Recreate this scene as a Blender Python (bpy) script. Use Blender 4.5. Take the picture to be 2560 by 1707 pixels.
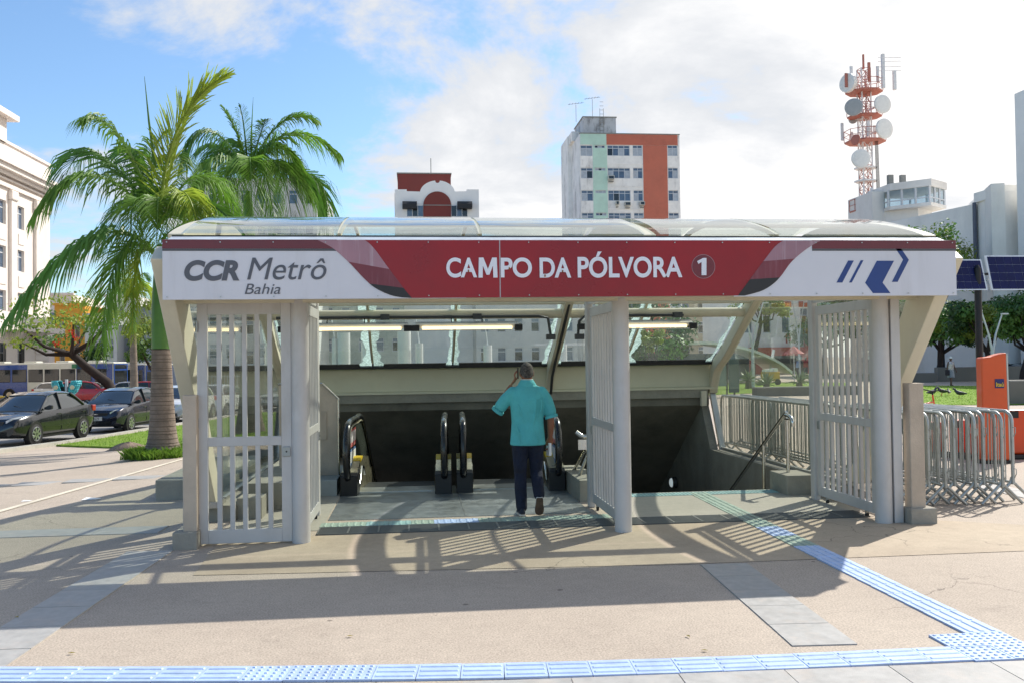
import bpy, bmesh, math, random
from mathutils import Vector, Matrix, Euler
S = bpy.context.scene
for o in list(bpy.data.objects): bpy.data.objects.remove(o)
COL = S.collection
PI = math.pi
RND = random.Random(7)

# ------------------------------------------------------------------ camera
CAM_H, FPX, PITCH, YAW, ROLL = 1.8, 2258.8, .0206, .1076, .0131
def ray(px, py):
    """direction of a photograph pixel (2560 x 1707)"""
    u, v = px-1280, py-853.5
    cr, sr = math.cos(ROLL), math.sin(ROLL)
    u, v = u*cr-v*sr, u*sr+v*cr
    X, Y, Z = u/FPX, -v/FPX, 1.0
    cp, sp = math.cos(PITCH), math.sin(PITCH)
    Z, Y = Z*cp-Y*sp, Z*sp+Y*cp
    c, s = math.cos(YAW), math.sin(YAW)
    return Vector((X*c+Z*s, -X*s+Z*c, Y))
def on_y(px, py, y):
    d = ray(px, py); return Vector((0, 0, CAM_H))+d*(y/d.y)
def on_x(px, py, x):
    d = ray(px, py); return Vector((0, 0, CAM_H))+d*(x/d.x)
def on_z(px, py, z=0.0):
    d = ray(px, py); return Vector((0, 0, CAM_H))+d*((z-CAM_H)/d.z)
cam_d = bpy.data.cameras.new('camera'); cam = bpy.data.objects.new('camera', cam_d); COL.objects.link(cam)
fw = ray(1280, 853.5).normalized()
rt = (ray(1281, 853.5)-ray(1279, 853.5)).normalized()
up = rt.cross(fw).normalized()
cam.matrix_world = Matrix(((rt.x, up.x, -fw.x, 0), (rt.y, up.y, -fw.y, 0), (rt.z, up.z, -fw.z, CAM_H), (0, 0, 0, 1)))
cam_d.sensor_width = 36; cam_d.lens = FPX/2560*36; cam_d.clip_end = 3000; cam_d.clip_start = .05
S.camera = cam
S.render.resolution_x, S.render.resolution_y = 1024, 682
S.render.engine = 'CYCLES'
S.cycles.max_bounces = 10; S.cycles.transparent_max_bounces = 24
S.cycles.caustics_reflective = False; S.cycles.caustics_refractive = False

# ------------------------------------------------------------------ sky, sun, exposure
SUN_AZ, SUN_EL = math.radians(50.8), math.radians(42.6)
W = bpy.data.worlds.new('World'); S.world = W; W.use_nodes = True
nt = W.node_tree; nt.nodes.clear()
def N(t, kind, **kw):
    n = t.nodes.new(kind)
    for k, v in kw.items():
        if hasattr(n, k): setattr(n, k, v)
        else: n.inputs[k].default_value = v
    return n
def mth(t, op, a, b=None, clamp=False):
    n = t.nodes.new('ShaderNodeMath'); n.operation = op; n.use_clamp = clamp
    for i, x in enumerate((a, b)):
        if x is None: continue
        if isinstance(x, (int, float)): n.inputs[i].default_value = x
        else: t.links.new(x, n.inputs[i])
    return n.outputs[0]
def ramp(t, fac, lo, hi, a=0., b=1.):
    n = t.nodes.new('ShaderNodeMapRange'); n.interpolation_type = 'SMOOTHSTEP'
    n.inputs[1].default_value = lo; n.inputs[2].default_value = hi; n.inputs[3].default_value = a; n.inputs[4].default_value = b
    t.links.new(fac, n.inputs[0]); return n.outputs[0]
sky = N(nt, 'ShaderNodeTexSky'); sky.sky_type = 'NISHITA'; sky.sun_disc = False
sky.sun_elevation = SUN_EL; sky.sun_rotation = SUN_AZ; sky.air_density = 1.0; sky.dust_density = .5; sky.ozone_density = 1.2
tint = N(nt, 'ShaderNodeMix', data_type='RGBA', blend_type='MULTIPLY'); tint.inputs[0].default_value = 1; tint.inputs[7].default_value = (.86, 1.02, 1.14, 1)
nt.links.new(sky.outputs[0], tint.inputs[6]); bg1 = N(nt, 'ShaderNodeBackground', Strength=.15); nt.links.new(tint.outputs[2], bg1.inputs[0])
tc = N(nt, 'ShaderNodeTexCoord'); sep = N(nt, 'ShaderNodeSeparateXYZ'); nt.links.new(tc.outputs['Generated'], sep.inputs[0])
zz = mth(nt, 'ADD', mth(nt, 'MAXIMUM', sep.outputs[2], 0.), .22)
cx_, cy_ = mth(nt, 'DIVIDE', sep.outputs[0], zz), mth(nt, 'DIVIDE', sep.outputs[1], zz)
cv = N(nt, 'ShaderNodeCombineXYZ'); nt.links.new(cx_, cv.inputs[0]); nt.links.new(cy_, cv.inputs[1])
cv.inputs[2].default_value = 3.7
cn = N(nt, 'ShaderNodeTexNoise', Scale=1.35, Detail=9., Roughness=.58, Lacunarity=2.1, Distortion=.25); nt.links.new(cv.outputs[0], cn.inputs['Vector'])
cn2 = N(nt, 'ShaderNodeTexNoise', Scale=.55, Detail=4., Roughness=.5); nt.links.new(cv.outputs[0], cn2.inputs['Vector'])
# cumulus thickens towards the sun's side of the sky
side = mth(nt, 'ADD', mth(nt, 'MULTIPLY', sep.outputs[0], math.sin(SUN_AZ)), mth(nt, 'MULTIPLY', sep.outputs[1], .25))
dens = mth(nt, 'ADD', mth(nt, 'ADD', cn.outputs[0], mth(nt, 'MULTIPLY', side, .58)), mth(nt, 'MULTIPLY', cn2.outputs[0], .35))
cov = ramp(nt, dens, .715, .83)
thick = ramp(nt, dens, .78, 1.05)
ccol = N(nt, 'ShaderNodeMix', data_type='RGBA'); nt.links.new(thick, ccol.inputs[0])
ccol.inputs[6].default_value = (.92, .95, 1., 1); ccol.inputs[7].default_value = (1., .985, .97, 1)
cs = mth(nt, 'ADD', .76, mth(nt, 'MULTIPLY', thick, .26))
bg2 = N(nt, 'ShaderNodeBackground'); nt.links.new(ccol.outputs[2], bg2.inputs[0]); nt.links.new(cs, bg2.inputs[1])
mixw = N(nt, 'ShaderNodeMixShader'); nt.links.new(cov, mixw.inputs[0]); nt.links.new(bg1.outputs[0], mixw.inputs[1]); nt.links.new(bg2.outputs[0], mixw.inputs[2])
wo = N(nt, 'ShaderNodeOutputWorld'); nt.links.new(mixw.outputs[0], wo.inputs[0])

sun_d = bpy.data.lights.new('sun', 'SUN'); sun_d.energy = 5.0; sun_d.angle = math.radians(.53); sun_d.color = (1, .955, .88)
sun = bpy.data.objects.new('sun', sun_d); COL.objects.link(sun)
tosun = Vector((math.sin(SUN_AZ)*math.cos(SUN_EL), math.cos(SUN_AZ)*math.cos(SUN_EL), math.sin(SUN_EL)))
sun.rotation_euler = tosun.to_track_quat('Z', 'Y').to_euler(); sun.location = (20, 20, 40)
S.view_settings.view_transform = 'Standard'; S.view_settings.look = 'None'; S.view_settings.gamma = 1
S.view_settings.use_curve_mapping = False
S.view_settings.exposure = .17

# ------------------------------------------------------------------ materials
def lin(h):
    h = h.lstrip('#'); r = []
    for i in (0, 2, 4):
        c = int(h[i:i+2], 16)/255
        r.append(c/12.92 if c <= .04045 else ((c+.055)/1.055)**2.4)
    return tuple(r)
def M(name, col, rough=.6, metal=0., var=.12, scale=3., bump=0., bscale=60., spec=.5, coat=0., emis=0., stain=0., sscale=1.2, scol=None, streak=0., trans=0.):
    m = bpy.data.materials.new(name); m.use_nodes = True; t = m.node_tree; b = t.nodes['Principled BSDF']
    c = lin(col) if isinstance(col, str) else col
    b.inputs['Roughness'].default_value = rough; b.inputs['Metallic'].default_value = metal
    b.inputs['Specular IOR Level'].default_value = spec; b.inputs['Coat Weight'].default_value = coat
    b.inputs['Coat Roughness'].default_value = .03
    if emis: b.inputs['Emission Color'].default_value = (*c, 1); b.inputs['Emission Strength'].default_value = emis
    tcn = N(t, 'ShaderNodeTexCoord'); oi = N(t, 'ShaderNodeObjectInfo')
    va = N(t, 'ShaderNodeVectorMath', operation='ADD'); t.links.new(tcn.outputs['Object'], va.inputs[0])
    sc = N(t, 'ShaderNodeVectorMath', operation='SCALE'); sc.inputs[0].default_value = (37., 91., 53.); t.links.new(oi.outputs['Random'], sc.inputs['Scale'])
    t.links.new(sc.outputs[0], va.inputs[1]); vec = va.outputs[0]
    n1 = N(t, 'ShaderNodeTexNoise', Scale=scale, Detail=6., Roughness=.62); t.links.new(vec, n1.inputs['Vector'])
    f = ramp(t, n1.outputs[0], .25, .75, 1-var, 1+var)
    hs = mth(t, 'ADD', f, mth(t, 'MULTIPLY', mth(t, 'SUBTRACT', oi.outputs['Random'], .5), var*.8))
    mul = N(t, 'ShaderNodeMix', data_type='RGBA', blend_type='MULTIPLY'); mul.inputs[0].default_value = 1
    mul.inputs[6].default_value = (*c, 1); cc = N(t, 'ShaderNodeCombineColor'); [t.links.new(hs, cc.inputs[i]) for i in range(3)]
    t.links.new(cc.outputs[0], mul.inputs[7]); out = mul.outputs[2]
    if stain:
        n2 = N(t, 'ShaderNodeTexNoise', Scale=sscale, Detail=8., Roughness=.7)
        if streak:
            mp = N(t, 'ShaderNodeMapping'); mp.inputs['Scale'].default_value = (1, 1, streak); t.links.new(vec, mp.inputs[0]); t.links.new(mp.outputs[0], n2.inputs['Vector'])
        else: t.links.new(vec, n2.inputs['Vector'])
        mx = N(t, 'ShaderNodeMix', data_type='RGBA'); t.links.new(ramp(t, n2.outputs[0], .48, .72, 0, stain), mx.inputs[0])
        t.links.new(out, mx.inputs[6]); mx.inputs[7].default_value = (*(lin(scol) if scol else tuple(x*.35 for x in c)), 1); out = mx.outputs[2]
    t.links.new(out, b.inputs['Base Color'])
    t.links.new(ramp(t, n1.outputs[0], .2, .8, max(.02, rough-.08), min(1, rough+.1)), b.inputs['Roughness'])
    if bump:
        n3 = N(t, 'ShaderNodeTexNoise', Scale=bscale, Detail=4.); t.links.new(vec, n3.inputs['Vector'])
        bp = N(t, 'ShaderNodeBump', Strength=bump, Distance=.02); t.links.new(n3.outputs[0], bp.inputs['Height']); t.links.new(bp.outputs[0], b.inputs['Normal'])
    if trans:
        tr = N(t, 'ShaderNodeBsdfTranslucent'); t.links.new(out, tr.inputs[0]); ms = N(t, 'ShaderNodeMixShader'); ms.inputs[0].default_value = trans
        t.links.new(b.outputs[0], ms.inputs[1]); t.links.new(tr.outputs[0], ms.inputs[2]); t.links.new(ms.outputs[0], t.nodes['Material Output'].inputs[0])
    return m
def glass(name, tint, ior=1.45, dust_sheen=0., dcol=(.6, .63, .6), rough=0., ripple=0.):
    m = bpy.data.materials.new(name); m.use_nodes = True; t = m.node_tree; t.nodes.clear()
    o = N(t, 'ShaderNodeOutputMaterial'); tr = N(t, 'ShaderNodeBsdfTransparent'); tr.inputs[0].default_value = (*tint, 1)
    gl = N(t, 'ShaderNodeBsdfGlossy'); gl.inputs['Roughness'].default_value = rough; gl.inputs[0].default_value = (1, 1, 1, 1)
    lw = N(t, 'ShaderNodeLayerWeight', Blend=.5); f0 = ((ior-1)/(ior+1))**2*1.8; ms = N(t, 'ShaderNodeMixShader')
    if ripple:
        tcn = N(t, 'ShaderNodeTexCoord'); nn = N(t, 'ShaderNodeTexNoise', Scale=1.3, Detail=2.); t.links.new(tcn.outputs['Object'], nn.inputs['Vector'])
        bp = N(t, 'ShaderNodeBump', Strength=ripple, Distance=.05); t.links.new(nn.outputs[0], bp.inputs['Height']); t.links.new(bp.outputs[0], gl.inputs['Normal'])
    t.links.new(mth(t, 'ADD', f0, mth(t, 'MULTIPLY', mth(t, 'POWER', lw.outputs['Facing'], 4.5), 1-f0)), ms.inputs[0]); t.links.new(tr.outputs[0], ms.inputs[1]); t.links.new(gl.outputs[0], ms.inputs[2]); last = ms.outputs[0]
    if dust_sheen:
        df = N(t, 'ShaderNodeBsdfDiffuse'); df.inputs[0].default_value = (*dcol, 1); tl = N(t, 'ShaderNodeBsdfTranslucent'); tl.inputs[0].default_value = (*dcol, 1)
        ad = N(t, 'ShaderNodeMixShader'); ad.inputs[0].default_value = .5; t.links.new(df.outputs[0], ad.inputs[1]); t.links.new(tl.outputs[0], ad.inputs[2])
        tcn = N(t, 'ShaderNodeTexCoord'); nn = N(t, 'ShaderNodeTexNoise', Scale=1.7, Detail=7., Roughness=.7); t.links.new(tcn.outputs['Object'], nn.inputs['Vector'])
        m2 = N(t, 'ShaderNodeMixShader'); t.links.new(ramp(t, nn.outputs[0], .35, .75, dust_sheen*.35, dust_sheen), m2.inputs[0]); t.links.new(last, m2.inputs[1]); t.links.new(ad.outputs[0], m2.inputs[2]); last = m2.outputs[0]
    t.links.new(last, o.inputs[0]); return m

# ------------------------------------------------------------------ mesh helpers
class MB:
    def __init__(s): s.v = []; s.f = []; s.mi = []; s.cur = 0
    def add(s, vs, fs):
        n = len(s.v); s.v += [tuple(v) for v in vs]; s.f += [tuple(i+n for i in f) for f in fs]; s.mi += [s.cur]*len(fs); return s
    def box(s, x0, x1, y0, y1, z0, z1):
        return s.add([(x0,y0,z0),(x1,y0,z0),(x1,y1,z0),(x0,y1,z0),(x0,y0,z1),(x1,y0,z1),(x1,y1,z1),(x0,y1,z1)],
                     [(0,3,2,1),(4,5,6,7),(0,1,5,4),(1,2,6,5),(2,3,7,6),(3,0,4,7)])
    def bar(s, p, q, w, h=None, upv=(0,0,1)):
        """box beam from p to q, section w x h"""
        p, q = Vector(p), Vector(q); d = (q-p).normalized(); h = h or w; u = Vector(upv)
        if abs(d.dot(u)) > .99: u = Vector((0,1,0))
        a = d.cross(u).normalized()*w/2; b = a.cross(d).normalized()*h/2
        vs = [p-a-b,p+a-b,p+a+b,p-a+b,q-a-b,q+a-b,q+a+b,q-a+b]
        return s.add(vs, [(0,3,2,1),(4,5,6,7),(0,1,5,4),(1,2,6,5),(2,3,7,6),(3,0,4,7)])
    def cyl(s, p, q, r, r2=None, n=16, caps=True):
        return s.tube([p, q], [r, r if r2 is None else r2], n, caps)
    def tube(s, pts, r, n=10, caps=True, squash=1., upv=(0,0,1)):
        pts = [Vector(p) for p in pts]; rs = r if isinstance(r, (list, tuple)) else [r]*len(pts)
        vs = []; fs = []; prev = None
        for i, p in enumerate(pts):
            d = (pts[min(i+1, len(pts)-1)]-pts[max(i-1, 0)]).normalized()
            if prev is None:
                u = Vector(upv); 
                if abs(d.dot(u)) > .95: u = Vector((0,1,0)) if abs(d.y) < .9 else Vector((1,0,0))
                a = d.cross(u).normalized()
            else:
                a = (prev-d*prev.dot(d)).normalized()
            b = d.cross(a); prev = a
            for k in range(n):
                t = 2*PI*k/n; vs.append(p+a*math.cos(t)*rs[i]+b*math.sin(t)*rs[i]*squash)
        for i in range(len(pts)-1):
            for k in range(n):
                fs.append((i*n+k, i*n+(k+1)%n, (i+1)*n+(k+1)%n, (i+1)*n+k))
        if caps: fs.append(tuple(reversed(range(n)))); fs.append(tuple(range((len(pts)-1)*n, len(pts)*n)))
        return s.add(vs, fs)
    def prism(s, poly, a, b, axis='x'):
        """extrude a 2D polygon; axis x: poly=(y,z), y: (x,z), z: (x,y)"""
        def P(u, v, w): return {'x': (w,u,v), 'y': (u,w,v), 'z': (u,v,w)}[axis]
        n = len(poly); vs = [P(u,v,a) for u,v in poly]+[P(u,v,b) for u,v in poly]
        fs = [tuple(reversed(range(n))), tuple(range(n, 2*n))]+[(i,(i+1)%n,n+(i+1)%n,n+i) for i in range(n)]
        return s.add(vs, fs)
    def lathe(s, prof, c=(0,0,0), n=20):
        """prof=(r,z) list, round z"""
        vs = []; fs = []
        for r, z in prof:
            for k in range(n): vs.append((c[0]+r*math.cos(2*PI*k/n), c[1]+r*math.sin(2*PI*k/n), c[2]+z))
        for i in range(len(prof)-1):
            for k in range(n): fs.append((i*n+k, i*n+(k+1)%n, (i+1)*n+(k+1)%n, (i+1)*n+k))
        fs.append(tuple(reversed(range(n)))); fs.append(tuple(range((len(prof)-1)*n, len(prof)*n)))
        return s.add(vs, fs)
    def loft(s, rings, cap=True):
        n = len(rings[0]); vs = [p for r in rings for p in r]; fs = []
        for i in range(len(rings)-1):
            for k in range(n): fs.append((i*n+k, i*n+(k+1)%n, (i+1)*n+(k+1)%n, (i+1)*n+k))
        if cap: fs.append(tuple(reversed(range(n)))); fs.append(tuple(range((len(rings)-1)*n, len(rings)*n)))
        return s.add(vs, fs)
    def quad(s, a, b, c, d): return s.add([a,b,c,d], [(0,1,2,3)])
    def sweep(s, path, w, d, x):
        """box section swept along a (y,z) path in the plane x: w across x, d in the plane"""
        n = len(path); vs = []; fs = []
        for i, p in enumerate(path):
            a = Vector(path[max(i-1,0)]); b = Vector(path[min(i+1,n-1)]); t = (b-a).normalized(); nn = Vector((-t.y, t.x))
            dd = d[i] if isinstance(d, (list, tuple)) else d
            o, q = Vector(p)+nn*dd/2, Vector(p)-nn*dd/2
            vs += [(x-w/2,o.x,o.y),(x+w/2,o.x,o.y),(x+w/2,q.x,q.y),(x-w/2,q.x,q.y)]
        for i in range(n-1):
            for k in range(4): fs.append((i*4+k, i*4+(k+1)%4, (i+1)*4+(k+1)%4, (i+1)*4+k))
        fs += [(3,2,1,0), ((n-1)*4,(n-1)*4+1,(n-1)*4+2,(n-1)*4+3)]
        return s.add(vs, fs)
    def mesh(s, name, mats, smooth=None):
        me = bpy.data.meshes.new(name); me.from_pydata(s.v, [], s.f); me.validate()
        for m in (mats if isinstance(mats, (list, tuple)) else [mats]): me.materials.append(m)
        if len(me.polygons) == len(s.mi): me.polygons.foreach_set('material_index', s.mi)
        bm = bmesh.new(); bm.from_mesh(me); bmesh.ops.recalc_face_normals(bm, faces=bm.faces); bm.to_mesh(me); bm.free()
        if smooth is not None:
            me.polygons.foreach_set('use_smooth', [True]*len(me.polygons)); me.set_sharp_from_angle(angle=math.radians(smooth))
        me.update(); return me
def root_of(o):
    while o.parent: o = o.parent
    return o
def link(name, me, parent=None, loc=None, rot=None):
    o = bpy.data.objects.new(name, me); COL.objects.link(o)
    if parent: o.parent = parent
    if loc is not None: o.location = loc
    if rot is not None: o.rotation_euler = rot
    return o
def part(name, mb, mat, parent, smooth=None, bevel=0., world=False, label=None, seg=2):
    if world:
        L = root_of(parent).location; mb.v = [(v[0]-L.x, v[1]-L.y, v[2]-L.z) for v in mb.v]
    o = link(name, mb.mesh(name, mat, smooth), parent)
    if bevel:
        bv = o.modifiers.new('bevel', 'BEVEL'); bv.width = bevel; bv.segments = seg; bv.limit_method = 'ANGLE'; bv.angle_limit = math.radians(40)
    if label: o['label'] = label
    return o
def tag(o, label, cat, group=None):
    o['label'] = label; o['category'] = cat
    if group: o['group'] = group
    return o
def thing(name, label, cat, loc=(0,0,0), rz=0, group=None):
    o = bpy.data.objects.new(name, None); COL.objects.link(o); o.empty_display_size = .2
    o.location = loc; o.rotation_euler = (0, 0, rz); return tag(o, label, cat, group)
def struct(name, mb, mat, smooth=None, parent=None):
    o = link(name, mb.mesh(name, mat, smooth), parent)
    if not parent: o['kind'] = 'structure'
    return o
def copy_tree(o, parent=None):
    c = o.copy(); COL.objects.link(c); c.parent = parent
    for ch in list(o.children): copy_tree(ch, c)
    return c
def dup(o, loc, rz, label=None, group=None, scale=None):
    c = copy_tree(o); c.location = loc; c.rotation_euler = (0, 0, rz)
    if label: c['label'] = label
    if group: c['group'] = group
    if scale: c.scale = (scale,)*3
    return c
def text_mesh(s, size, mat, shear=0., offset=0., depth=.004, space=1., name='lettering'):
    cu = bpy.data.curves.new(name, 'FONT'); cu.body = s; cu.size = size; cu.shear = shear; cu.offset = offset; cu.extrude = depth; cu.space_character = space
    cu.align_x = 'LEFT'; to = bpy.data.objects.new(name, cu); COL.objects.link(to)
    bpy.context.view_layer.update(); dg = bpy.context.evaluated_depsgraph_get()
    me = bpy.data.meshes.new_from_object(to.evaluated_get(dg)); bpy.data.objects.remove(to)
    me.materials.clear(); me.materials.append(mat); return me
def text_fit(parent, s, x0, x1, y, z0, z1, mat, shear=0., offset=0., name='lettering', depth=.004):
    """text on a wall facing -y, fitted to the box x0..x1, z0..z1 (parent-local)"""
    me = text_mesh(s, 1., mat, shear, offset, 1., name=name)
    xs = [v.co.x for v in me.vertices]; ys = [v.co.y for v in me.vertices]
    ax, bx, ay, by = min(xs), max(xs), min(ys), max(ys)
    for v in me.vertices:
        v.co = ((x0+(v.co.x-ax)/(bx-ax)*(x1-x0)), y-v.co.z*depth, z0+(v.co.y-ay)/(by-ay)*(z1-z0))
    me.update(); return link(name, me, parent)
def sstep(a, b, x):
    t = max(0., min(1., (x-a)/(b-a))); return t*t*(3-2*t)
EST, RST = Vector((.108, .994, 0)), Vector((.994, -.108, 0))     # along and across the street on the left
def st(a, b, z=0.):
    p = EST*a+RST*b; return Vector((p.x, p.y, z))
def gh(x, y):
    """ground height: the plaza is level, the street on the left runs gently downhill"""
    a, b = x*.108+y*.994, x*.994-y*.108
    return -(.026*min(19, max(0, a-8))+.011*max(0, a-27)+.03*max(0, a-76))*sstep(-4.5, -11, b)*(1-sstep(150, 220, a))
def cat_rom(pts, n=8):
    P = [Vector(p) for p in pts]; out = []
    for i in range(len(P)-1):
        a, b, c, d = P[max(i-1,0)], P[i], P[i+1], P[min(i+2,len(P)-1)]
        for k in range(n):
            t = k/n; out.append(.5*((2*b)+(c-a)*t+(2*a-5*b+4*c-d)*t*t+(3*b-a-3*c+d)*t**3))
    out.append(P[-1]); return out
# ------------------------------------------------------------------ ground and paving
def concrete(name, c1, c2, speck=.25, gum=.0, crack=0., rough=.8, bump=.25, spot='#6d625a'):
    m = bpy.data.materials.new(name); m.use_nodes = True; t = m.node_tree; b = t.nodes['Principled BSDF']; b.inputs['Roughness'].default_value = rough
    b.inputs['Specular IOR Level'].default_value = .35
    tcn = N(t, 'ShaderNodeTexCoord'); vec = tcn.outputs['Object']
    n1 = N(t, 'ShaderNodeTexNoise', Scale=.55, Detail=9., Roughness=.66, Distortion=.4); t.links.new(vec, n1.inputs['Vector'])
    mx = N(t, 'ShaderNodeMix', data_type='RGBA'); t.links.new(ramp(t, n1.outputs[0], .34, .68), mx.inputs[0]); mx.inputs[6].default_value = (*lin(c1), 1); mx.inputs[7].default_value = (*lin(c2), 1)
    n2 = N(t, 'ShaderNodeTexNoise', Scale=75., Detail=5., Roughness=.75); t.links.new(vec, n2.inputs['Vector'])
    n3 = N(t, 'ShaderNodeTexNoise', Scale=9., Detail=6., Roughness=.7); t.links.new(vec, n3.inputs['Vector'])
    f = mth(t, 'MULTIPLY', ramp(t, n2.outputs[0], .3, .7, 1-speck, 1+speck), ramp(t, n3.outputs[0], .25, .75, .93, 1.06))
    cc = N(t, 'ShaderNodeCombineColor'); [t.links.new(f, cc.inputs[i]) for i in range(3)]
    mul = N(t, 'ShaderNodeMix', data_type='RGBA', blend_type='MULTIPLY'); mul.inputs[0].default_value = 1
    t.links.new(mx.outputs[2], mul.inputs[6]); t.links.new(cc.outputs[0], mul.inputs[7]); out = mul.outputs[2]
    def over(fac, col):
        nonlocal out
        q = N(t, 'ShaderNodeMix', data_type='RGBA'); t.links.new(fac, q.inputs[0]); t.links.new(out, q.inputs[6]); q.inputs[7].default_value = (*lin(col), 1); out = q.outputs[2]
    nst = N(t, 'ShaderNodeTexNoise', Scale=1.6, Detail=8., Roughness=.72, Distortion=.6); t.links.new(vec, nst.inputs['Vector'])
    over(ramp(t, nst.outputs[0], .56, .74, 0, .30), spot)
    if gum:
        nz = N(t, 'ShaderNodeTexNoise', Scale=14., Detail=2.); t.links.new(vec, nz.inputs['Vector'])
        wv = N(t, 'ShaderNodeVectorMath', operation='SCALE'); wv.inputs['Scale'].default_value = .035; t.links.new(nz.outputs['Color'], wv.inputs[0])
        av = N(t, 'ShaderNodeVectorMath', operation='ADD'); t.links.new(vec, av.inputs[0]); t.links.new(wv.outputs[0], av.inputs[1])
        v1 = N(t, 'ShaderNodeTexVoronoi', Scale=2.3); t.links.new(av.outputs[0], v1.inputs['Vector'])
        sp = N(t, 'ShaderNodeSeparateColor'); t.links.new(v1.outputs['Color'], sp.inputs[0])
        rad = mth(t, 'MULTIPLY', sp.outputs[0], .075)
        over(mth(t, 'MULTIPLY', mth(t, 'LESS_THAN', v1.outputs['Distance'], rad), gum), spot)
        v3 = N(t, 'ShaderNodeTexVoronoi', Scale=21.); t.links.new(av.outputs[0], v3.inputs['Vector'])
        sp3 = N(t, 'ShaderNodeSeparateColor'); t.links.new(v3.outputs['Color'], sp3.inputs[0])
        over(mth(t, 'MULTIPLY', mth(t, 'LESS_THAN', v3.outputs['Distance'], mth(t, 'MULTIPLY', sp3.outputs[1], .12)), gum*.6), '#8b7a6c')
        over(mth(t, 'MULTIPLY', mth(t, 'MULTIPLY', mth(t, 'LESS_THAN', v3.outputs['Distance'], .1), mth(t, 'GREATER_THAN', sp3.outputs[2], .86)), .7), '#e8ddd0')
    if crack:
        v2 = N(t, 'ShaderNodeTexVoronoi', Scale=.42); v2.feature = 'DISTANCE_TO_EDGE'
        nw = N(t, 'ShaderNodeTexNoise', Scale=1.1, Detail=6.); t.links.new(vec, nw.inputs['Vector'])
        wv2 = N(t, 'ShaderNodeVectorMath', operation='SCALE'); wv2.inputs['Scale'].default_value = .9; t.links.new(nw.outputs['Color'], wv2.inputs[0])
        av2 = N(t, 'ShaderNodeVectorMath', operation='ADD'); t.links.new(vec, av2.inputs[0]); t.links.new(wv2.outputs[0], av2.inputs[1]); t.links.new(av2.outputs[0], v2.inputs['Vector'])
        line = mth(t, 'LESS_THAN', v2.outputs[0], .0022)
        n5 = N(t, 'ShaderNodeTexNoise', Scale=.35, Detail=2.); t.links.new(vec, n5.inputs['Vector'])
        over(mth(t, 'MULTIPLY', mth(t, 'MULTIPLY', line, ramp(t, n5.outputs[0], .5, .6)), crack), '#4e4640')
    t.links.new(out, b.inputs['Base Color'])
    bp = N(t, 'ShaderNodeBump', Strength=bump, Distance=.006); t.links.new(n2.outputs[0], bp.inputs['Height']); t.links.new(bp.outputs[0], b.inputs['Normal'])
    return m
M_PLAZA = concrete('plaza_concrete', '#afa192', '#b9ab9b', .34, .75, .55)
M_APRON = concrete('apron_concrete', '#aa9a86', '#bbab95', .1, .3, .5, spot='#7d7468')
M_INNER = concrete('inner_floor', '#a5a094', '#b0aa9d', .08, .25, 0, rough=.55)
M_GRANITE = M('granite_slab', '#a8a6a2', .55, var=.14, scale=5, bump=.15, bscale=90, stain=.35, sscale=3., scol='#c4b3a4')
M_ROAD = concrete('road_asphalt', '#8d8a86', '#9a968f', .2, .3, .4)
M_KERB = M('kerb_concrete', '#aaa79c', .85, var=.15, bump=.3)
M_GRASS = M('grass', '#86a538', .9, var=.3, scale=6, bump=.8, bscale=120, trans=.25)
M_BLADE = M('grass_blade', '#7b9f34', .7, var=.35, scale=9, trans=.4)
M_BLUE = M('tactile_blue', '#b2c7ea', .5, var=.09, scale=7, bump=.1, stain=.55, sscale=4., scol='#9aa7b8')
M_GREENLIT = M('tactile_greenlit', '#9aaea0', .55, var=.16, scale=6, bump=.1, stain=.35, sscale=5., scol='#a7ab98')  # blue tile; green cast of light through the roof glass put into colour
M_TEALLIT = M('tactile_teallit', '#8db0ae', .55, var=.12, scale=6, bump=.1)  # blue tile again, blue-green cast from the glass roof painted in
M_LINE = M('painted_line', '#ddd2bd', .7, var=.1, scale=4, stain=.3)
M_STEEL = M('landing_steel', '#9fa3a2', .38, .75, var=.12, scale=6, bump=.06, bscale=200, stain=.3, sscale=3.)
M_GRATE = M('grate_steel', '#767876', .5, .7, var=.1)
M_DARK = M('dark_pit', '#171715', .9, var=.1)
M_ALU = M('aluminium', '#b9bbb8', .35, .9, var=.05)

HX0, HX1, HX2, HX3 = -1.08, 2.06, 2.36, 5.2          # openings of the escalator pit and the stairwell
HY_E, HY_S, HY_B = 13.1, 11.88, 17.52
xs = sorted(set([-900,-400,-200,-120]+[-90+2*i for i in range(22)]+[-46+i for i in range(45)]+[HX0,HX1,HX2,HX3,-.2,.8,3,4,5.6,6.5,8,10,13,17,22,30,45,70,120,250,900]))
ys = sorted(set([-60,-20,-5,0,2,4,6,7,8,9,10,11,HY_S,12.5,HY_E,14,15,16,HY_B]+[18+i for i in range(64)]+[84+4*i for i in range(40)]+[260,330,450,700,1500]))
g = MB(); ix = {}
for i, x in enumerate(xs):
    for j, y in enumerate(ys): ix[i, j] = len(g.v); g.v.append((x, y, gh(x, y)))
for i in range(len(xs)-1):
    for j in range(len(ys)-1):
        mx_, my_ = (xs[i]+xs[i+1])/2, (ys[j]+ys[j+1])/2
        if HX0 < mx_ < HX1 and HY_E < my_ < HY_B: continue
        if HX2 < mx_ < HX3 and HY_S < my_ < HY_B: continue
        g.f.append((ix[i,j], ix[i+1,j], ix[i+1,j+1], ix[i,j+1])); g.mi.append(0)
GROUND = struct('plaza_ground', g, M_PLAZA)

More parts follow.
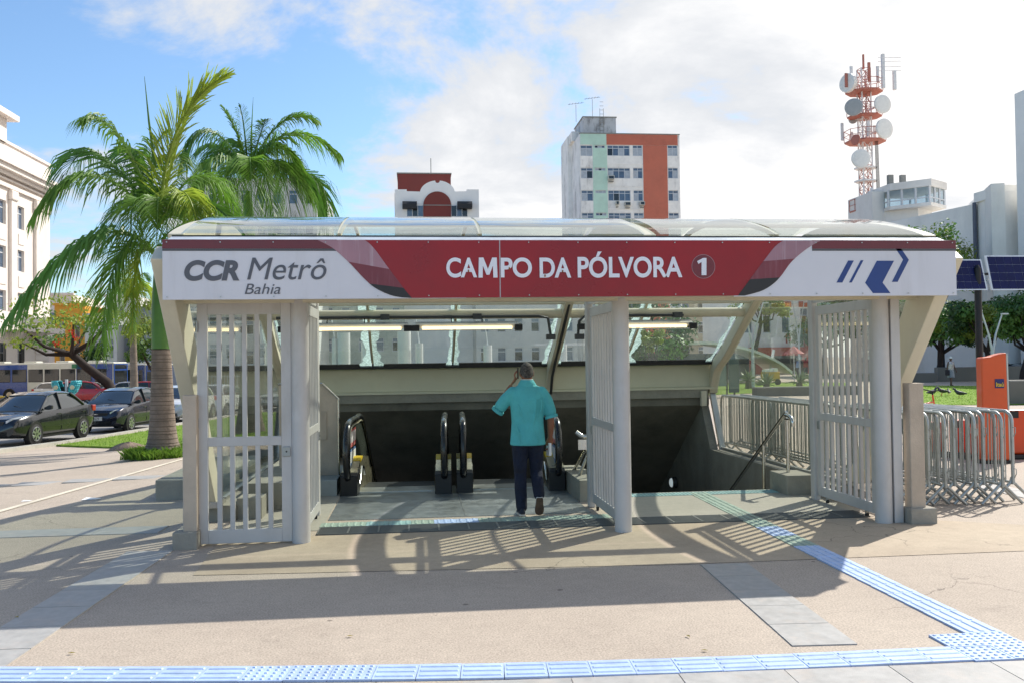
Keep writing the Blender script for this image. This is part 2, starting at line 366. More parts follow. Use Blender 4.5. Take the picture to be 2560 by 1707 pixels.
def sheet(poly, zoff, step=1.0, thick=0.):
    """polygon draped over the ground; returns an MB"""
    bm = bmesh.new(); bm.faces.new([bm.verts.new((p[0], p[1], 0)) for p in poly])
    for ax in (0, 1):
        lo, hi = min(p[ax] for p in poly), max(p[ax] for p in poly); st_ = max(step, (hi-lo)/120); c = lo+st_
        while c < hi-1e-3:
            co = [0,0,0]; no = [0,0,0]; co[ax] = c; no[ax] = 1
            bmesh.ops.bisect_plane(bm, geom=bm.verts[:]+bm.edges[:]+bm.faces[:], plane_co=co, plane_no=no); c += st_
    for v in bm.verts: v.co.z = gh(v.co.x, v.co.y)+zoff
    if thick:
        be = [e for e in bm.edges if e.is_boundary]
        r = bmesh.ops.extrude_edge_only(bm, edges=be)
        for v in r['geom']:
            if isinstance(v, bmesh.types.BMVert): v.co.z -= thick
    bm.verts.index_update(); m = MB(); m.v = [tuple(v.co) for v in bm.verts]; m.f = [tuple(v.index for v in f.verts) for f in bm.faces]; m.mi = [0]*len(m.f); bm.free(); return m

# entrance apron of newer concrete, floor inside
ap = sheet([(-1.9, 8.0), (2.3, 7.72), (6.3, 7.74), (6.9, 8.6), (5.55, 9.35), (5.5, 9.6), (-2.0, 9.6)], .004)
struct('entrance_apron', ap, M_APRON, parent=GROUND)
inn = MB().box(2.4, 5.15, 10.02, 11.87, -.2, .006); struct('stair_landing', inn, M_INNER, parent=GROUND)
inn = MB().box(-2.05, -1.02, 9.9, 15.5, -.2, .006); struct('side_floor', inn, M_INNER, parent=GROUND)
for x0, x1 in ((-1.0, .565), (.575, 2.04)):
    struct('landing_plate', MB().box(x0, x1, 10.5, 13.1, -.1, .008), M_STEEL, parent=GROUND)
    struct('comb_plate', MB().box(x0+.2, x1-.2, 12.62, 13.1, .008, .016), M_ALU, parent=GROUND)
struct('joint_strip', MB().box(.562, .578, 10.5, 12.2, .0, .011), M_ALU, parent=GROUND)

# granite slabs: one mesh shared, each slab an object of its own
slab = MB().box(-.5, .5, -.5, .5, -.02, 0).mesh('granite_slab', M_GRANITE)
def slabs(p0, p1, w, n):
    p0, p1 = Vector(p0), Vector(p1); d = (p1-p0)/n; ang = math.atan2(-d.x, d.y)
    for k in range(n):
        c = p0+d*(k+.5); o = link('granite_slab', slab, GROUND, (c.x, c.y, gh(c.x, c.y)+.008+RND.uniform(-.001, .001)), (0, 0, ang+RND.uniform(-.004, .004)))
        o.scale = (w, d.length-.006, 1)
slabs((2.52, 5.42), (2.66, 7.68), .41, 5)
slabs((-2.72, 4.6), (-2.56, 9.1), .43, 9)
slabs((-1.0, 4.86), (7.0, 4.56), .56, 13)
slabs((-12.5, 10.42), (-2.75, 10.28), .42, 14)
slabs((-7.75, 4), (-7.75, 14.9), .43, 12)
slabs((-12.5, 15.3), (-3.3, 15.3), .43, 12)
slabs((7.75, 3), (7.75, 16), .43, 16)
a, b = on_z(40, 1262), on_z(452, 1141)
e = (b-a).normalized(); n_ = Vector((-e.y, e.x, 0))*.055; a -= e*6
ml = sheet([tuple((a-n_).xy), tuple((b+e*3-n_).xy), tuple((b+e*3+n_).xy), tuple((a+n_).xy)], .008, 2.)
struct('painted_line', ml, M_LINE, parent=GROUND)

# tactile tiles (25 cm): guide tiles with four bars, warning tiles with domes
def tile_base(mb): mb.box(-.123, .123, -.123, .123, -.02, 0)
gt = MB(); tile_base(gt)
for k in range(3):
    y = -.075+.075*k
    gt.add([(-.112,y-.016,0),(.112,y-.016,0),(.112,y+.016,0),(-.112,y+.016,0),(-.106,y-.008,.006),(.106,y-.008,.006),(.106,y+.008,.006),(-.106,y+.008,.006)], [(4,5,6,7),(0,1,5,4),(1,2,6,5),(2,3,7,6),(3,0,4,7)])
wt = MB(); tile_base(wt)
for i in range(5):
    for j in range(5):
        cx, cy = -.098+.049*i, -.098+.049*j; n = 6
        vs = [(cx+.0145*math.cos(2*PI*k/n), cy+.0145*math.sin(2*PI*k/n), 0) for k in range(n)]+[(cx+.008*math.cos(2*PI*k/n), cy+.008*math.sin(2*PI*k/n), .006) for k in range(n)]
        wt.add(vs, [(k,(k+1)%n,n+(k+1)%n,n+k) for k in range(n)]+[tuple(range(n,2*n))])
TG = {k: gt.mesh('guide_tile', m) for k, m in (('b', M_BLUE), ('g', M_GREENLIT), ('t', M_TEALLIT))}
TW = {k: wt.mesh('warning_tile', m) for k, m in (('b', M_BLUE), ('g', M_GREENLIT), ('t', M_TEALLIT))}
def tile(me, x, y, ang): link(me.name.split('.')[0], me, GROUND, (x, y, gh(x, y)+.012+RND.uniform(-.0012, .0012)), (RND.uniform(-.003, .003), RND.uniform(-.003, .003), ang+RND.uniform(-.006, .006)))
path = cat_rom([(3.12, 5.145, 0), (2.2, 5.155, 0), (1.3, 5.19, 0), (.4, 5.25, 0), (-.95, 5.40, 0), (-2.6, 5.63, 0), (-5, 5.96, 0)], 40)
acc = 0; k = 0
for p, q in zip(path, path[1:]):
    L_ = (q-p).length
    while acc+L_ >= .25*k+.002:
        c = p.lerp(q, (.25*k+.002-acc)/L_); d = q-p; tile(TW['b'] if 14 <= k < 17 else TG['b'], c.x, c.y, math.atan2(d.y, d.x)); k += 1
    acc += L_
for i in range(2):
    for j in range(2): tile(TW['b'], 3.37+.25*i, 5.125+.25*j+.0*i, -.02)
for k in range(25):
    y = 5.62+.25*k; c = 'b' if k < 11 or k in (13, 14) else 'g'
    if k == 12: c = 'g'
    tile(TG[c], 3.625+.004*k, y, PI/2)
for k in range(11): tile(TW['t'], 2.5+.25*k, 11.68, 0)
seq = 'gggttgbbbggggggggggggggg'
for k in range(13): tile(TG['b' if k in (5, 6) else ('t' if k in (2, 3) else 'g')], -.93+.25*k, 10.18, PI/2)

# drain grating at the threshold
gr = MB()
for k in range(9): gr.box(-.152, .152, -.19+.0475*k-.009, -.19+.0475*k+.009, -.03, 0)
gr.box(-.16, -.15, -.2, .2, -.03, .002); gr.box(.15, .16, -.2, .2, -.03, .002); gr.box(-.15, .15, -.2, .2, -.035, -.03)
gme = gr.mesh('drain_grate', M_GRATE)
struct('drain_channel', MB().box(-1.05, 5.0, 9.63, 10.05, -.3, .0035), M('drain_dark', '#4a4b49', .8), parent=GROUND)
for k in range(19): link('drain_grate', gme, GROUND, (-.88+.32*k, 9.84, .014))

# street on the left, kerb, lawn
def sp(*ab): return [tuple(st(a, b).xy) for a, b in ab]
struct('road', sheet(sp((8,-13.3),(8,-40),(140,-60),(140,-13.3)), .018, 2.), M_ROAD, parent=None)
struct('kerb', sheet(sp((8,-13.3),(140,-13.3),(140,-13.05),(8,-13.05)), .10, 2., .2), M_KERB)
struct('traffic_island', sheet(sp((46,-24),(46,-21.5),(78,-21.5),(78,-24)), .14, 3., .2), M_KERB)
lawn_polys = [sp((25.5,-12.9),(23.6,-9.6),(22.4,-6),(22.6,-2.2),(34,-1.5),(46,-3),(46,-12.9))]
for p in lawn_polys: lw = struct('lawn', sheet(p, .05, 1., .1), M_GRASS)
rl = [(on_z(x, y).x, on_z(x, y).y) for x, y in ((2200, 1012), (2700, 1012), (2700, 966), (2200, 963))]
struct('lawn', sheet(rl, .02, 3.), M_GRASS)
rl2 = [(on_z(x, y).x, on_z(x, y).y) for x, y in ((1700, 990), (1900, 982), (2120, 970), (2120, 956), (1900, 955), (1700, 962))]
struct('lawn', sheet(rl2, .02, 2.), M_GRASS)
def inside(p, poly):
    r = False; j = len(poly)-1
    for i in range(len(poly)):
        if (poly[i][1] > p[1]) != (poly[j][1] > p[1]) and p[0] < (poly[j][0]-poly[i][0])*(p[1]-poly[i][1])/(poly[j][1]-poly[i][1])+poly[i][0]: r = not r
        j = i
    return r
def blades(mb, x, y, z, h, n, rad, w=.012, lean=.5):
    for _ in range(n):
        a = RND.uniform(0, 2*PI); r = rad*math.sqrt(RND.random()); bx, by = x+r*math.cos(a), y+r*math.sin(a)
        hh = h*RND.uniform(.5, 1.1); t = RND.uniform(0, 2*PI); l = hh*RND.uniform(.1, lean); wx, wy = math.cos(t+1.57)*w, math.sin(t+1.57)*w
        tx, ty = bx+math.cos(t)*l, by+math.sin(t)*l
        mb.add([(bx-wx,by-wy,z),(bx+wx,by+wy,z),(bx+wx*.6+math.cos(t)*l*.3,by+wy*.6+math.sin(t)*l*.3,z+hh*.6),(tx,ty,z+hh)], [(0,1,2),(0,2,3)])
gb = MB(); P = lawn_polys[0]
while len(gb.v) < 4*14000:
    x, y = RND.uniform(-14, 4), RND.uniform(21, 44)
    if inside((x, y), P): blades(gb, x, y, gh(x, y)+.04, .075, 1, .1, .009)
go = struct('lawn_grass', gb, M_BLADE); go['kind'] = 'stuff'; go['label'] = 'short green grass growing on the lawn strip beside the parked cars'; go['category'] = 'grass'
gb = MB(); n = 0
xa, xb = min(p[0] for p in rl), max(p[0] for p in rl); ya, yb = min(p[1] for p in rl), max(p[1] for p in rl)
while n < 9000:
    x, y = RND.uniform(xa, xb), RND.uniform(ya, yb)
    if inside((x, y), rl): blades(gb, x, y, .01, .06, 1, .1, .012); n += 1
go = struct('lawn_grass', gb, M_BLADE); go['kind'] = 'stuff'; go['label'] = 'short sunlit grass on the lawn where the pigeons walk'; go['category'] = 'grass'
# litter on the plaza
M_PAPER = M('paper', '#f0efec', .7, var=.03)
for i, (px, py, lb) in enumerate(((228, 1245, 'white paper scrap lying beside the concrete kerb block'), (66, 1246, 'small white paper scrap lying near the painted line'))):
    p = on_z(px, py); p.z = gh(p.x, p.y)
    m = MB().add([(-.11,-.07,.004),(.1,-.08,.012),(.12,.06,.005),(-.09,.08,.02),(-.11,-.07,.001),(.1,-.08,.009),(.12,.06,.002),(-.09,.08,.017)], [(0,1,2,3),(7,6,5,4),(0,4,5,1),(1,5,6,2),(2,6,7,3),(3,7,4,0)])
    o = link('paper_scrap', m.mesh('paper_scrap', M_PAPER), None, p); o.scale = (1-.45*i,)*3; tag(o, lb, 'paper')
M_LEAF0 = M('dry_leaf', '#9a8a3a', .7, var=.3)
for px, py, c in ((178, 1635, 'yellow'), (875, 1592, 'brown'), (1762, 1628, 'brown'), (1720, 1592, 'brown'), (42, 1544, 'dark')):
    p = on_z(px, py); m = MB().add([(0,-.04,.006),(.018,0,.012),(0,.045,.008),(-.018,0,.014),(0,0,.006)], [(0,1,4),(1,2,4),(2,3,4),(3,0,4)])
    o = link('fallen_leaf', m.mesh('fallen_leaf', M_LEAF0), None, (p.x, p.y, .006), (0, 0, RND.uniform(0, 6))); o.scale = (.6, .6, .6); tag(o, 'small dry fallen leaf lying on the beige paving before the entrance', 'leaf', 'dry leaves on the paving')
# ------------------------------------------------------------------ metro entrance pavilion
M_CREAM = M('cream_paint', '#cfc9b4', .45, var=.06, scale=2, stain=.22, sscale=1.6, scol='#a2957c', streak=.3)
M_CREAMD = M('cream_fascia', '#c9c6ae', .5, var=.06, scale=2, stain=.25, sscale=2., scol='#a49a80')
M_SILVER = M('silver_paint', '#c2c0be', .45, .1, var=.06, scale=3, stain=.35, sscale=2.2, scol='#9c9488', streak=.35)
M_PIER = M('pier_concrete', '#c3b3a0', .8, var=.12, scale=3, bump=.2, stain=.35, sscale=2.2, scol='#98877a', streak=.4)
M_FOOT = M('footing_concrete', '#9a958a', .85, var=.15, bump=.4, bscale=30, stain=.3)
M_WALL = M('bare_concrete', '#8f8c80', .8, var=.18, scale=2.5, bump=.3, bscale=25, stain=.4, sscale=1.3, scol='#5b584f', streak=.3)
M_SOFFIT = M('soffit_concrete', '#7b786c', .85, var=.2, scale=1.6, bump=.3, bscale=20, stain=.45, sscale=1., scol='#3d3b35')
M_BLACK = M('black_seal', '#151515', .6, var=.1)
M_CONDUIT = M('dark_conduit', '#3a3c3d', .5, var=.1)
M_GLASS = glass('roof_glass', (.76, .81, .74), 1.5, .10, (.58, .76, .80), ripple=.10)
M_GLASSR = glass('rear_glass', (.88, .95, .88), 1.42, .15, (.66, .72, .66))  # dusty film, made stronger and paler to stand in for pale reflections
M_GLASSS = glass('side_glass', (.94, .955, .91), 1.4, .04, (.7, .75, .7))
M_FILM = M('peeling_film', '#b4c8c6', .7, var=.45, scale=30, bump=.5, bscale=80, trans=.6)
M_STAINLESS = M('stainless', '#c9c8c4', .18, 1., var=.05)
M_LAMP = M('tube_glow', '#ffe9b4', .4, var=0., emis=1.5)
M_WHITE = M('white_enamel', '#e3e1da', .4, var=.04)
XL, XR, XM = -2.28, 5.42, 2.40                  # planes of the three ribs
ENT = thing('metro_entrance', 'cream steel and glass metro station entrance with curved glazed roof', 'metro entrance', (1.57, 9.3, 0))
arc_pts = [(8.30, 2.74), (8.83, 2.985), (9.35, 3.17), (10.2, 3.37), (11.0, 3.47), (11.9, 3.47), (12.8, 3.28), (13.5, 3.03), (14.07, 2.74), (14.7, 2.36), (15.3, 2.0), (15.85, 1.72), (16.12, 1.30)]
ARC = [(p.x, p.y) for p in cat_rom([(a, b, 0) for a, b in arc_pts], 5)]
def arc_z(y):
    for (a, b), (c, d) in zip(ARC, ARC[1:]):
        if a <= y <= c: return b+(d-b)*(y-a)/(c-a)
    return ARC[-1][1]
# ribs: hoop over the roof, leaning front leg from the nose to its foot
for x, w in ((XL, .15), (XM, .13), (XR, .15)):
    part('rib', MB().sweep([(y, z-.10) for y, z in ARC if y > 8.95], w, .20, x), M_CREAM, ENT, bevel=.008, world=True)
    if x != XM:
        s_ = -1 if x == XL else 1
        lx = x+s_*.055
        lg = MB().prism([(8.60, 2.77), (10.62, .2), (10.93, .2), (9.35, 2.55), (9.2, 2.86), (8.95, 2.93), (8.80, 2.91)], lx-.075, lx+.075, 'x')
        part('front_leg', lg, M_CREAM, ENT, bevel=.01, world=True)
        part('leg_shoe', MB().box(lx-.11, lx+.11, 10.58, 10.98, .17, .24), M_STAINLESS, ENT, world=True)
# rear beam, black seal, purlin, tube
part('rear_beam', MB().box(XL, XR, 16.02, 16.28, 1.27, 1.68), M_CREAMD, ENT, bevel=.01, world=True)
part('beam_flange', MB().box(XL, XR, 15.96, 16.30, 1.23, 1.27), M_CREAMD, ENT, world=True)
part('rubber_seal', MB().box(XL, XR, 15.86, 16.10, 1.68, 1.77), M_BLACK, ENT, world=True)
part('purlin', MB().bar((XL, 13.98, 2.72), (XR, 13.98, 2.72), .16, .12), M_CREAM, ENT, bevel=.01, world=True)
part('purlin_seal', MB().box(XL, XR, 13.88, 14.06, 2.79, 2.815), M_BLACK, ENT, world=True)
part('tie_tube', MB().cyl((XL, 14.25, 2.53), (XR, 14.25, 2.53), .075, n=20), M_CREAM, ENT, smooth=40, world=True)
part('front_header', MB().box(XL+.08, XR-.08, 8.72, 8.86, 2.42, 2.95), M_CREAM, ENT, world=True)
part('gate_soffit', MB().box(XL+.08, XR-.08, 8.885, 9.46, 2.47, 2.56), M_CREAM, ENT, world=True)
part('roof_purlin', MB().box(XL, XR, 10.50, 10.74, 3.388, 3.404), M_CREAM, ENT, world=True)
part('roof_flashing', MB().sweep([(8.60, 2.945), (8.72, 2.962), (8.86, 3.01)], XR-XL, .012, (XL+XR)/2), M('flashing', '#cfd6de', .35, .3, var=.08, stain=.3, sscale=4.), ENT, world=True)
part('roof_seal', MB().bar((XL, 8.865, 3.018), (XR, 8.865, 3.018), .03, .014), M_BLACK, ENT, world=True)
cd = MB(); cz = 2.40
cd.tube([(-2.1, 14.12, 2.485), (1.95, 14.12, 2.485), (2.1, 14.12, 2.455), (2.14, 14.12, 2.2)], .022, 8); cd.tube([(2.58, 14.12, 2.2), (2.6, 14.12, 2.4), (2.7, 14.12, 2.485), (4.3, 14.12, 2.485)], .022, 8)
part('conduit', cd, M_CONDUIT, ENT, smooth=50, world=True)
part('conduit', MB().tube([(XM, 13.86, 2.66), (XM, 14.5, 2.26), (XM, 15.2, 1.85), (XM, 15.72, 1.5), (XM, 15.9, 1.2)], .024, 8), M_CONDUIT, ENT, smooth=50, world=True)
for x, z in ((-.45, 2.49), (.98, 2.49), (2.14, 2.16), (2.6, 2.16), (4.2, 2.49)):
    part('junction_box', MB().box(x-.07, x+.07, 14.05, 14.17, z-.045, z+.04), M_CONDUIT, ENT, bevel=.008, world=True)
# glazing bars and panes of the roof
JX = [XL+.075, -.72, .66, XM-.06, 3.72, XR-.075]
for x in (-.72, .66, 3.72):
    pth = [(y, z+.006) for y, z in ARC if 8.9 < y < 15.8]
    part('glazing_bar', MB().sweep(pth, .035, .05, x), M_CREAM, ENT, world=True)
def strip(x0, x1, y0, y1, dz=.045, n=14):
    m = MB(); vs = []
    for k in range(n+1):
        y = y0+(y1-y0)*k/n
        a, b = max(y-.02, ARC[0][0]), min(y+.02, ARC[-1][0]); t = Vector((b-a, arc_z(b)-arc_z(a))).normalized(); nn = Vector((-t.y, t.x))
        for x in (x0, x1): vs.append((x, y+nn.x*dz, arc_z(y)+nn.y*dz))
    m.add(vs, [(2*k, 2*k+1, 2*k+3, 2*k+2) for k in range(n)]); return m
YJ = [8.86, 11.1, 13.93, 14.03, 15.9]
for i in range(5):
    x0, x1 = JX[i]+.015, JX[i+1]-.015
    if i == 3: x0 = XM+.07
    for y0, y1, mt in ((8.87, 11.1, M_GLASS), (11.12, 13.92, M_GLASS), (14.04, 15.93, M_GLASSR)):
        o = part('roof_pane', strip(x0, x1, y0, y1), mt, ENT, smooth=60, world=True)
    # peeling solar film along the edges of the rear panes
    for sx, ex in ((x0, 1), (x1, -1)):
        m = MB(); vs = []; n = 26
        for k in range(n+1):
            y = 14.06+(15.88-14.06)*k/n; wv = .05+.022*RND.random()+.02*math.sin(k*.6+i)+(.05 if k > n-2 or k < 1 else 0)
            if (i*2+(ex > 0))%3 == 0: wv *= 1.7
            z = arc_z(y); vs += [(sx, y-.01, z+.022), (sx+ex*wv, y-.01, z+.022)]
        m.add(vs, [(2*k, 2*k+1, 2*k+3, 2*k+2) for k in range(n)])
        part('film_edge', m, M_FILM, ENT, world=True)
    m = MB(); vs = []; n = 40
    for k in range(n+1):
        x = x0+(x1-x0)*k/n; y = 13.86-.10-.07*RND.random()*(1+math.sin(k*.5+i)); vs += [(x, 13.90, arc_z(13.90)+.012), (x, y, arc_z(y)+.012)]
    m.add(vs, [(2*k, 2*k+1, 2*k+3, 2*k+2) for k in range(n)]); part('film_edge', m, M_FILM, ENT, world=True)
# side glazing: outline clipped into panes
def clip(poly, lo, hi):
    for s_, c in ((1, lo), (-1, hi)):
        out = []
        for p, q in zip(poly, poly[1:]+poly[:1]):
            a, b = s_*(p[0]-c), s_*(q[0]-c)
            if a >= 0: out.append(p)
            if a*b < 0: t = a/(a-b); out.append((p[0]+(q[0]-p[0])*t, p[1]+(q[1]-p[1])*t))
        poly = out
    return poly
outl = [(10.95, .2), (15.6, .2), (16.1, 1.2)]+[(y, z-.1) for y, z in reversed(ARC) if y > 9.2]+[(9.2, 2.4)]
for x in (XL, XR):
    for lo, hi in ((8.3, 10.9), (10.91, 12.6), (12.61, 14.2), (14.21, 16.2)):
        pg = clip(outl, lo, hi)
        if len(pg) > 2: part('side_pane', MB().prism(pg, x-.006, x+.006, 'x'), M_GLASSS, ENT, world=True)
    part('rear_side_frame', MB().sweep([(15.60, .16), (16.12, 1.2)], .1, .07, x), M_ALU, ENT, world=True)
    part('sill_frame', MB().box(x-.03, x+.03, 10.8, 15.62, .18, .22), M_ALU, ENT, world=True)
# piers and footings
for x0, x1, fx0, fx1 in ((on_y(456, 1150, 9.18).x, on_y(492, 1150, 9.18).x, on_y(429, 1150, 9.12).x, on_y(492, 1150, 9.12).x), (5.265, 5.43, 5.225, 5.52)):
    part('pier', MB().box(x0, x1, 9.18, 9.32, .16, 1.5), M_PIER, ENT, bevel=.01, world=True)
    part('footing', MB().box(fx0, fx1, 9.12, 9.5, -.05, .17), M_FOOT, ENT, bevel=.012, world=True)
# round columns, edge posts
CY = 9.30
for x in (-1.15, 2.15, 5.015):
    part('column', MB().cyl((x, CY, 0), (x, CY, 2.6), .09, n=28), M_SILVER, ENT, smooth=40, world=True)
    part('gate_post', MB().box(x-.06, x+.02, 10.86, 10.98, 0, 2.62), M_SILVER, ENT, bevel=.012, world=True)
part('edge_post', MB().box(5.108, 5.21, 9.24, 9.36, 0, 2.6), M_SILVER, ENT, bevel=.006, world=True)
part('gate_track', MB().box(XL, XR, 9.22, 9.38, 2.40, 2.46), M_CREAM, ENT, world=True)
for x in (-1.15, 2.15, 5.015): part('gate_track', MB().box(x-.04, x+.0, 9.3, 10.95, 2.46, 2.52), M_SILVER, ENT, world=True)
# plinth walls and pit
part('side_plinth', MB().box(5.2, 5.5, 10.75, 15.5, -6, .18), M_WALL, ENT, world=True)
part('side_plinth', MB().box(-2.45, -2.06, 10.7, 16.2, -.05, .18), M_WALL, ENT, world=True)
part('plinth_block', MB().box(-2.06, -1.78, 10.75, 11.1, 0, .25), M_WALL, ENT, bevel=.006, world=True)
part('plinth_block', MB().box(-2.06, -1.5, 11.35, 14.8, 0, .34), M_WALL, ENT, bevel=.006, world=True)
part('plinth_block', MB().box(4.78, 5.2, 11.3, 11.87, 0, .26), M_WALL, ENT, bevel=.01, world=True)
part('knee_wall', MB().prism([(15.505, .18), (15.6, .18), (16.2, 1.14), (17.6, .35), (17.6, -6), (15.505, -6)], 5.2, 5.34, 'x'), M_WALL, ENT, world=True)
part('knee_wall', MB().prism([(15.55, .18), (16.2, 1.14), (17.3, .5), (17.3, -1), (15.55, -1)], -2.4, -2.26, 'x'), M_WALL, ENT, world=True)
part('mid_wall', MB().box(2.06, 2.36, 11.32, 11.95, -.05, .27), M_WALL, ENT, bevel=.01, world=True)
part('mid_wall', MB().prism([(11.95, .27), (13.0, .27), (21, -4.2), (21, -7), (11.95, -7)], 2.06, 2.36, 'x'), M_WALL, ENT, world=True)
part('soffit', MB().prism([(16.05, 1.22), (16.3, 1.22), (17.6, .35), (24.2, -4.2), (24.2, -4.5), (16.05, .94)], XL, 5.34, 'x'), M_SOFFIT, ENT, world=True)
part('soffit_lip', MB().box(XL, 5.3, 15.98, 16.10, 1.08, 1.229), M_WALL, ENT, world=True)
for nm, x0, x1 in (('pit_wall', 5.2, 5.5), ('pit_wall', -2.2, -1.08)):
    part(nm, MB().box(x0, x1, 17.605 if x0 > 0 else 12.9, 26, -8, -.02), M_WALL, ENT, world=True)
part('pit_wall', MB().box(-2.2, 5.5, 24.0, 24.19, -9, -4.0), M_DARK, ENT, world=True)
part('corner_plate', MB().box(5.16, 5.26, 15.93, 16.02, .93, 1.2), M_CREAM, ENT, world=True)
part('pit_wall', MB().box(-1.08, 2.06, 12.95, 13.09, -6, -.03), M_WALL, ENT, world=True)
# concrete cabinet left of the escalators
part('tiled_step', MB().box(-1.98, -1.06, 12.42, 14.2, 0, .22), M('step_tile', '#a3a9a6', .5, var=.12, scale=6), ENT, bevel=.006, world=True)
cab = MB().prism([(-1.9, .22), (-1.085, .22), (-1.085, 1.28), (-1.30, 1.50), (-1.9, 1.50)], 12.95, 13.25, 'y')
part('side_cabinet', cab, M_PIER, ENT, bevel=.006, world=True)
part('cabinet_hatch', MB().box(-1.55, -1.24, 12.935, 12.95, .72, 1.12), M_PIER, ENT, bevel=.004, world=True)
part('cabinet_edge', MB().tube([(-1.075, 12.94, .1), (-1.075, 12.94, 1.29), (-1.295, 12.94, 1.51), (-1.9, 12.94, 1.51)], .014, 8), M_STAINLESS, ENT, world=True)

# outside kerb block of the left flank
tag(struct('kerb_block', MB().box(-3.45, -2.47, 12.5, 16.6, -.1, .27), M_FOOT), 'grey concrete kerb block with a chipped corner behind the left pier', 'kerb')['kind'] = 'structure'
bpy.data.objects['kerb_block'].modifiers.new('bevel', 'BEVEL').width = .012

# ------------------------------------------------------------------ stairs
ST = struct('staircase', MB().box(2.37, 5.19, 11.7, 11.88, -7, -.004), M_WALL)
step_me = MB().box(2.37, 5.19, -.02, .30, -.17, 0).mesh('stair_tread', M_INNER)
for k in range(24): link('stair_tread', step_me, ST, (0, 11.90+.29*k, -.17*(k+1)))

# ------------------------------------------------------------------ round wall lamps
def bulkhead(label, loc, rot):
    t = thing('bulkhead_lamp', label, 'lamp', loc); t.rotation_euler = rot
    part('lamp_body', MB().lathe([(.115, 0), (.115, .07), (.10, .09)], n=24), M_CONDUIT, t, smooth=40)
    part('lamp_lens', MB().lathe([(.095, .088), (.08, .115), (.045, .13), (.01, .134)], n=24), M('lamp_lens', '#dfeef2', .25, var=.05, emis=.35), t, smooth=60)
p = on_x(1690, 1205, 5.19); bulkhead('round bulkhead lamp on the concrete stairwell wall', p, (0, -PI/2, 0))
bulkhead('round bulkhead lamp hanging under the dark soffit behind the escalators', (.36, 17.85, .02), (2.3, 0, 0))

# ------------------------------------------------------------------ strip lights under the tube
def strip_light(x0, x1, label):
    t = thing('strip_light', label, 'light fitting', ((x0+x1)/2, 14.1, 2.31)); L = (x1-x0)/2
    part('housing', MB().prism([(-.09, .06), (.06, .10), (.07, .04), (-.06, .0)], -L, L, 'x'), M_WHITE, t)
    part('lamp_tube', MB().cyl((-L+.1, -.075, .0), (L-.1, -.075, .0), .024, n=14), M_LAMP, t, smooth=40)
    part('diffuser', MB().box(-L+.02, L-.02, -.11, -.04, -.045, -.035), M_WHITE, t)
    for s_ in (-1, 1): part('end_cap', MB().box(s_*L-.06, s_*L+.06, -.12, .0, -.045, .045), M_BLACK, t, bevel=.006)
    for s_ in (-.3, .3): part('hanger', MB().cyl((s_*L, 0, .06), (s_*L, .1, .2), .008, n=6), M_CONDUIT, t)
strip_light(-2.0, -.10, 'lit strip light whose left end lies behind the barred side panel')
strip_light(.02, 1.62, 'lit strip light above the escalators, beside the middle rib')
strip_light(2.62, 4.42, 'lit strip light above the stairs, partly behind the middle gate')
# ------------------------------------------------------------------ fascia sign
M_SWHITE = M('sign_white', '#d6d6dc', .38, var=.03, scale=1.5, stain=.4, sscale=1.8, scol='#b3b0b0', streak=.12)
M_SRED = M('sign_red', '#982028', .3, var=.14, stain=.25, sscale=1.5, scol='#7c2a2c', scale=1.2, spec=.4)
M_SMAROON = M('sign_maroon', '#6d3038', .4, var=.08, scale=3)
M_SGREY = M('sign_grey_line', '#54555a', .45, var=.05)
M_SDARK = M('sign_letter_grey', '#5a5c64', .45, var=.05)
M_SNAVY = M('sign_navy', '#24417f', .4, var=.06)
M_SCUT = M('sign_letter_white', '#e6e8ef', .35, var=.04)
M_SPINK = M('ribbon_faded', '#a07a85', .5, var=.12, scale=2, stain=.6, sscale=16., scol='#c3b2ba', streak=.05)
M_SMAR2 = M('ribbon_maroon', '#7a3a44', .5, var=.1, scale=2, stain=.4, sscale=16., scol='#a27a84', streak=.05)
M_SBLK = M('ribbon_black', '#2c2a2b', .45, var=.2, scale=3)
M_RUST = M('rust', '#8a5a34', .9, var=.3)
SX0, SX1, SZ0, SZ1, SY = -2.29, 5.44, 2.391, 2.941, 8.564
SG = thing('station_sign', 'long white and red fascia sign above the station entrance', 'sign', (SX0, SY, SZ0))
SW, SH = SX1-SX0, SZ1-SZ0
def sxz(px, py):                                   # photo pixel to sign-local x, z
    p = on_y(px, py, SY); return p.x-SX0, p.z-SZ0
part('sign_box', MB().box(.01, SW-.01, .012, .15, .006, SH-.006), M_CREAM, SG)
def board(name, px_poly, mat, proud, parent=SG, smooth=False):
    pl = []
    for q in px_poly:
        x, z = sxz(*q); pl.append((max(0, min(SW, x)), max(0, min(SH, z))))
    return part(name, MB().prism(pl, -proud, .013, 'y'), mat, parent)
part('white_panel', MB().box(0, SW*.36, -.001, .012, 0, SH), M_SWHITE, SG)
part('white_panel', MB().box(SW*.7, SW, -.0012, .012, 0, SH), M_SWHITE, SG)
for side, xs_ in (('l', (0, sxz(842, 620)[0])), ('r', (sxz(2030, 620)[0], SW))):
    part('maroon_band', MB().box(xs_[0], xs_[1], -.006, .0, SH*.855, SH+.004), M_SMAROON, SG)
    part('grey_line', MB().box(xs_[0], xs_[1], -.004, .0, SH*.815, SH*.853), M_SGREY, SG)
def spline(pts, n=8): return [(p.x, p.y) for p in cat_rom([(a, b, 0) for a, b in pts], n)]
def c3(x, y): return 380+x*.3401, 540+y*.3402      # zoomed-crop pixels of the left ribbon
def c5(x, y): return 1780+x*.2806, 540+y*.2805
lo = spline([c3(1195,168), c3(1290,215), c3(1350,255), c3(1450,345), c3(1560,462), c3(1640,530), c3(1750,582), c3(1835,600)])      # left edge of the left ribbon
li = spline([c3(1525,168), c3(1580,190), c3(1640,250), c3(1720,360), c3(1800,465), c3(1860,545), c3(1910,605)])                      # its right edge
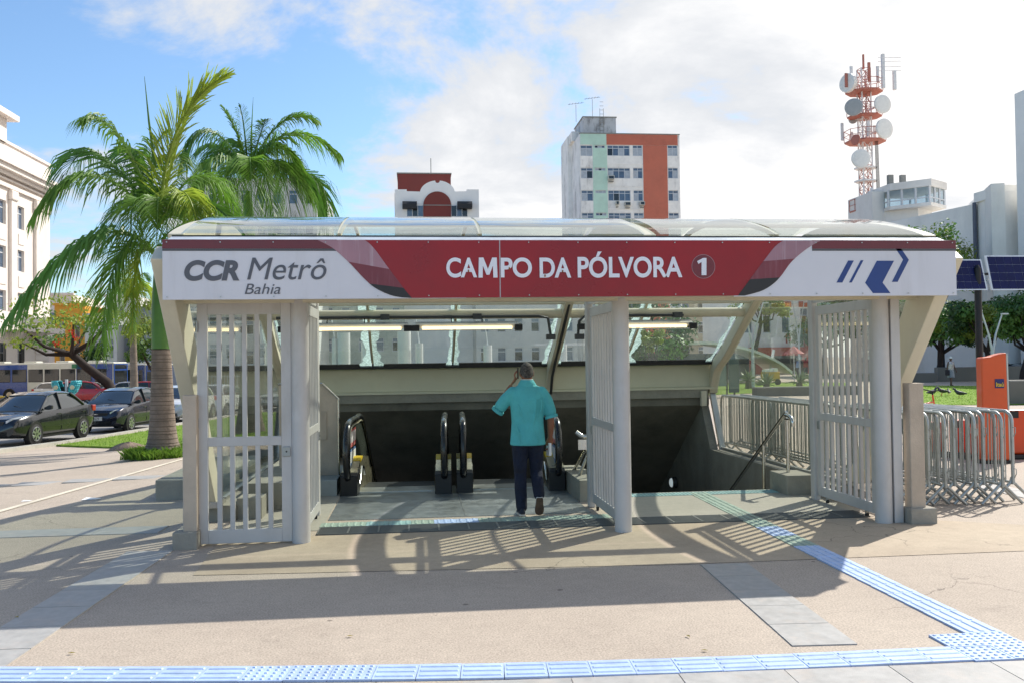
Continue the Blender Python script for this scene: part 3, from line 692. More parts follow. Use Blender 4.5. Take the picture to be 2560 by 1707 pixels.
ro = spline([c5(1005,200), c5(940,235), c5(850,290), c5(760,360), c5(690,430), c5(610,540), c5(540,610), c5(440,670), c5(290,712)])  # right edge of the right ribbon
ri = spline([c5(700,202), c5(630,225), c5(560,275), c5(480,375), c5(400,480), c5(320,590), c5(230,712)])
red = li+list(reversed(ri))
rp = board('red_panel', red, M_SRED, .004)
def ribbon(outer, inner, tops):
    def at(crv, f):
        k = f*(len(crv)-1); i = min(int(k), len(crv)-2); t = k-i; return (crv[i][0]*(1-t)+crv[i+1][0]*t, crv[i][1]*(1-t)+crv[i+1][1]*t)
    for (f0, g0, f1, g1, mat, nm) in tops:
        n = 10; A = [at(outer, f0+(f1-f0)*k/n) for k in range(n+1)]; B = [at(inner, g0+(g1-g0)*k/n) for k in range(n+1)]
        board(nm, A+list(reversed(B)), mat, .007)
for o_, i_ in ((lo, li), (ro, ri)):
    ribbon(o_, i_, [(0, 0, .42, .55, M_SPINK, 'ribbon_top'), (.42, .55, .64, .80, M_SMAR2, 'ribbon_middle'), (.64, .80, 1, 1, M_SBLK, 'ribbon_foot')])
x_, z_ = sxz(1250, 670); part('panel_joint', MB().box(x_-.006, x_+.004, -.0055, .01, .0, SH), M('joint_grey', '#a9a3a6', .4), SG)
def txt(s, px0, py1, px1, py0, mat, shear=0., off=0., depth=.004, proud=.0, nm='lettering'):
    (x0, za), (x1, zb) = sxz(px0, py1), sxz(px1, py0); zc, zd = sxz((px0+px1)/2, py1)[1], sxz((px0+px1)/2, py0)[1]
    return text_fit(SG, s, x0, x1, -.002-proud, zc, zd, mat, shear, off, nm, depth)
txt('CCR', 461, 703, 598, 651, M_SDARK, .22, .045)
txt('Metrô', 618, 700, 816, 645, M_SDARK, .25, 0.)
txt('Bahia', 612, 736, 701, 710, M_SDARK, .25, 0.)
for w_, a_, b_, t_ in (('CA', 1116, 1192, 645), ('PO', 1252, 1329, 645), ('DA', 1349, 1427, 645), ('PÓLVORA', 1444, 1704, 630)):
    txt(w_, a_, 695, b_, t_, M_SCUT, 0, .024, .006, .004)
(mx0, mz0), (mx1, mz1) = sxz(1196, 695), sxz(1243, 645)
part('lettering', MB().prism([(mx0+(mx1-mx0)*u, mz0+(mz1-mz0)*v) for u, v in ((0,0),(.03,1),(.27,1),(.5,.42),(.73,1),(.97,1),(1,0),(.78,0),(.765,.60),(.575,.14),(.425,.14),(.235,.60),(.22,0))], -.013, -.003, 'y'), M_SCUT, SG)
o1 = [sxz(*q) for q in ((1753, 689), (1753, 656), (1745, 661), (1742, 654), (1757, 646), (1765, 646), (1765, 689))]
part('numeral', MB().prism(o1, -.014, -.007, 'y'), M_SCUT, SG)
cxp, czp = sxz(1758, 667); ring = []
def disc(name, r, mat, proud):
    part(name, MB().prism([(cxp+r*math.cos(2*PI*k/40), czp+r*math.sin(2*PI*k/40)) for k in range(40)], -proud, .0, 'y'), mat, SG)
disc('number_ring', .118, M('ring_pale', '#a98a8f', .4), .006); disc('number_disc', .1135, M('disc_plum', '#773038', .4), .0072)
for pl in ([c5(1212,400), c5(1262,400), c5(1160,596), c5(1108,596)], [c5(1324,398), c5(1348,398), c5(1244,596), c5(1220,596)],
           [c5(1468,402), c5(1620,402), c5(1518,596), c5(1588,690), c5(1434,690), c5(1364,598)], [c5(1634,292), c5(1682,292), c5(1752,394), c5(1652,590), c5(1602,590), c5(1702,392)]):
    board('emblem_stripe', pl, M_SNAVY, .004)
scr = MB().cyl((0, -.008, 0), (0, .0, 0), .006, n=8).mesh('screw', M_ALU)
for k in range(17):
    for zz_ in (.025, SH-.02): link('screw', scr, SG, (.04+(SW-.08)*k/16, -.0045, zz_))
for px, py in ((1171, 678), (1273, 672), (1362, 690), (1406, 679)):
    x, z = sxz(px, py); part('rust_spot', MB().box(x-.006, x+.006, -.0165, -.004, z-.012, z+.01), M_RUST, SG)

# ------------------------------------------------------------------ gates: open leaves and the fixed side panel
def gate_leaf(name, label, x, y0, y1, z0, z1, nb, axis, thick=.045, stile=.085, rails=(.0,), bw=.035, mid=.42, group=None, wheels=True):
    """leaf along axis from y0 to y1 (or x0..x1); every bar a part"""
    L = y1-y0; t = thing(name, label, 'gate', (x, y0, 0) if axis == 'y' else (y0, x, 0), PI/2 if axis == 'y' else 0, group)
    def B(u0, u1, a, b, th=thick, nm='rail', **k): return part(nm, MB().box(u0, u1, -th/2, th/2, a, b), M_SILVER, t, bevel=.004, **k)
    B(0, stile, z0, z1, nm='stile'); B(L-stile, L, z0, z1, nm='stile')
    B(stile, L-stile, z0, z0+stile*1.35, nm='rail'); B(stile, L-stile, z1-stile*1.3, z1, nm='rail')
    zm = z0+(z1-z0)*mid; B(stile, L-stile, zm-.045, zm+.045, nm='rail')
    W_ = L-2*stile
    lo_ = MB().box(-bw/2, bw/2, -.018, .018, z0+stile*1.35, zm-.045).mesh('bar', M_SILVER); hi_ = MB().box(-bw/2, bw/2, -.018, .018, zm+.045, z1-stile*1.3).mesh('bar', M_SILVER)
    for k in range(nb):
        u = stile+W_*(k+.9)/(nb+.8)
        for me in (lo_, hi_): link('bar', me, t, (u, 0, 0))
    for zz in (z0+.25, (z0+z1)/2, z1-.25): part('hinge', MB().cyl((.0, -.03, zz-.05), (.0, -.03, zz+.05), .016, n=10), M_STEEL, t, smooth=40)
    lk = part('lock_box', MB().box(L-stile+.01, L-.012, -.034, .034, zm-.16, zm-.06), M_STEEL, t, bevel=.006); part('keyhole', MB().cyl((L-stile*.5, -.037, zm-.11), (L-stile*.5, -.03, zm-.11), .009, n=10), M_BLACK, lk)
    if wheels:
        for u in (.25, L-.2):
            part('caster', MB().cyl((u, -.014, .025), (u, .014, .025), .024, n=14), M_BLACK, t, smooth=40); part('caster_fork', MB().box(u-.012, u+.012, -.018, .018, .03, z0+.01), M_STEEL, t)
    return t
gate_leaf('sliding_gate', 'open barred metal gate folded back beside the escalators, seen edge-on', -1.15, 9.42, 10.84, .07, 2.42, 8, 'y', group=None)
gate_leaf('sliding_gate', 'open barred metal gate standing between the escalators and the stairs', 2.15, 9.42, 10.84, .07, 2.42, 8, 'y')
gate_leaf('sliding_gate', 'open barred metal gate beside the right flank and the stacked barriers', 5.015, 9.42, 10.84, .07, 2.42, 8, 'y')
gate_leaf('fixed_panel', 'fixed barred metal panel closing the bay beside the palm tree', 9.29, on_y(495, 1150, 9.29).x, -1.235, .02, 2.42, 5, 'x', stile=.1, bw=.045, wheels=False)

# ------------------------------------------------------------------ escalators
M_HAND = M('handrail_rubber', '#121214', .25, var=.1, coat=.4)
M_BAL = M('balustrade_dark', '#4a5048', .2, .2, var=.1, coat=.2)
M_DECK = M('deck_steel', '#b7b196', .3, .85, var=.1, scale=8)
M_YEL = M('barrier_glint_yellow', '#d0b012', .5, var=.1)  # yellow of the hoop barriers and of the painted deck reflection
M_SKIRT = M('escalator_black', '#1d1d1e', .4, .2, var=.15)
M_STEP = M('escalator_step', '#4a4c4d', .45, .7, var=.1)
def escalator(xc, label, bal):
    t = thing('escalator', label, 'escalator', (xc, 12.2, 0), -.042)
    for sd in bal:
        bx = sd*.65
        rail = cat_rom([(bx, .36, .17), (bx, .10, .28), (bx, .0, .56), (bx, .09, .84), (bx, .36, .965), (bx, 1.2, .975), (bx, 1.75, .97), (bx, 2.2, .82), (bx, 3.6, .02), (bx, 7.2, -2.05)], 6)
        part('handrail', MB().tube(rail, .05, 12, squash=.95, upv=(1, 0, 0)), M_HAND, t, smooth=60)
        pan = [(p.y, p.z) for p in rail]; poly = [(a+.03 if a < .6 else a, b-.04) for a, b in pan[3:]]+[(7.2, -2.9), (3.6, -.85), (1.8, .12), (.4, .2)]
        b_ = part('balustrade', MB().prism(poly, bx-.012, bx+.012, 'x'), M_BAL, t)
        part('balustrade_trim', MB().tube([(p.x-sd*.03, p.y+(.05 if p.y < .6 else 0), p.z-.055) for p in rail[2:]], .012, 6), M_DECK, t, smooth=60)
        i0, i1 = (bx-.13, bx+.10) if sd > 0 else (bx-.10, bx+.13)
        part('newel_base', MB().prism([(.12, 0), (.12, .27), (.22, .31), (.5, .33), (.5, 0)], i0, i1, 'x'), M_SKIRT, t, bevel=.01)
        dk = MB().prism([(.22, .315), (.75, .47), (1.0, .46), (1.9, .36), (3.6, -.55), (7.2, -2.6), (7.2, -3.2), (3.6, -1.2), (.22, .0)], i0+.01, i1-.01, 'x'); part('deck', dk, M_DECK, t, smooth=30)
        part('deck_reflection', MB().prism([(.60, .430), (.75, .474), (.95, .464), (.95, .44), (.6, .40)], i0+.006, i1-.006, 'x'), M_YEL, t)  # yellow-green reflection on the deck, painted as a coloured strip
        sk = bx-sd*.115; part('skirt_guard', MB().tube([(sk, .45, .10), (sk, .62, .2), (sk, .82, .31), (sk, 1.0, .3), (sk, 1.15, .18)], .03, 8), M_STAINLESS, t, smooth=60)
        # notice stickers: red and blue rows of pictograms with white frames
        fx = bx-sd*.0135
        for z0, mt, nm in ((.63, 'r', 'red_notice'), (.36, 'b', 'blue_notice')):
            mm = M_SRED2 if mt == 'r' else M_BLUE2
            q = part(nm, MB().box(min(fx, fx-sd*.002), max(fx, fx-sd*.002), .34, 1.04, z0, z0+.24), mm, t)
            for k in range(5):
                ya = .345+.138*k; wsx = fx-sd*.004
                part('pictogram', MB().box(min(wsx, wsx+sd*.001), max(wsx, wsx+sd*.001), ya+.03, ya+.105, z0+.06, z0+.21), M_PAPER, q)
                part('notice_frame', MB().box(min(wsx, wsx+sd*.001), max(wsx, wsx+sd*.001), ya-.008, ya+.008, z0, z0+.24), M_PAPER, q)
    sm = MB().box(-.52, .52, 0, .4, -.2, 0).mesh('escalator_step', M_STEP)
    for k in range(13): link('escalator_step', sm, t, (0, .9+.4*k, 0 if k < 1 else -.02-.231*(k-1)))
    return t
M_SRED2 = M('notice_red', '#c3372f', .5, var=.06); M_BLUE2 = M('notice_blue', '#2a5f9e', .5, var=.06)
escalator(-.27, 'escalator beside the concrete cabinet, its left balustrade carrying notices', (-1, 1))
escalator(1.29, 'escalator beside the stairs, in front of the walking man', (-1, 1))

# ------------------------------------------------------------------ stainless handrails of the stairs
def hrail(label, x, flip):
    t = thing('stair_handrail', label, 'handrail', (x, 11.6, .26))
    part('rail', MB().tube(cat_rom([(0, -.12, .62), (0, -.1, .72), (0, .1, .76), (0, .3, .66), (0, 2.6, -.75), (0, 5, -2.2)], 6), .026, 12), M_STAINLESS, t, smooth=60)
    part('post', MB().cyl((0, .05, 0), (0, .05, .74), .024, n=14), M_STAINLESS, t, smooth=40)
    part('post', MB().cyl((flip*.0, .9, -1.0), (0, .9, .28), .024, n=14), M_STAINLESS, t, smooth=40)
    part('bracket', MB().box(-.03, .03, -.06, .08, .70, .72), M_STAINLESS, t)
hrail('stainless handrail along the right stairwell wall', 4.95, 1)
hr = thing('stair_handrail', 'bent stainless handrail on the wall between escalators and stairs', 'handrail', (2.2, 11.5, .27))
part('rail', MB().tube(cat_rom([(-.14, .02, .60), (-.06, .0, .54), (.02, .0, .54), (.2, .02, .55)], 5), .027, 12), M_STAINLESS, hr, smooth=60)
part('rail', MB().tube([(.1, .02, .54), (.06, .5, .3), (.0, 1.2, -.1)], .024, 12), M_STAINLESS, hr, smooth=60)
part('plate', MB().box(-.12, .1, -.01, .0, .37, .5), M_STAINLESS, hr)
part('post', MB().cyl((.02, .06, 0), (.02, .06, .52), .024, n=14), M_STAINLESS, hr, smooth=40)
part('post', MB().tube([(.12, .1, .53), (-.05, .35, -.02), (-.1, .4, -.02)], .02, 10), M_STAINLESS, hr, smooth=40)
# ------------------------------------------------------------------ cars and buses
M_TYRE = M('tyre', '#1b1b1b', .8, var=.1)
M_RIM = M('alloy', '#b8babd', .25, .9, var=.05)
M_CGLASS = M('car_glass', '#20282c', .06, var=.05, spec=.9, coat=.6)
M_CHROME = M('chrome', '#cfd0d2', .12, 1., var=.02)
M_HEAD = M('headlight', '#cdd7e4', .1, .3, var=.1, coat=.8)
M_TAIL = M('tail_light', '#a3161a', .2, var=.1, coat=.8)
M_PLATE = M('number_plate', '#c9c8c4', .5, var=.03)
M_TRIM = M('black_trim', '#141416', .5, var=.1)
M_CUSHION = M('car_seat', '#2c2b2d', .8)
def paint(name, c): return M(name, c, .22, .25, var=.04, scale=2, coat=.9)
PAINTS = {k: paint('paint_'+k, c) for k, c in (('black', '#101318'), ('navy', '#181c2a'), ('white', '#d9dadb'), ('silver', '#a8abb0'), ('red', '#a51b22'), ('grey', '#5c5f66'))}
SHAPES = {  # side profile (x along the car, nose at 0): belt height, roof line
 'sedan': dict(L=4.25, W=1.68, H=1.46, hood=[(0,.62),(.06,.74),(.5,.84),(1.15,.93)], roof=[(1.05,.94),(1.75,1.37),(2.1,1.45),(2.7,1.46),(3.1,1.40),(3.75,1.05)], tail=[(3.7,1.04),(4.12,1.0),(4.22,.9),(4.25,.6)], fa=.82, ra=3.36),
 'hatch': dict(L=3.95, W=1.70, H=1.50, hood=[(0,.62),(.06,.76),(.45,.88),(.98,.98)], roof=[(.88,.98),(1.6,1.40),(2.0,1.48),(2.7,1.50),(3.3,1.44),(3.78,1.06)], tail=[(3.72,1.06),(3.86,1.0),(3.94,.8),(3.95,.55)], fa=.78, ra=3.28),
 'suv': dict(L=4.1, W=1.76, H=1.62, hood=[(0,.66),(.06,.86),(.45,.98),(1.0,1.06)], roof=[(.95,1.06),(1.6,1.52),(2.0,1.60),(2.9,1.62),(3.5,1.56),(3.95,1.14)], tail=[(3.9,1.14),(4.03,1.05),(4.1,.8),(4.1,.6)], fa=.82, ra=3.4),
}
def interp(pts, x):
    if x <= pts[0][0]: return pts[0][1]
    for (a, b), (c, d) in zip(pts, pts[1:]):
        if x <= c: return b+(d-b)*(x-a)/(c-a)
    return pts[-1][1]
def car(label, kind, col, loc, rz, group=None, plate=None, name='parked_car'):
    s = SHAPES[kind]; L, Wd = s['L'], s['W']; pm = PAINTS[col]
    t = thing(name, label, 'car', loc, rz, group)
    belt = s['hood']+[(s['roof'][0][0]+.2, interp(s['hood'], 9)+.01), (s['roof'][-1][0]-.1, s['tail'][0][1])]+s['tail']
    # lower body: rounded sections along x
    rings = []
    for k in range(41):
        x = L*k/40; f = min(1, (x+.02)/.55)**.45*min(1, (L-x+.02)/.5)**.4; w = Wd/2*(.80+.2*f)
        zt = interp(belt, x); zb = .20+.10*(1-min(1, x/.35))+.12*(1-min(1, (L-x)/.4))
        sh = min(zt-.06, .80 if zt > .8 else zt-.05); zc = (zb+sh)/2
        pr = [(0, zb), (w*.80, zb), (w*.955, zb+.07), (w*.985, zb+.18), (w, zc+.05), (w*.985, sh-.02), (w*.93, zt-.035 if zt-sh > .08 else zt-.02), (w*.80, zt), (0, zt+.018)]
        ring = [(x, y, z) for y, z in pr]+[(x, -y, z) for y, z in reversed(pr[1:-1])]
        rings.append(ring)
    body = part('body', MB().loft(rings), pm, t, smooth=38)
    part('sill', MB().prism([(s['fa']+.3, .16), (s['ra']-.3, .16), (s['ra']-.3, .24), (s['fa']+.3, .24)], -Wd/2*.9, Wd/2*.9, 'y'), M_TRIM, t)
    # greenhouse: tinted glass with a painted roof and pillars
    R = s['roof']; g = []; xs_ = [R[0][0]+(R[-1][0]-R[0][0])*k/24 for k in range(25)]; bz = lambda x: interp(belt, x)-.03
    def gw(z, x): return Wd/2*(.93-.30*max(0, (z-.95))/.6)
    for x in xs_:
        z = max(interp(R, x), bz(x)+.01); zb = bz(x); wt = gw(z, x)
        pr = [(0, zb), (Wd/2*.90, zb), (wt*.5+Wd/2*.45, (z+zb)/2), (wt+.0, z-.05 if z-zb > .1 else z), (wt*.86, z), (0, z+.012)]
        g.append([(x, y, zz_) for y, zz_ in pr]+[(x, -y, zz_) for y, zz_ in reversed(pr[1:-1])])
    part('windows', MB().loft(g), M_CGLASS, t, smooth=50)
    # roof skin
    rr = [x for x in [R[1][0]+(R[-2][0]-R[1][0])*k/12 for k in range(13)]]; rf = []
    for x in rr:
        z = interp(R, x); wt = gw(z, x)+.006
        pr = [(wt*1.0, z-.075), (wt+.004, z-.035), (wt*.87, z+.012), (wt*.4, z+.022)]
        rf.append([(x, y, q) for y, q in pr]+[(x, -y, q) for y, q in reversed(pr)]+[(x, 0, z-.06)])
    part('roof', MB().loft(rf), pm, t, smooth=50)
    def side_pt(x, f, sd):
        z0, z1 = bz(x), interp(R, x); z = z0+(z1-z0)*f
        w = Wd/2*.90+(gw(z1, x)-Wd/2*.90)*f
        return (x, sd*(w+.012), z)
    xm = (s['fa']+s['ra'])/2+.12
    for sd in (-1, 1):
        pil = MB(); 
        pil.tube([side_pt(R[0][0]+.05, .1, sd), side_pt(R[0][0]+(R[1][0]-R[0][0])*.5, .93, sd), side_pt(R[1][0], .97, sd)], .032, 6)
        part('pillar', pil, pm, t, smooth=50)
        part('pillar', MB().bar(side_pt(xm, 0, sd), side_pt(xm+.05, .97, sd), .07, .03, (1,0,0)), M_TRIM if col in ('black','navy') else pm, t)
        part('pillar', MB().tube([side_pt(R[-1][0]-.22, .1, sd), side_pt(R[-2][0]+.12, .80, sd), side_pt(R[-2][0]-.1, .95, sd)], .04, 6), pm, t, smooth=50)
        for x0, x1 in ((R[0][0]+.28, xm-.05), (xm+.06, s['ra']+.18)):
            d_ = part('door_line', MB().box(x1-.006, x1+.006, min(sd*Wd/2*.99, sd*Wd/2*1.001), max(sd*Wd/2*.99, sd*Wd/2*1.001), .32, .82), M_TRIM, t)
            part('door_handle', MB().box(x1-.22, x1-.06, min(sd*Wd/2*.97, sd*Wd/2*1.015), max(sd*Wd/2*.97, sd*Wd/2*1.015), .80, .825), pm, d_)
        part('side_moulding', MB().box(s['fa']+.42, s['ra']-.42, min(sd*Wd/2*.985, sd*Wd/2*1.008), max(sd*Wd/2*.985, sd*Wd/2*1.008), .46, .50), pm, t)
        mr = part('wing_mirror', MB().loft([[(R[0][0]+.34+a*.0+dx, sd*(Wd/2*.93+dy), 1.0+dz) for a, dy in ((0, 0),) for dx, dz in ((-.06,-.03),(.06,-.03),(.06,.03),(-.06,.03))], [(R[0][0]+.34+dx, sd*(Wd/2*.93+.16), 1.03+dz) for dx, dz in ((-.09,-.07),(.05,-.06),(.05,.07),(-.07,.07))], [(R[0][0]+.34+dx, sd*(Wd/2*.93+.22), 1.03+dz) for dx, dz in ((-.06,-.05),(.03,-.04),(.03,.05),(-.05,.05))]]), M_TRIM if col in ('black','navy') else pm, t, smooth=60)
        hl = MB().loft([[(x, sd*y, z) for x, y, z in ((.02,.46*Wd/1.7,.62),(.02,.46*Wd/1.7,.72),(.10,.60*Wd/1.7,.80),(.10,.60*Wd/1.7,.64))], [(x, sd*y, z) for x, y, z in ((.30,.70*Wd/1.7,.66),(.30,.70*Wd/1.7,.76),(.52,.80*Wd/1.7,.84),(.52,.815*Wd/1.7,.72))]])
        part('headlight', hl, M_HEAD, t, smooth=50)
        part('fog_light', MB().cyl((.02, sd*.58, .38), (.07, sd*.58, .38), .05, n=12), M_HEAD, t)
        part('tail_light', MB().box(L-.22, L-.005, min(sd*.60*Wd/1.7, sd*.80*Wd/1.7), max(sd*.60*Wd/1.7, sd*.80*Wd/1.7), .78, .98), M_TAIL, t, bevel=.03)
        for ax in (s['fa'], s['ra']):
            part('wheel_arch', MB().cyl((ax, sd*Wd/2*.80, .31), (ax, sd*(Wd/2+.004), .31), .355, n=28), M_TRIM, t)
            wc = (ax, sd*(Wd/2-.17), .30)
            wh = part('wheel', MB().tube([(ax, sd*(Wd/2-.18), .30), (ax, sd*(Wd/2-.16), .30), (ax, sd*(Wd/2-.01), .30), (ax, sd*(Wd/2+.012), .30)], [.26, .30, .30, .27], 28), M_TYRE, t, smooth=50)
            part('rim', MB().cyl((ax, sd*(Wd/2-.01), .30), (ax, sd*(Wd/2+.014), .30), .205, n=28), M_TRIM, wh)
            sp_ = MB()
            for k in range(7):
                a_ = 2*PI*k/7; sp_.bar((ax, sd*(Wd/2+.02), .30), (ax+.2*math.cos(a_), sd*(Wd/2+.02), .30+.2*math.sin(a_)), .065, .016, (0, 1, 0))
            sp_.tube([(ax+.198*math.cos(2*PI*k/20), sd*(Wd/2+.018), .30+.198*math.sin(2*PI*k/20)) for k in range(21)], .012, 5)
            part('spokes', sp_, M_RIM, wh)
    part('grille', MB().box(-.005, .05, -.38, .38, .60, .70), M_TRIM, t); part('lower_grille', MB().box(.0, .08, -.5, .5, .30, .42), M_TRIM, t)
    part('emblem', MB().box(-.012, .0, -.07, .07, .64, .67), M_CHROME, t)
    pl = part('number_plate', MB().box(-.015, .02, -.2, .2, .44, .57), M_PLATE, t)
    part('number_plate', MB().box(L-.01, L+.012, -.2, .2, .62, .75), M_PLATE, t)
    if plate:
        me = text_mesh(plate, .13, M_TRIM, 0, .0, .001, name='plate_number'); xs2 = [v.co.x for v in me.vertices]; mid_ = (min(xs2)+max(xs2))/2
        for v in me.vertices: v.co = (-.0165, -(v.co.x-mid_)*.8, .46+v.co.y)
        link('plate_number', me, pl)
    part('wiper', MB().bar((R[0][0]+.05, -.5, interp(belt, R[0][0])+.03), (R[0][0]+.22, .1, interp(R, R[0][0]+.22)+.02), .015), M_TRIM, t)
    return t
def at_street(a, b): p = st(a, b); return (p.x, p.y, gh(p.x, p.y)+.02)
HEAD = math.atan2(EST.y, EST.x)            # nose at x=0 pointing back at us: body runs along the street
# parked along the kerb, noses towards the entrance
car('black sedan parked at the kerb with silver wheels, ahead of the dark hatchback', 'sedan', 'black', at_street(25.2, -14.6), HEAD-.06, 'cars parked along the kerb', '0')
car('dark blue hatchback parked behind the black sedan, partly behind the palm trunk', 'hatch', 'navy', at_street(31.0, -14.3), HEAD-.02, 'cars parked along the kerb', '2629')
car('white hatchback parked just behind the dark blue hatchback', 'hatch', 'white', at_street(36.6, -14.1), HEAD, 'cars parked along the kerb')
c_ = st(46.5, -14.0); car('white hatchback parked tail-first, seen through the barred side panel', 'hatch', 'white', at_street(46.6, -14.2), HEAD+PI-.1, 'cars parked along the kerb')
car('silver hatchback parked nose to the lawn behind the pale blurred palm trunk', 'hatch', 'silver', at_street(48.0, -13.0), HEAD-.5, 'cars parked along the kerb')
car('white people carrier parked at the far end of the lawn', 'suv', 'white', at_street(49.5, -10.6), HEAD-.75, 'cars parked along the kerb')
# in the street behind
def px_ground(px, y, b=None):
    p = on_y(px, 900, y); return (p.x, p.y, gh(p.x, p.y)+.02)
car('red compact SUV driving past beside the phone booths', 'suv', 'red', px_ground(290, 70), PI+.25, None, name='moving_car')
car('white car passing behind the phone booths', 'hatch', 'white', px_ground(210, 77), PI-.15, 'white cars in the street', name='moving_car')
car('white saloon passing behind the red compact SUV', 'sedan', 'white', px_ground(398, 78), PI+.1, 'white cars in the street', name='moving_car')
car('red car half hidden behind the palm trunk', 'hatch', 'red', px_ground(449, 74), PI+.1, None, name='moving_car')
car('white car almost hidden between the white building and the phone booths', 'hatch', 'white', px_ground(140, 78), PI-.2+PI, 'white cars in the street', name='moving_car')

M_BBLUE = M('bus_blue', '#1f4a94', .3, var=.06, coat=.5); M_BWHITE = M('bus_white', '#d3d2c6', .35, var=.05, coat=.4); M_BGREEN = M('bus_green', '#2b7a55', .35, var=.05)
M_BGLASS = M('bus_glass', '#23282b', .08, var=.1, coat=.5)
def bus(label, loc, rz, blue_rear, L=12.):
    t = thing('city_bus', label, 'bus', loc, rz, 'buses in the street'); Wb = 2.5; H = 3.15
    part('body', MB().box(0, L, -Wb/2, Wb/2, .32, H), M_BWHITE, t, bevel=.12, seg=4)
    for sd in (-1, 1):
        y0, y1 = sorted((sd*(Wb/2-.01), sd*(Wb/2+.008))); z0, z1 = sorted((sd*(Wb/2), sd*(Wb/2+.014)))
        for xa, xb in ((0.1, 3.2), (L*.62, L-.1)) if blue_rear else ((.1, 2.6),):
            part('blue_panel', MB().box(xa, xb, y0, y1, .5, H-.14), M_BBLUE, t)
        part('green_panel', MB().box(2.7, 3.6, y0, y1, H-.5, H-.14), M_BGREEN, t)
        for k in range(7):
            xa = 1.9+k*1.4; w_ = part('window', MB().box(xa, xa+1.25, z0, z1, 1.55, 2.62), M_TRIM, t, bevel=.01); q0, q1 = sorted((sd*(Wb/2+.012), sd*(Wb/2+.018)))
            part('pane', MB().box(xa+.05, xa+1.2, q0, q1, 1.6, 2.57), M_BGLASS, w_)
        part('door', MB().box(.6, 1.6, z0, z1, .45, 2.6), M_BGLASS, t)
        for ax in (2.4, L-3.0):
            part('wheel_arch', MB().cyl((ax, sd*1.0, .48), (ax, sd*(Wb/2+.016), .48), .56, n=24), M_TRIM, t)
            wh = part('wheel', MB().cyl((ax, sd*1.0, .48), (ax, sd*(Wb/2+.03), .48), .48, n=24), M_TYRE, t, smooth=40); part('rim', MB().cyl((ax, sd*1.2, .48), (ax, sd*(Wb/2+.04), .48), .27, n=20), M_RIM, wh)
        part('headlight', MB().box(-.02, .06, min(sd*.75, sd*1.1), max(sd*.75, sd*1.1), .65, .9), M_HEAD, t)
    part('blue_front', MB().box(-.012, .1, -1.2, 1.2, .5, H-.14), M_BBLUE, t); part('windscreen', MB().box(-.022, .05, -1.1, 1.1, 1.35, 2.45), M_BGLASS, t, bevel=.02)
    part('destination_display', MB().box(-.024, .05, -1.0, 1.0, 2.58, 2.92), M_BGLASS, t)
    for k in range(4): part('roof_vent', MB().box(1.5+k*2.8, 2.6+k*2.8, -.5, .5, H, H+.14), M_BWHITE, t, bevel=.04)
    return t
p = px_ground(398, 84); bus('blue and white city bus whose front shows beside the slim palm trunk', p, PI-.95, False)
p = px_ground(302, 80); bus('blue and white city bus, its rear half blue, behind the phone booths', p, PI-.16, True)
# ------------------------------------------------------------------ buildings
M_PLASTER = M('white_plaster', '#dcd8d2', .8, var=.07, scale=.6, stain=.25, sscale=.5, scol='#a9a49c', streak=.25)
M_CREAMP = M('cream_plaster', '#e6dcd4', .75, var=.05, scale=.5, stain=.12, sscale=.6, scol='#b9a99c')
M_STAINW = M('stained_wall', '#f0ece6', .85, var=.1, scale=.8, stain=.7, sscale=.55, scol='#77706a', streak=.35)
M_MINT = M('mint_wall', '#bfdcca', .8, var=.06, scale=.7, stain=.15, sscale=.6)
M_ORANGE = M('terracotta_wall', '#c4705a', .8, var=.06, scale=.7, stain=.2, sscale=.5)
M_OXIDE = M('oxide_wall', '#7c3a34', .8, var=.07, scale=.7)
M_WHITEB = M('white_wall', '#efedea', .75, var=.04, scale=.5)
M_GREYB = M('grey_wall', '#c2c5c4', .8, var=.1, scale=.5, stain=.3, sscale=.5)
M_BIGGREY = M('hall_wall', '#eeebe4', .8, var=.06, scale=.35, stain=.2, sscale=.3, streak=.3)
M_YELLOWB = M('yellow_wall', '#d69a38', .8, var=.08, scale=.8, stain=.25)
M_TAN = M('tan_plinth', '#ab9470', .85, var=.15, scale=1.2, stain=.4)
M_PANE = M('window_pane', '#4f6178', .08, var=.25, scale=1.5, spec=.8)
M_PANED = M('window_pane_dark', '#1d2023', .1, var=.2, spec=.7)
M_CURT = M('curtain', '#aeb6bf', .7, var=.15)
M_FRAMEW = M('window_frame', '#c9ccd0', .5, var=.05)
M_ROOFT = M('roof_cap', '#8d8d88', .9, var=.1)
M_AC = M('ac_casing', '#c8c4b8', .6, var=.1)
def fp(px, py, D):
    p = on_y(px, py, D); return p.x, p.z
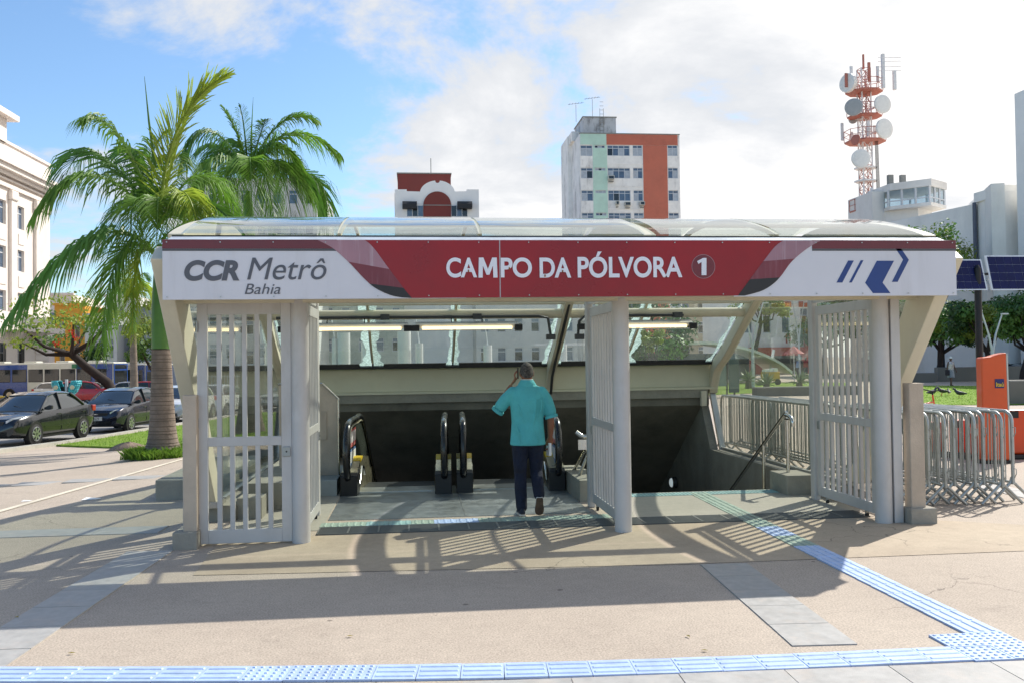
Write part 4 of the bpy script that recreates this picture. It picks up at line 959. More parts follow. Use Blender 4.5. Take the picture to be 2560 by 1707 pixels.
def win(parent, x0, x1, z0, z1, y, cols, transom=0., depth=.22, panes=None, fr=.06, frame=None, sill=True, pane=None):
    """recessed window on a wall facing -y (parent-local): frame with one pane object per light"""
    frame = frame or M_FRAMEW
    m = MB(); m.box(x0, x1, y-.03, y+.05, z0, z0+fr); m.box(x0, x1, y-.03, y+.05, z1-fr, z1); m.box(x0, x0+fr, y-.03, y+.05, z0+fr, z1-fr); m.box(x1-fr, x1, y-.03, y+.05, z0+fr, z1-fr)
    wq = (x1-x0)/cols
    for c in range(1, cols): m.box(x0+wq*c-fr/2, x0+wq*c+fr/2, y-.03, y+.05, z0+fr, z1-fr)
    zt = z1-(z1-z0)*transom
    if transom: m.box(x0+fr, x1-fr, y-.035, y+.045, zt-fr/2, zt+fr/2)
    w = part('window', m, frame, parent)
    for c in range(cols):
        a, b = x0+wq*c+fr*.5, x0+wq*(c+1)-fr*.5
        mt = pane or (M_PANE if not panes else panes[c%len(panes)])
        part('pane', MB().box(a, b, y+.0, y+.03, z0+fr*.5, (zt if transom else z1)-fr*.5), mt, w)
        if transom: part('pane', MB().box(a, b, y+.0, y+.03, zt+fr*.4, z1-fr*.5), M_PANE, w)
    if sill: part('sill', MB().box(x0-.05, x1+.05, y-.10, y-.03, z0-.08, z0), frame, w)
    return w
def wall_with_holes(x0, x1, z0, z1, holes, yf, th):
    """front wall as strips round rectangular holes (x0,x1,z0,z1)"""
    m = MB(); xs_ = sorted({x0, x1, *[h[0] for h in holes], *[h[1] for h in holes]}); zs_ = sorted({z0, z1, *[h[2] for h in holes], *[h[3] for h in holes]})
    for i in range(len(xs_)-1):
        j = 0
        while j < len(zs_)-1:
            cx, cz = (xs_[i]+xs_[i+1])/2, (zs_[j]+zs_[j+1])/2
            if any(h[0] < cx < h[1] and h[2] < cz < h[3] for h in holes): j += 1; continue
            k = j
            while k+1 < len(zs_)-1 and not any(h[0] < cx < h[1] and h[2] < (zs_[k+1]+zs_[k+2])/2 < h[3] for h in holes): k += 1
            m.box(xs_[i], xs_[i+1], yf, yf+th, zs_[j], zs_[k+1]); j = k+1
    return m

# --- apartment block with mint and terracotta stripes
D = 118.
def cA(x, y): return 940+x*.3486, 240+y*.3486
x0, zt = fp(*cA(1463, 272), D); x1, _ = fp(*cA(2175, 275), D)
AP = thing('apartment_block', 'white apartment block with mint and terracotta stripes and a stained rooftop tank', 'building', (x0, D, 0))
Wd = x1-x0
def ax(cx, cy): a, b = fp(*cA(cx, cy), D); return a-x0, b
holes = []; wins = []
for r in range(9):
    base = 355+161.5*r; sh = 3.6*r
    for (a, b, cols, kind) in ((1466, 1552, 2, 'w'), (1567, 1643, 3, 't'), (1658, 1820, 4, 'w'), (1840, 1910, 2, 'w'), (2090, 2163, 2, 'w')):
        xa, za = ax(a+sh*.9, base); xb, zb = ax(b+sh*.9, base+(77 if kind == 'w' else 21))
        holes.append((xa, xb, zb, za)); wins.append((xa, xb, zb, za, cols, kind, r))
part('front_wall', wall_with_holes(0, Wd, 0, zt, holes, 0, .25), M_STAINW, AP)
part('side_wall', MB().box(-.02, .3, .25, 12, 0, zt), M_STAINW, AP); part('back_wall', MB().box(0, Wd, 11.7, 12, 0, zt-.1), M_STAINW, AP); part('side_wall', MB().box(Wd-.3, Wd, .25, 11.7, 0, zt), M_STAINW, AP)
part('floor_core', MB().box(.3, Wd-.3, .5, 11.7, 0, zt-.4), M_PANED, AP)
for xa, xb, za, zb, cols, kind, r in wins:
    pn = [RND.choice([M_PANE, M_PANED, M_CURT, M_PANE, M_CURT]) for _ in range(cols)]
    win(AP, xa, xb, za, zb, .14, cols, .28 if kind == 'w' else 0, panes=pn, fr=.07)
a, zc = ax(1553, 300); b, _ = ax(1655, 300)
def stripe(nm, xa, xb, za, zb, mt):
    hs = [h for h in holes if h[0] < xb-.05 and h[1] > xa+.05 and h[2] < zb and h[3] > za]
    m = wall_with_holes(xa, xb, za, zb, [(max(xa, h[0]-.01), min(xb, h[1]+.01), max(za, h[2]-.01), min(zb, h[3]+.01)) for h in hs], -.03, .032)
    part(nm, m, mt, AP)
b0, zlow = ax(1652, 352)
stripe('mint_stripe', a, b, 1., zlow-.02, M_MINT); stripe('mint_stripe', .02, b0, zlow+.0, zt-.02, M_MINT)
o0, _ = ax(1914, 400); o1, _ = ax(2088, 400)
stripe('terracotta_stripe', o0, o1, 1., zlow-.02, M_ORANGE); stripe('terracotta_stripe', b0+.01, Wd-.25, zlow, zt-.02, M_ORANGE)
part('parapet_cap', MB().box(-.05, Wd+.05, -.08, .3, zt, zt+.12), M_ROOFT, AP)
for r in range(1, 5):
    _, zz1 = ax(1700, 355+161.5*r-28); part('floor_band', MB().box(b+.05, o0-.05, -.045, 0, zz1-.06, zz1+.06), M_STAINW, AP)
r0, zr = ax(1500, 133); r1, _ = ax(1738, 133); tk = part('rooftop_tank', MB().box(r0, r1, 1.5, 8, zt, zr), M('tank_stained', '#bfc0c2', .85, var=.1, scale=.8, stain=.9, sscale=1.1, scol='#4f4a46', streak=.5), AP)
part('tank_lid', MB().box(r0-.1, r1+.1, 1.4, 8.1, zr, zr+.12), M_ROOFT, tk)
lm = MB(); lx, _ = ax(1635, 200)
for sx in (-.25, .25): lm.cyl((lx+sx, 1.4, zt), (lx+sx, 1.4, zr+1.2), .03, n=6)
for k in range(9): lm.cyl((lx-.25, 1.4, zt+.3+.55*k), (lx+.25, 1.4, zt+.3+.55*k), .025, n=6)
part('ladder', lm, M_ROOFT, tk)
l0, zl = ax(1360, 237); part('stair_tower', MB().box(-.4, r0-.05, 4, 11, zt, zt+1.3), M_STAINW, AP)
part('rear_wing', MB().box(-.55, .0, 6.5, 12.2, 0, zt+1.2), M_STAINW, AP)
am = MB()
for dx, h in ((0, 2.4), (2.3, 3.2)):
    am.cyl((r0-.5+dx, 4, zr), (r0-.5+dx, 4, zr+h), .03, n=6); am.bar((r0-1.6+dx, 4, zr+h), (r0+.6+dx, 4, zr+h+.3), .04)
    for q in range(5): am.bar((r0-1.4+dx+.42*q, 3.6, zr+h+.05+.06*q), (r0-1.4+dx+.42*q, 4.4, zr+h+.05+.06*q), .03)
part('aerial', am, M_ROOFT, tk)
for cx, cy, w_ in ((1682, 590, 44), (1727, 772, 24), (1800, 778, 42), (1905, 775, 34)):
    xa, za = ax(cx-w_/2, cy+15); xb, zb = ax(cx+w_/2, cy-13); q = part('air_conditioner', MB().box(xa, xb, -.55, -.05, za, zb), M_AC, AP, bevel=.03)
    part('ac_grille', MB().box(xa+.08, xb-.08, -.56, -.55, za+.08, zb-.08), M_PANED, q); part('bracket', MB().box(xa+.1, xb-.1, -.5, .0, za-.3, za-.22), M_ROOFT, q)

# --- white and oxide red building with the round arch
D = 112.
x0, zb_ = fp(*cA(135, 905), D)
AR = thing('arched_building', 'white building with a scalloped gable over an oxide red arch', 'building', (x0, D, 0))
def bx_(cx, cy): a, b = fp(*cA(cx, cy), D); return (a-x0, b)
arc_o = [(440+126*math.cos(a_), 700-92*math.sin(a_)) for a_ in [PI*(1-k/24) for k in range(25)]]
arc_o = [q for q in arc_o if not (424 < q[0] < 458)]; nk = [(424, 609), (428, 622), (440, 627), (453, 622), (458, 609)]
top = [(135,672),(220,672),(220,685)]+[q for q in arc_o if q[0] < 430 and q[1] < 690]+nk+[q for q in arc_o if q[0] > 450 and q[1] < 690]+[(650,685),(650,672),(737,672)]
poly = [bx_(*q) for q in top]; poly = poly+[(poly[-1][0], 0), (0, 0)]
part('front_wall', MB().prism(poly, 0, .5, 'y'), M_WHITEB, AR)
part('rear_block', MB().box(0, poly[-1][0], .5, 12, 0, bx_(300, 690)[1]), M_WHITEB, AR)
ar = [bx_(439+100*math.cos(a_), 788-100*math.sin(a_)) for a_ in [PI*k/24 for k in range(25)]]+[bx_(339, 868), bx_(538, 868)]
part('arch_panel', MB().prism(ar, -.12, .0, 'y'), M_OXIDE, AR)
xa, za = bx_(339, 786); xb, _ = bx_(538, 786); part('arch_cornice', MB().box(xa, xb, -.16, -.12, za-.05, za+.05), M_ROOFT, AR)
for a, b in ((222, 338), (540, 655)):
    xa, za = bx_(a, 868); xb, zb = bx_(b, 788); w_ = part('window', MB().box(xa, xb, -.05, .0, za, zb), M_FRAMEW, AR)
    for k in range(3): part('pane', MB().box(xa+.05+(xb-xa)*k/3, xa+(xb-xa)*(k+1)/3-.04, -.07, -.05, za+.06, zb-.06), M_PANED if (k+(a > 400)) % 2 else M_PANE, w_)
for a, b in ((190, 293), (582, 686)):
    xa, za = bx_(a, 815); xb, zb = bx_(b, 767); m = MB().prism([(-1.2, za), (-1.25, za+.5), (-.9, zb), (0, zb), (0, za)], xa, xb, 'x'); part('awning', m, M('awning_dark', '#26272b', .7), AR)
xa, za = bx_(150, 512); xb, _ = bx_(545, 512); part('red_penthouse', MB().box(xa, xb, 4, 11, zb_, za), M_OXIDE, AR); part('penthouse_cap', MB().box(xa-.1, xb+.1, 3.9, 11.1, za, za+.15), M_ROOFT, AR)
xa, zq = bx_(398, 385); part('lightning_rod', MB().cyl((xa, 5, za), (xa, 5, zq), .05, n=6), M_ROOFT, AR)

M_OFFICE = M('office_wall', '#c9cbca', .8, var=.1, scale=.5, stain=.3, sscale=.5)
# --- grey office block behind the palms
def block(name, label, px0, px1, py, D, dep, mat, rows, cols, fl=3.2, wz=1.5, wx=.6, z0=1.4, pane=None, cat='building', group=None):
    x0, zt = fp(px0, py, D); x1, _ = fp(px1, py, D); gz = gh(x0, D)-.3; t = thing(name, label, cat, (x0, D, gz), 0, group); w = x1-x0; h = zt-gz
    hs = []
    for r in range(rows):
        for c in range(cols):
            cx = w*(c+.5)/cols; ww = w/cols*wx/2; za = z0+fl*r
            if za+wz < h-.5: hs.append((cx-ww, cx+ww, za, za+wz))
    part('front_wall', wall_with_holes(0, w, 0, h, hs, 0, .3), mat, t); part('core', MB().box(0, w, .3, dep, 0, h-.02), mat, t)
    part('cornice', MB().box(-.2, w+.2, -.25, .4, h-.02, h+.3), mat, t)
    for q in hs: win(t, *q, .16, max(1, round((q[1]-q[0])/.9)), .3, panes=[RND.choice([M_PANE, M_PANED, M_PANED])], fr=.08)
    return t, w, h
t, w, h = block('office_block', 'grey office block behind the tall palms with a dark ground floor', 470, 792, 452, 96., 20, M_OFFICE, 7, 8, 3.2, 1.5, .55, 4.4)
part('shop_canopy', MB().box(.2, w-.2, -1.2, 0, 3.1, 3.6), M('dark_canopy', '#2c2a2a', .7), t); part('shop_front', MB().box(.2, w*.98, -.1, 0, .3, 3.1), M('shop_beige', '#b9ad90', .7), t)
fm = thing('metal_fence', 'white railing fence in front of the grey office block', 'fence', (fp(505, 900, 90.)[0], 90., gh(-14, 90)))
fw_ = fp(640, 900, 90.)[0]-fm.location.x; bm_ = MB().box(-.03, .03, -.03, .03, 0, 1.7).mesh('picket', M_FRAMEW)
for k in range(int(fw_/.3)): link('picket', bm_, fm, (k*.3, 0, .6))
part('rail', MB().box(0, fw_, -.02, .02, .7, .78), M_FRAMEW, fm); part('rail', MB().box(0, fw_, -.02, .02, 2.1, 2.18), M_FRAMEW, fm); part('base_wall', MB().box(0, fw_, -.1, .1, 0, .6), M_GREYB, fm)
block('town_house', 'pale rendered town house beside the yellow house', 112, 182, 738, 140., 12, M_CREAMP, 2, 2, 3.6, 1.8, .4, 8.0)
block('town_house', 'white town house with two small attic windows behind the yellow house', 176, 220, 757, 150., 10, M_CREAMP, 5, 2, 3.2, 1.4, .3, 2.2)
t, w, h = block('yellow_house', 'yellow house with a balcony behind the flame tree', 136, 212, 764, 128., 10, M_YELLOWB, 2, 2, 3.6, 2.2, .35, 5.2)
part('balcony', MB().box(-.1, w*.55, -1.0, 0, 4.2, 5.3), M_YELLOWB, t); part('ground_floor', MB().box(.1, w-.1, -.06, 0, 0, 4.0), M('brown_shopfront', '#6b4030', .8, var=.2), t)
block('row_house', 'grey weathered row house with tall windows behind the flame tree', 212, 292, 790, 124., 10, M_GREYB, 3, 3, 4.2, 2.6, .4, 1.6)
block('row_house', 'white stained row house behind the slim palm', 262, 345, 742, 132., 12, M_STAINW, 3, 3, 4.4, 2.4, .35, 2.)
block('row_house', 'blue grey row house between the slim palm and the tall palm', 340, 470, 772, 126., 12, M('bluegrey_wall', '#8e97a6', .8, var=.12, stain=.3), 3, 4, 4.0, 2.2, .4, 1.8)
block('low_building', 'low grey building behind the entrance roof, between arch and apartment block', 1188, 1440, 640, 106., 14, M_GREYB, 3, 6, 3.4, 1.6, .5, 2.)
block('low_building', 'long green grey building behind the station entrance glass', 800, 1010, 690, 108., 14, M('greengrey_wall', '#a5aea4', .8, var=.12), 3, 5, 3.6, 1.6, .5, 2.)
block('low_building', 'beige low building beyond the apartment block', 1690, 1860, 700, 120., 14, M('beige_wall', '#a99f8c', .8, var=.1), 3, 4, 3.4, 1.6, .5, 2.)

# --- white classical building on the left street corner: facade faces +x
WX = on_y(118, 900, 95.).x
WB = thing('classical_building', 'white classical building with pilasters, deep cornice and rusticated ground floor', 'building', (WX, 95., -2.2), PI/2)
# local x runs away from the viewer (+y world), local -y faces the street
def wloc(px, py):                                   # pixel on the street facade -> local (x, z)
    p = on_x(px, py, WX); return p.y-95., p.z+2.2
zc_, = [wloc(112, 437)[1]]; zs1 = [wloc(56, y)[1] for y in (519, 576)]; zs2 = [wloc(56, y)[1] for y in (628, 681)]; zs3 = [wloc(56, y)[1] for y in (734, 783)]; zs4 = [wloc(56, y)[1] for y in (859, 936)]
zcor = wloc(112, 445)[1]; zrus = wloc(112, 833)[1]; zpl = wloc(112, 963)[1]
hs = []; ws = []
cols_ = []
for k in range(12):
    c0 = wloc(53, 900)[0]-k*4.1; cols_.append((c0, 1.05 if k == 0 else 1.55))
for c, hw in cols_:
    for zs_ in (zs1, zs2, zs3, zs4): hs.append((c-hw/2-.2, c+hw/2+.2, zs_[1], zs_[0]))
LB = -48.; e_ = 0.
part('street_wall', wall_with_holes(LB, e_, zrus, zcor, [h for h in hs if h[2] >= zrus], 0, .5), M_CREAMP, WB)
part('ground_wall', wall_with_holes(LB, e_, zpl, zrus, [h for h in hs if h[2] < zrus], 0, .5), M_CREAMP, WB)
part('core', MB().box(LB, e_-.0, .5, 24, 0, zcor), M_CREAMP, WB)
for k, (c, hw) in enumerate(cols_):
    for zs_ in (zs1, zs2, zs3, zs4): win(WB, c-hw/2-.2, c+hw/2+.2, zs_[1], zs_[0], .25, 2, .3, panes=[M_PANED if zs_ is zs4 else M_PANE], fr=.09, frame=M_FRAMEW)
    for za, zb in ((zs2[0], zs1[1]), (zs3[0], zs2[1])):
        part('spandrel_panel', MB().box(c-hw/2-.1, c+hw/2+.1, -.06, 0, za+.5, zb-.45), M_CREAMP, WB, bevel=.03)
    for s_ in (-1, 1):
        if k == 0 and s_ == 1: continue
        px_ = c+s_*2.05
        if s_ == -1:
            q = part('pilaster', MB().box(px_-.55, px_+.55, -.28, 0, zrus+1.0, zs1[0]+.2), M_CREAMP, WB, bevel=.03); part('capital', MB().box(px_-.72, px_+.72, -.42, 0, zs1[0]+.2, zs1[0]+1.1), M_CREAMP, q, bevel=.12)
q = part('pilaster', MB().box(e_-3.2, e_+.02, -.28, 0, zrus+1.0, zs1[0]+.2), M_CREAMP, WB, bevel=.03); part('capital', MB().box(e_-3.35, e_+.2, -.42, 0, zs1[0]+.2, zs1[0]+1.1), M_CREAMP, q, bevel=.12)
cz = zs1[0]+1.2
for a, b, o in ((cz, cz+.35, .25), (cz+.6, cz+.75, .35), (zcor-1.7, zcor-1.35, .55), (zcor-1.35, zcor-.9, 1.0), (zcor-.9, zcor-.55, 1.25)):
    part('cornice', MB().box(LB, e_+o, -o, .3, a, b), M_CREAMP, WB)
part('parapet', MB().box(LB, e_+.3, -.3, .3, zcor-.55, zcor+1.2), M_CREAMP, WB); part('parapet_cap', MB().box(LB, e_+.45, -.45, .4, zcor+1.2, zcor+1.45), M_CREAMP, WB)
q = part('corner_turret', MB().box(LB, wloc(2, 300)[0], -.5, 5, zcor+1.2, wloc(3, 300)[1]), M_CREAMP, WB); part('turret_cap', MB().box(LB, wloc(14, 300)[0], -1.2, 5.5, wloc(3, 300)[1], wloc(3, 286)[1]), M_CREAMP, q)
part('balcony_slab', MB().box(LB, e_+.6, -1.5, 0, zrus-.1, zrus+.45), M_CREAMP, WB); part('balcony_rail', MB().box(LB, e_-2.8, -1.4, -1.2, zrus+.45, zrus+1.5), M_CREAMP, WB)
for c, hw in cols_: part('bracket', MB().prism([(-1.3, zrus-.1), (0, zrus-.1), (0, zrus-1.3), (-.4, zrus-1.1)], c+1.6, c+2.3, 'x'), M_CREAMP, WB)
nr = 8
rb = MB().box(-3.0, .12, -.12, 0, 0, (zrus-.2-zpl)/nr-.1).mesh('rusticated_block', M_CREAMP)
for k in range(nr): link('rusticated_block', rb, WB, (e_, 0, zpl+(zrus-.2-zpl)*k/nr))
part('plinth', MB().box(LB, e_+.35, -.45, 0, 0, zpl), M_TAN, WB)
for c, hw in cols_[:4]: part('basement_window', MB().box(c-1.0, c+1.0, -.47, -.4, .3, zpl-.9), M_PANED, WB)
for c, hw in cols_[:3]:
    gm = MB()
    for k in range(7): gm.cyl((c-hw/2+hw*k/6, -.05, zs4[1]), (c-hw/2+hw*k/6, -.05, zs4[0]), .03, n=5)
    part('window_grille', gm, M_TRIM, WB)

# --- hall, slab and control cabin on the right
def ent_box(name, mat, pts, z0, z1, parent): return part(name, MB().prism(pts, z0, z1, 'z'), mat, parent, world=True)
A_ = on_y(2205, 563, 82.); B_ = on_y(2434, 511, 71.); C_ = on_y(2512, 487, 67.); E_ = on_y(2700, 480, 60.)
HB = thing('concrete_hall', 'long pale concrete hall with a sloping roofline behind the trees', 'building', (B_.x, B_.y, 0))
zt = B_.z
def rot_wall(name, a, b, z, mat, th=.5):
    d = (b-a); d.z = 0; n = Vector((-d.y, d.x, 0)).normalized()*th; return ent_box(name, mat, [(a.x, a.y), (b.x, b.y), (b.x+n.x, b.y+n.y), (a.x+n.x, a.y+n.y)], 0, z, HB)
rot_wall('flank_wall', A_, B_, zt, M_BIGGREY, 12); rot_wall('flank_wall', B_+Vector((.25, -.12, 0)), C_, zt+.35, M_BIGGREY, 12)
rot_wall('raised_wall', C_+Vector((-.9, .4, 0)), C_, zt+1.0, M_BIGGREY, 10)
F_ = C_+Vector((.5, 2.6, 0)); rot_wall('recess_wall', F_, on_y(2600, 500, 66.), zt+.2, M('recess_beige', '#b9a999', .8, var=.08), 8)
part('recess_roof', MB().box(C_.x, C_.x+4, C_.y+.2, C_.y+4, zt+.1, zt+.9), M_BIGGREY, HB, world=True)
part('down_pipe', MB().cyl((B_.x, B_.y-.1, 0), (B_.x, B_.y-.1, zt+.1), .16, n=10), M('pipe_dark', '#5b6170', .6), HB, smooth=40, world=True)
for za, zb in ((540, 580), (615, 660)):
    z1_ = on_y(2520, za, 68.).z; z0_ = on_y(2520, zb, 68.).z; xw = on_y(2516, 600, 69.4).x
    q = part('window', MB().box(xw, xw+.7, 69.2, 69.35, z0_, z1_), M_FRAMEW, HB, world=True); part('pane', MB().box(xw+.06, xw+.64, 69.16, 69.2, z0_+.06, z1_-.06), M_PANED, q, world=True)
xs0, zsl = fp(2536, 236, 66.); SL = thing('tower_slab', 'tall white slab of a tower at the end of the hall', 'building', (xs0, 58., 0))
part('slab', MB().box(0, 9, 0, 8, 0, zsl), M_WHITEB, SL); part('slab_top', MB().box(.45, 9, .3, 7, zsl, zsl+.7), M_WHITEB, SL); part('groove', MB().box(.9, 1.0, -.02, 0, 0, zsl), M_ROOFT, SL)
D = 84.
def cC(x, y): return 2060+x*.408, 120+y*.408
x0, zt = fp(*cC(295, 880), D); x1, z1_ = fp(*cC(372, 880), D)
CT = thing('control_cabin', 'glazed control cabin cantilevered from a white tower beside the telecom mast', 'building', (x0, D, 0))
w = x1-x0; part('shaft', MB().box(0, w, 0, 5, 0, zt), M_PLASTER, CT); part('shaft', MB().box(w, w+2.4, .6, 5, 0, fp(*cC(400, 1010), D)[1]), M_PLASTER, CT)
xr = fp(*cC(676, 860), D)[0]-x0; xm_ = fp(*cC(522, 850), D)[0]-x0; zr1 = fp(*cC(522, 848), D)[1]; zr0 = fp(*cC(522, 890), D)[1]; zf1 = fp(*cC(600, 985), D)[1]; zf0 = fp(*cC(600, 1005), D)[1]
hexa = lambda g: [(w-.1-g*0, -.9-g), (xm_, -3.6-g), (xr+g, -1.8), (xr-.6+g, 3.2), (w-.1, 3.2)]
part('cabin_roof', MB().prism(hexa(.2), zr0, zr1, 'z'), M_PLASTER, CT); part('cabin_floor', MB().prism(hexa(.1), zf0, zf1, 'z'), M_PLASTER, CT); part('cabin_neck', MB().prism([(w, 0), (xm_-.2, -1.8), (xm_+2, -.5), (xm_+1.5, 2.8), (w, 2.8)], zf0-2.6, zf0, 'z'), M_PLASTER, CT)
hp = hexa(-.1)
for i in range(5):
    a, b = Vector((*hp[i], 0)), Vector((*hp[(i+1)%5], 0)); n = 3 if i < 2 else 2
    for k in range(n):
        p, q = a.lerp(b, k/n), a.lerp(b, (k+1)/n); m = MB()
        m.bar((p.x, p.y, zf1), (p.x, p.y, zr0), .16); m.bar((p.x, p.y, zf1+.5), (q.x, q.y, zf1+.5), .1); part('mullion', m, M_FRAMEW, CT)
        m = MB().quad((p.x, p.y, zf1), (q.x, q.y, zf1), (q.x, q.y, zr0), (p.x, p.y, zr0)); part('pane', m, M_CABGL if 'M_CABGL' in globals() else globals().setdefault('M_CABGL', glass('cabin_glass', (.62, .72, .78), 1.5, .1)), CT)
xa, za = fp(*cC(424, 1062), D); part('dark_window', MB().box(xa-x0, xa-x0+1.0, .52, .6, za, za+.9), M_PANED, CT)
for cx in (380, 455): xa, za = fp(*cC(cx, 850), D); part('roof_antenna', MB().box(xa-x0-.25, xa-x0+.25, -1, -.6, zr1, zr1+.9), M_ROOFT, CT)

# --- telecom mast
M_MRED = M('mast_red', '#b8705f', .6, var=.12); M_MWHITE = M('mast_white', '#e2dfdd', .6, var=.08); M_DISH = M('dish', '#ebe8e2', .55, var=.05, stain=.15); M_DISHB = M('dish_grey', '#a7a7a6', .6, var=.06)
D = 88.
bx, _ = fp(*cC(262, 1080), D); zt_ = fp(*cC(262, 60), D)[1]
TM = thing('telecom_mast', 'red and white lattice telecom mast carrying round microwave dishes', 'mast', (bx, D, 0))
def hw(z):                                         # half width, wider below
    return .48+max(0, (17.5-z))*.055
def mz(cy): return fp(*cC(262, cy), D)[1]
lv = [0]
while lv[-1] < zt_-2: lv.append(lv[-1]+1.25)
for sx in (-1, 1):
    for sy in (-1, 1):
        m = MB()
        for a, b in zip(lv, lv[1:]): m.bar((sx*hw(a), sy*hw(a), a), (sx*hw(b), sy*hw(b), b), .11)
        part('leg', m, M_MWHITE, TM)
for i, (a, b) in enumerate(zip(lv, lv[1:])):
    m = MB(); h0, h1 = hw(a), hw(b)
    for (p, q) in (((-1,-1),(1,-1)), ((1,-1),(1,1)), ((1,1),(-1,1)), ((-1,1),(-1,-1))):
        m.bar((p[0]*h0, p[1]*h0, a), (q[0]*h1, q[1]*h1, b), .045); m.bar((q[0]*h0, q[1]*h0, a), (p[0]*h1, p[1]*h1, b), .045); m.bar((p[0]*h1, p[1]*h1, b), (q[0]*h1, q[1]*h1, b), .045)
    part('brace', m, M_MRED if (int(b/5.5)) % 2 else M_MWHITE, TM)
for cy, r, mt in ((270, 2.9, M_MRED), (420, 2.7, M_MRED), (575, 3.2, M_MRED), (1000, 2.6, M_MRED), (735, 1.8, M_MWHITE), (815, 1.8, M_MWHITE)):
    z = mz(cy); m = MB(); n = 8; pl = [(r*.64*math.cos(2*PI*k/n+.39), r*.58*math.sin(2*PI*k/n+.39)) for k in range(n)]
    q = part('platform', MB().prism(pl, z-.14, z, 'z'), mt, TM)
    if r > 2.4:
        m = MB()
        for k in range(n):
            a, b = pl[k], pl[(k+1)%n]; m.bar((a[0], a[1], z), (a[0], a[1], z+1.1), .05); m.bar((a[0], a[1], z+1.1), (b[0], b[1], z+1.1), .05); m.bar((a[0], a[1], z+.55), (b[0], b[1], z+.55), .04)
        part('guard_rail', m, mt, q)
def dish(cx, cy, rpx, yaw, tilt=0., mat=None, drum=.5, off=-1.8):
    x, z = fp(*cC(cx, cy), D+off); r = rpx*.408*(D+off)/FPX; x -= bx; mat = mat or M_DISH
    m = MB(); n = 30; f = Vector((math.sin(yaw), -math.cos(yaw), 0)); s = Vector((math.cos(yaw), math.sin(yaw), 0)); u = Vector((0, 0, 1)); c = Vector((x, off, z))
    rings = []
    for (rr, dd) in ((.3, .75), (.8, .55), (1., .12), (1., -.28), (.985, -.30), (.6, -.33), (.1, -.335)):
        rings.append([c+s*r*rr*math.cos(2*PI*k/n)+u*r*rr*math.sin(2*PI*k/n)-f*dd*r*drum for k in range(n)])
    q = part('dish', m.loft(rings), mat, TM, smooth=35); part('dish_arm', MB().bar(c-f*r*drum*.7, (x*.3, 0, z-.2), .14), M_MWHITE, q)
for a in ((150, 218, 60, -1.15, 0, M_DISH, .95, -.5), (182, 365, 56, -.55, 0, M_DISHB), (357, 347, 60, .15, 0, M_DISH), (368, 497, 65, .25, 0, M_DISH), (224, 680, 60, -.1, 0, M_DISH), (195, 565, 35, -1.2, 0, M_MRED), (178, 440, 28, -.6, 0, M_DISHB, .5, 1.)): dish(*a)
for k in range(14):
    a = RND.uniform(0, 6.28); z = mz(RND.choice([200, 235, 545, 240, 960, 980, 215])); r = RND.uniform(1.6, 2.6)
    part('panel_antenna', MB().box(r*math.cos(a)-.13, r*math.cos(a)+.13, r*.8*math.sin(a)-.08, r*.8*math.sin(a)+.08, z-.3, z+RND.uniform(.8, 1.7)), RND.choice([M_MWHITE, M_MWHITE, M_MRED]), TM)
for cx, c0, c1 in ((310, 75, 280), (378, 175, 290)):
    xa, za = fp(*cC(cx, c1), D); _, zb = fp(*cC(cx, c0), D); part('panel_antenna', MB().box(xa-bx-.14, xa-bx+.14, -1.9, -1.6, za, zb), M_MWHITE, TM)
for cy in (72, 95, 128, 152): xa, za = fp(*cC(315, cy), D); xb, _ = fp(*cC(455, cy), D); part('yagi_arm', MB().bar((xa-bx, -.5, za), (xb-bx, -.5, za+.1), .05), M_MWHITE, TM)
part('top_mast', MB().bar((0, 0, lv[-1]), (0, 0, zt_+.3), .16), M_MRED, TM)
cb = MB(); 
for k in range(4): cb.tube([(hw(4)+.1+.12*k, -hw(4), 4), (hw(12)+.1+.12*k, -hw(12), 12), (.8+.1*k, -.7, 18), (.7+.1*k, -.7, mz(580))], .035, 6)
part('feeder_cable', cb, M_TRIM, TM)

# --- shop house seen through the side glass, station canopy
t, w, h = block('shop_house', 'white two storey corner shop with red shutters and red shop front', 1845, 2032, 700, 92., 12, M_WHITEB, 3, 4, 3.9, 2.6, .42, 4.6)
M_SHOP = M('shop_red', '#b02a2e', .5, var=.1)
part('shop_front', MB().box(.0, w, -.5, 0, 0, 3.1), M_SHOP, t); part('shop_opening', MB().box(w*.3, w*.8, -.52, -.5, .2, 2.2), M_PANED, t)
for k in range(4): part('red_shutter', MB().box(w*(k+.5)/4-.6, w*(k+.5)/4+.6, -.12, .0, 7.3, 7.9), M_SHOP, t)
tx = text_fit(t, 'm', w*.62, w*.74, -.02, 3.5, 4.5, M_SHOP, 0, .02); part('blade_sign', MB().box(w*.86, w*.93, -1.2, -.02, 2.9, 5.0), M_SHOP, t)
cp = thing('arched_canopy', 'low white arched canopy of another station entrance beyond the lawn', 'canopy', (*fp(1730, 900, 62.)[:1], 62., 0))
m = MB(); n = 20; vs = []
for k in range(n+1):
    f = k/n; xx = -6.5+13*f; zz = 2.9*math.sin(PI*min(1, f*.93+.04))**.55
    vs += [(xx, -2.6+.6*f, zz), (xx, 2.6, zz+.1), (xx, 2.6, zz-.1), (xx, -2.6+.6*f, zz-.2)]
m.add(vs, [(4*k+a, 4*k+(a+1)%4, 4*k+4+(a+1)%4, 4*k+4+a) for k in range(n) for a in range(4)]); part('canopy_shell', m, M_PLASTER, cp, smooth=40)
for xx in (-5.5, -2, 2, 5.5): part('canopy_post', MB().bar((xx, 0, 0), (xx+.5, 0, 2.3), .14), M_FRAMEW, cp)
part('canopy_glass', MB().box(-5, 5, 2.2, 2.25, .2, 2.1), M_PANE, cp)
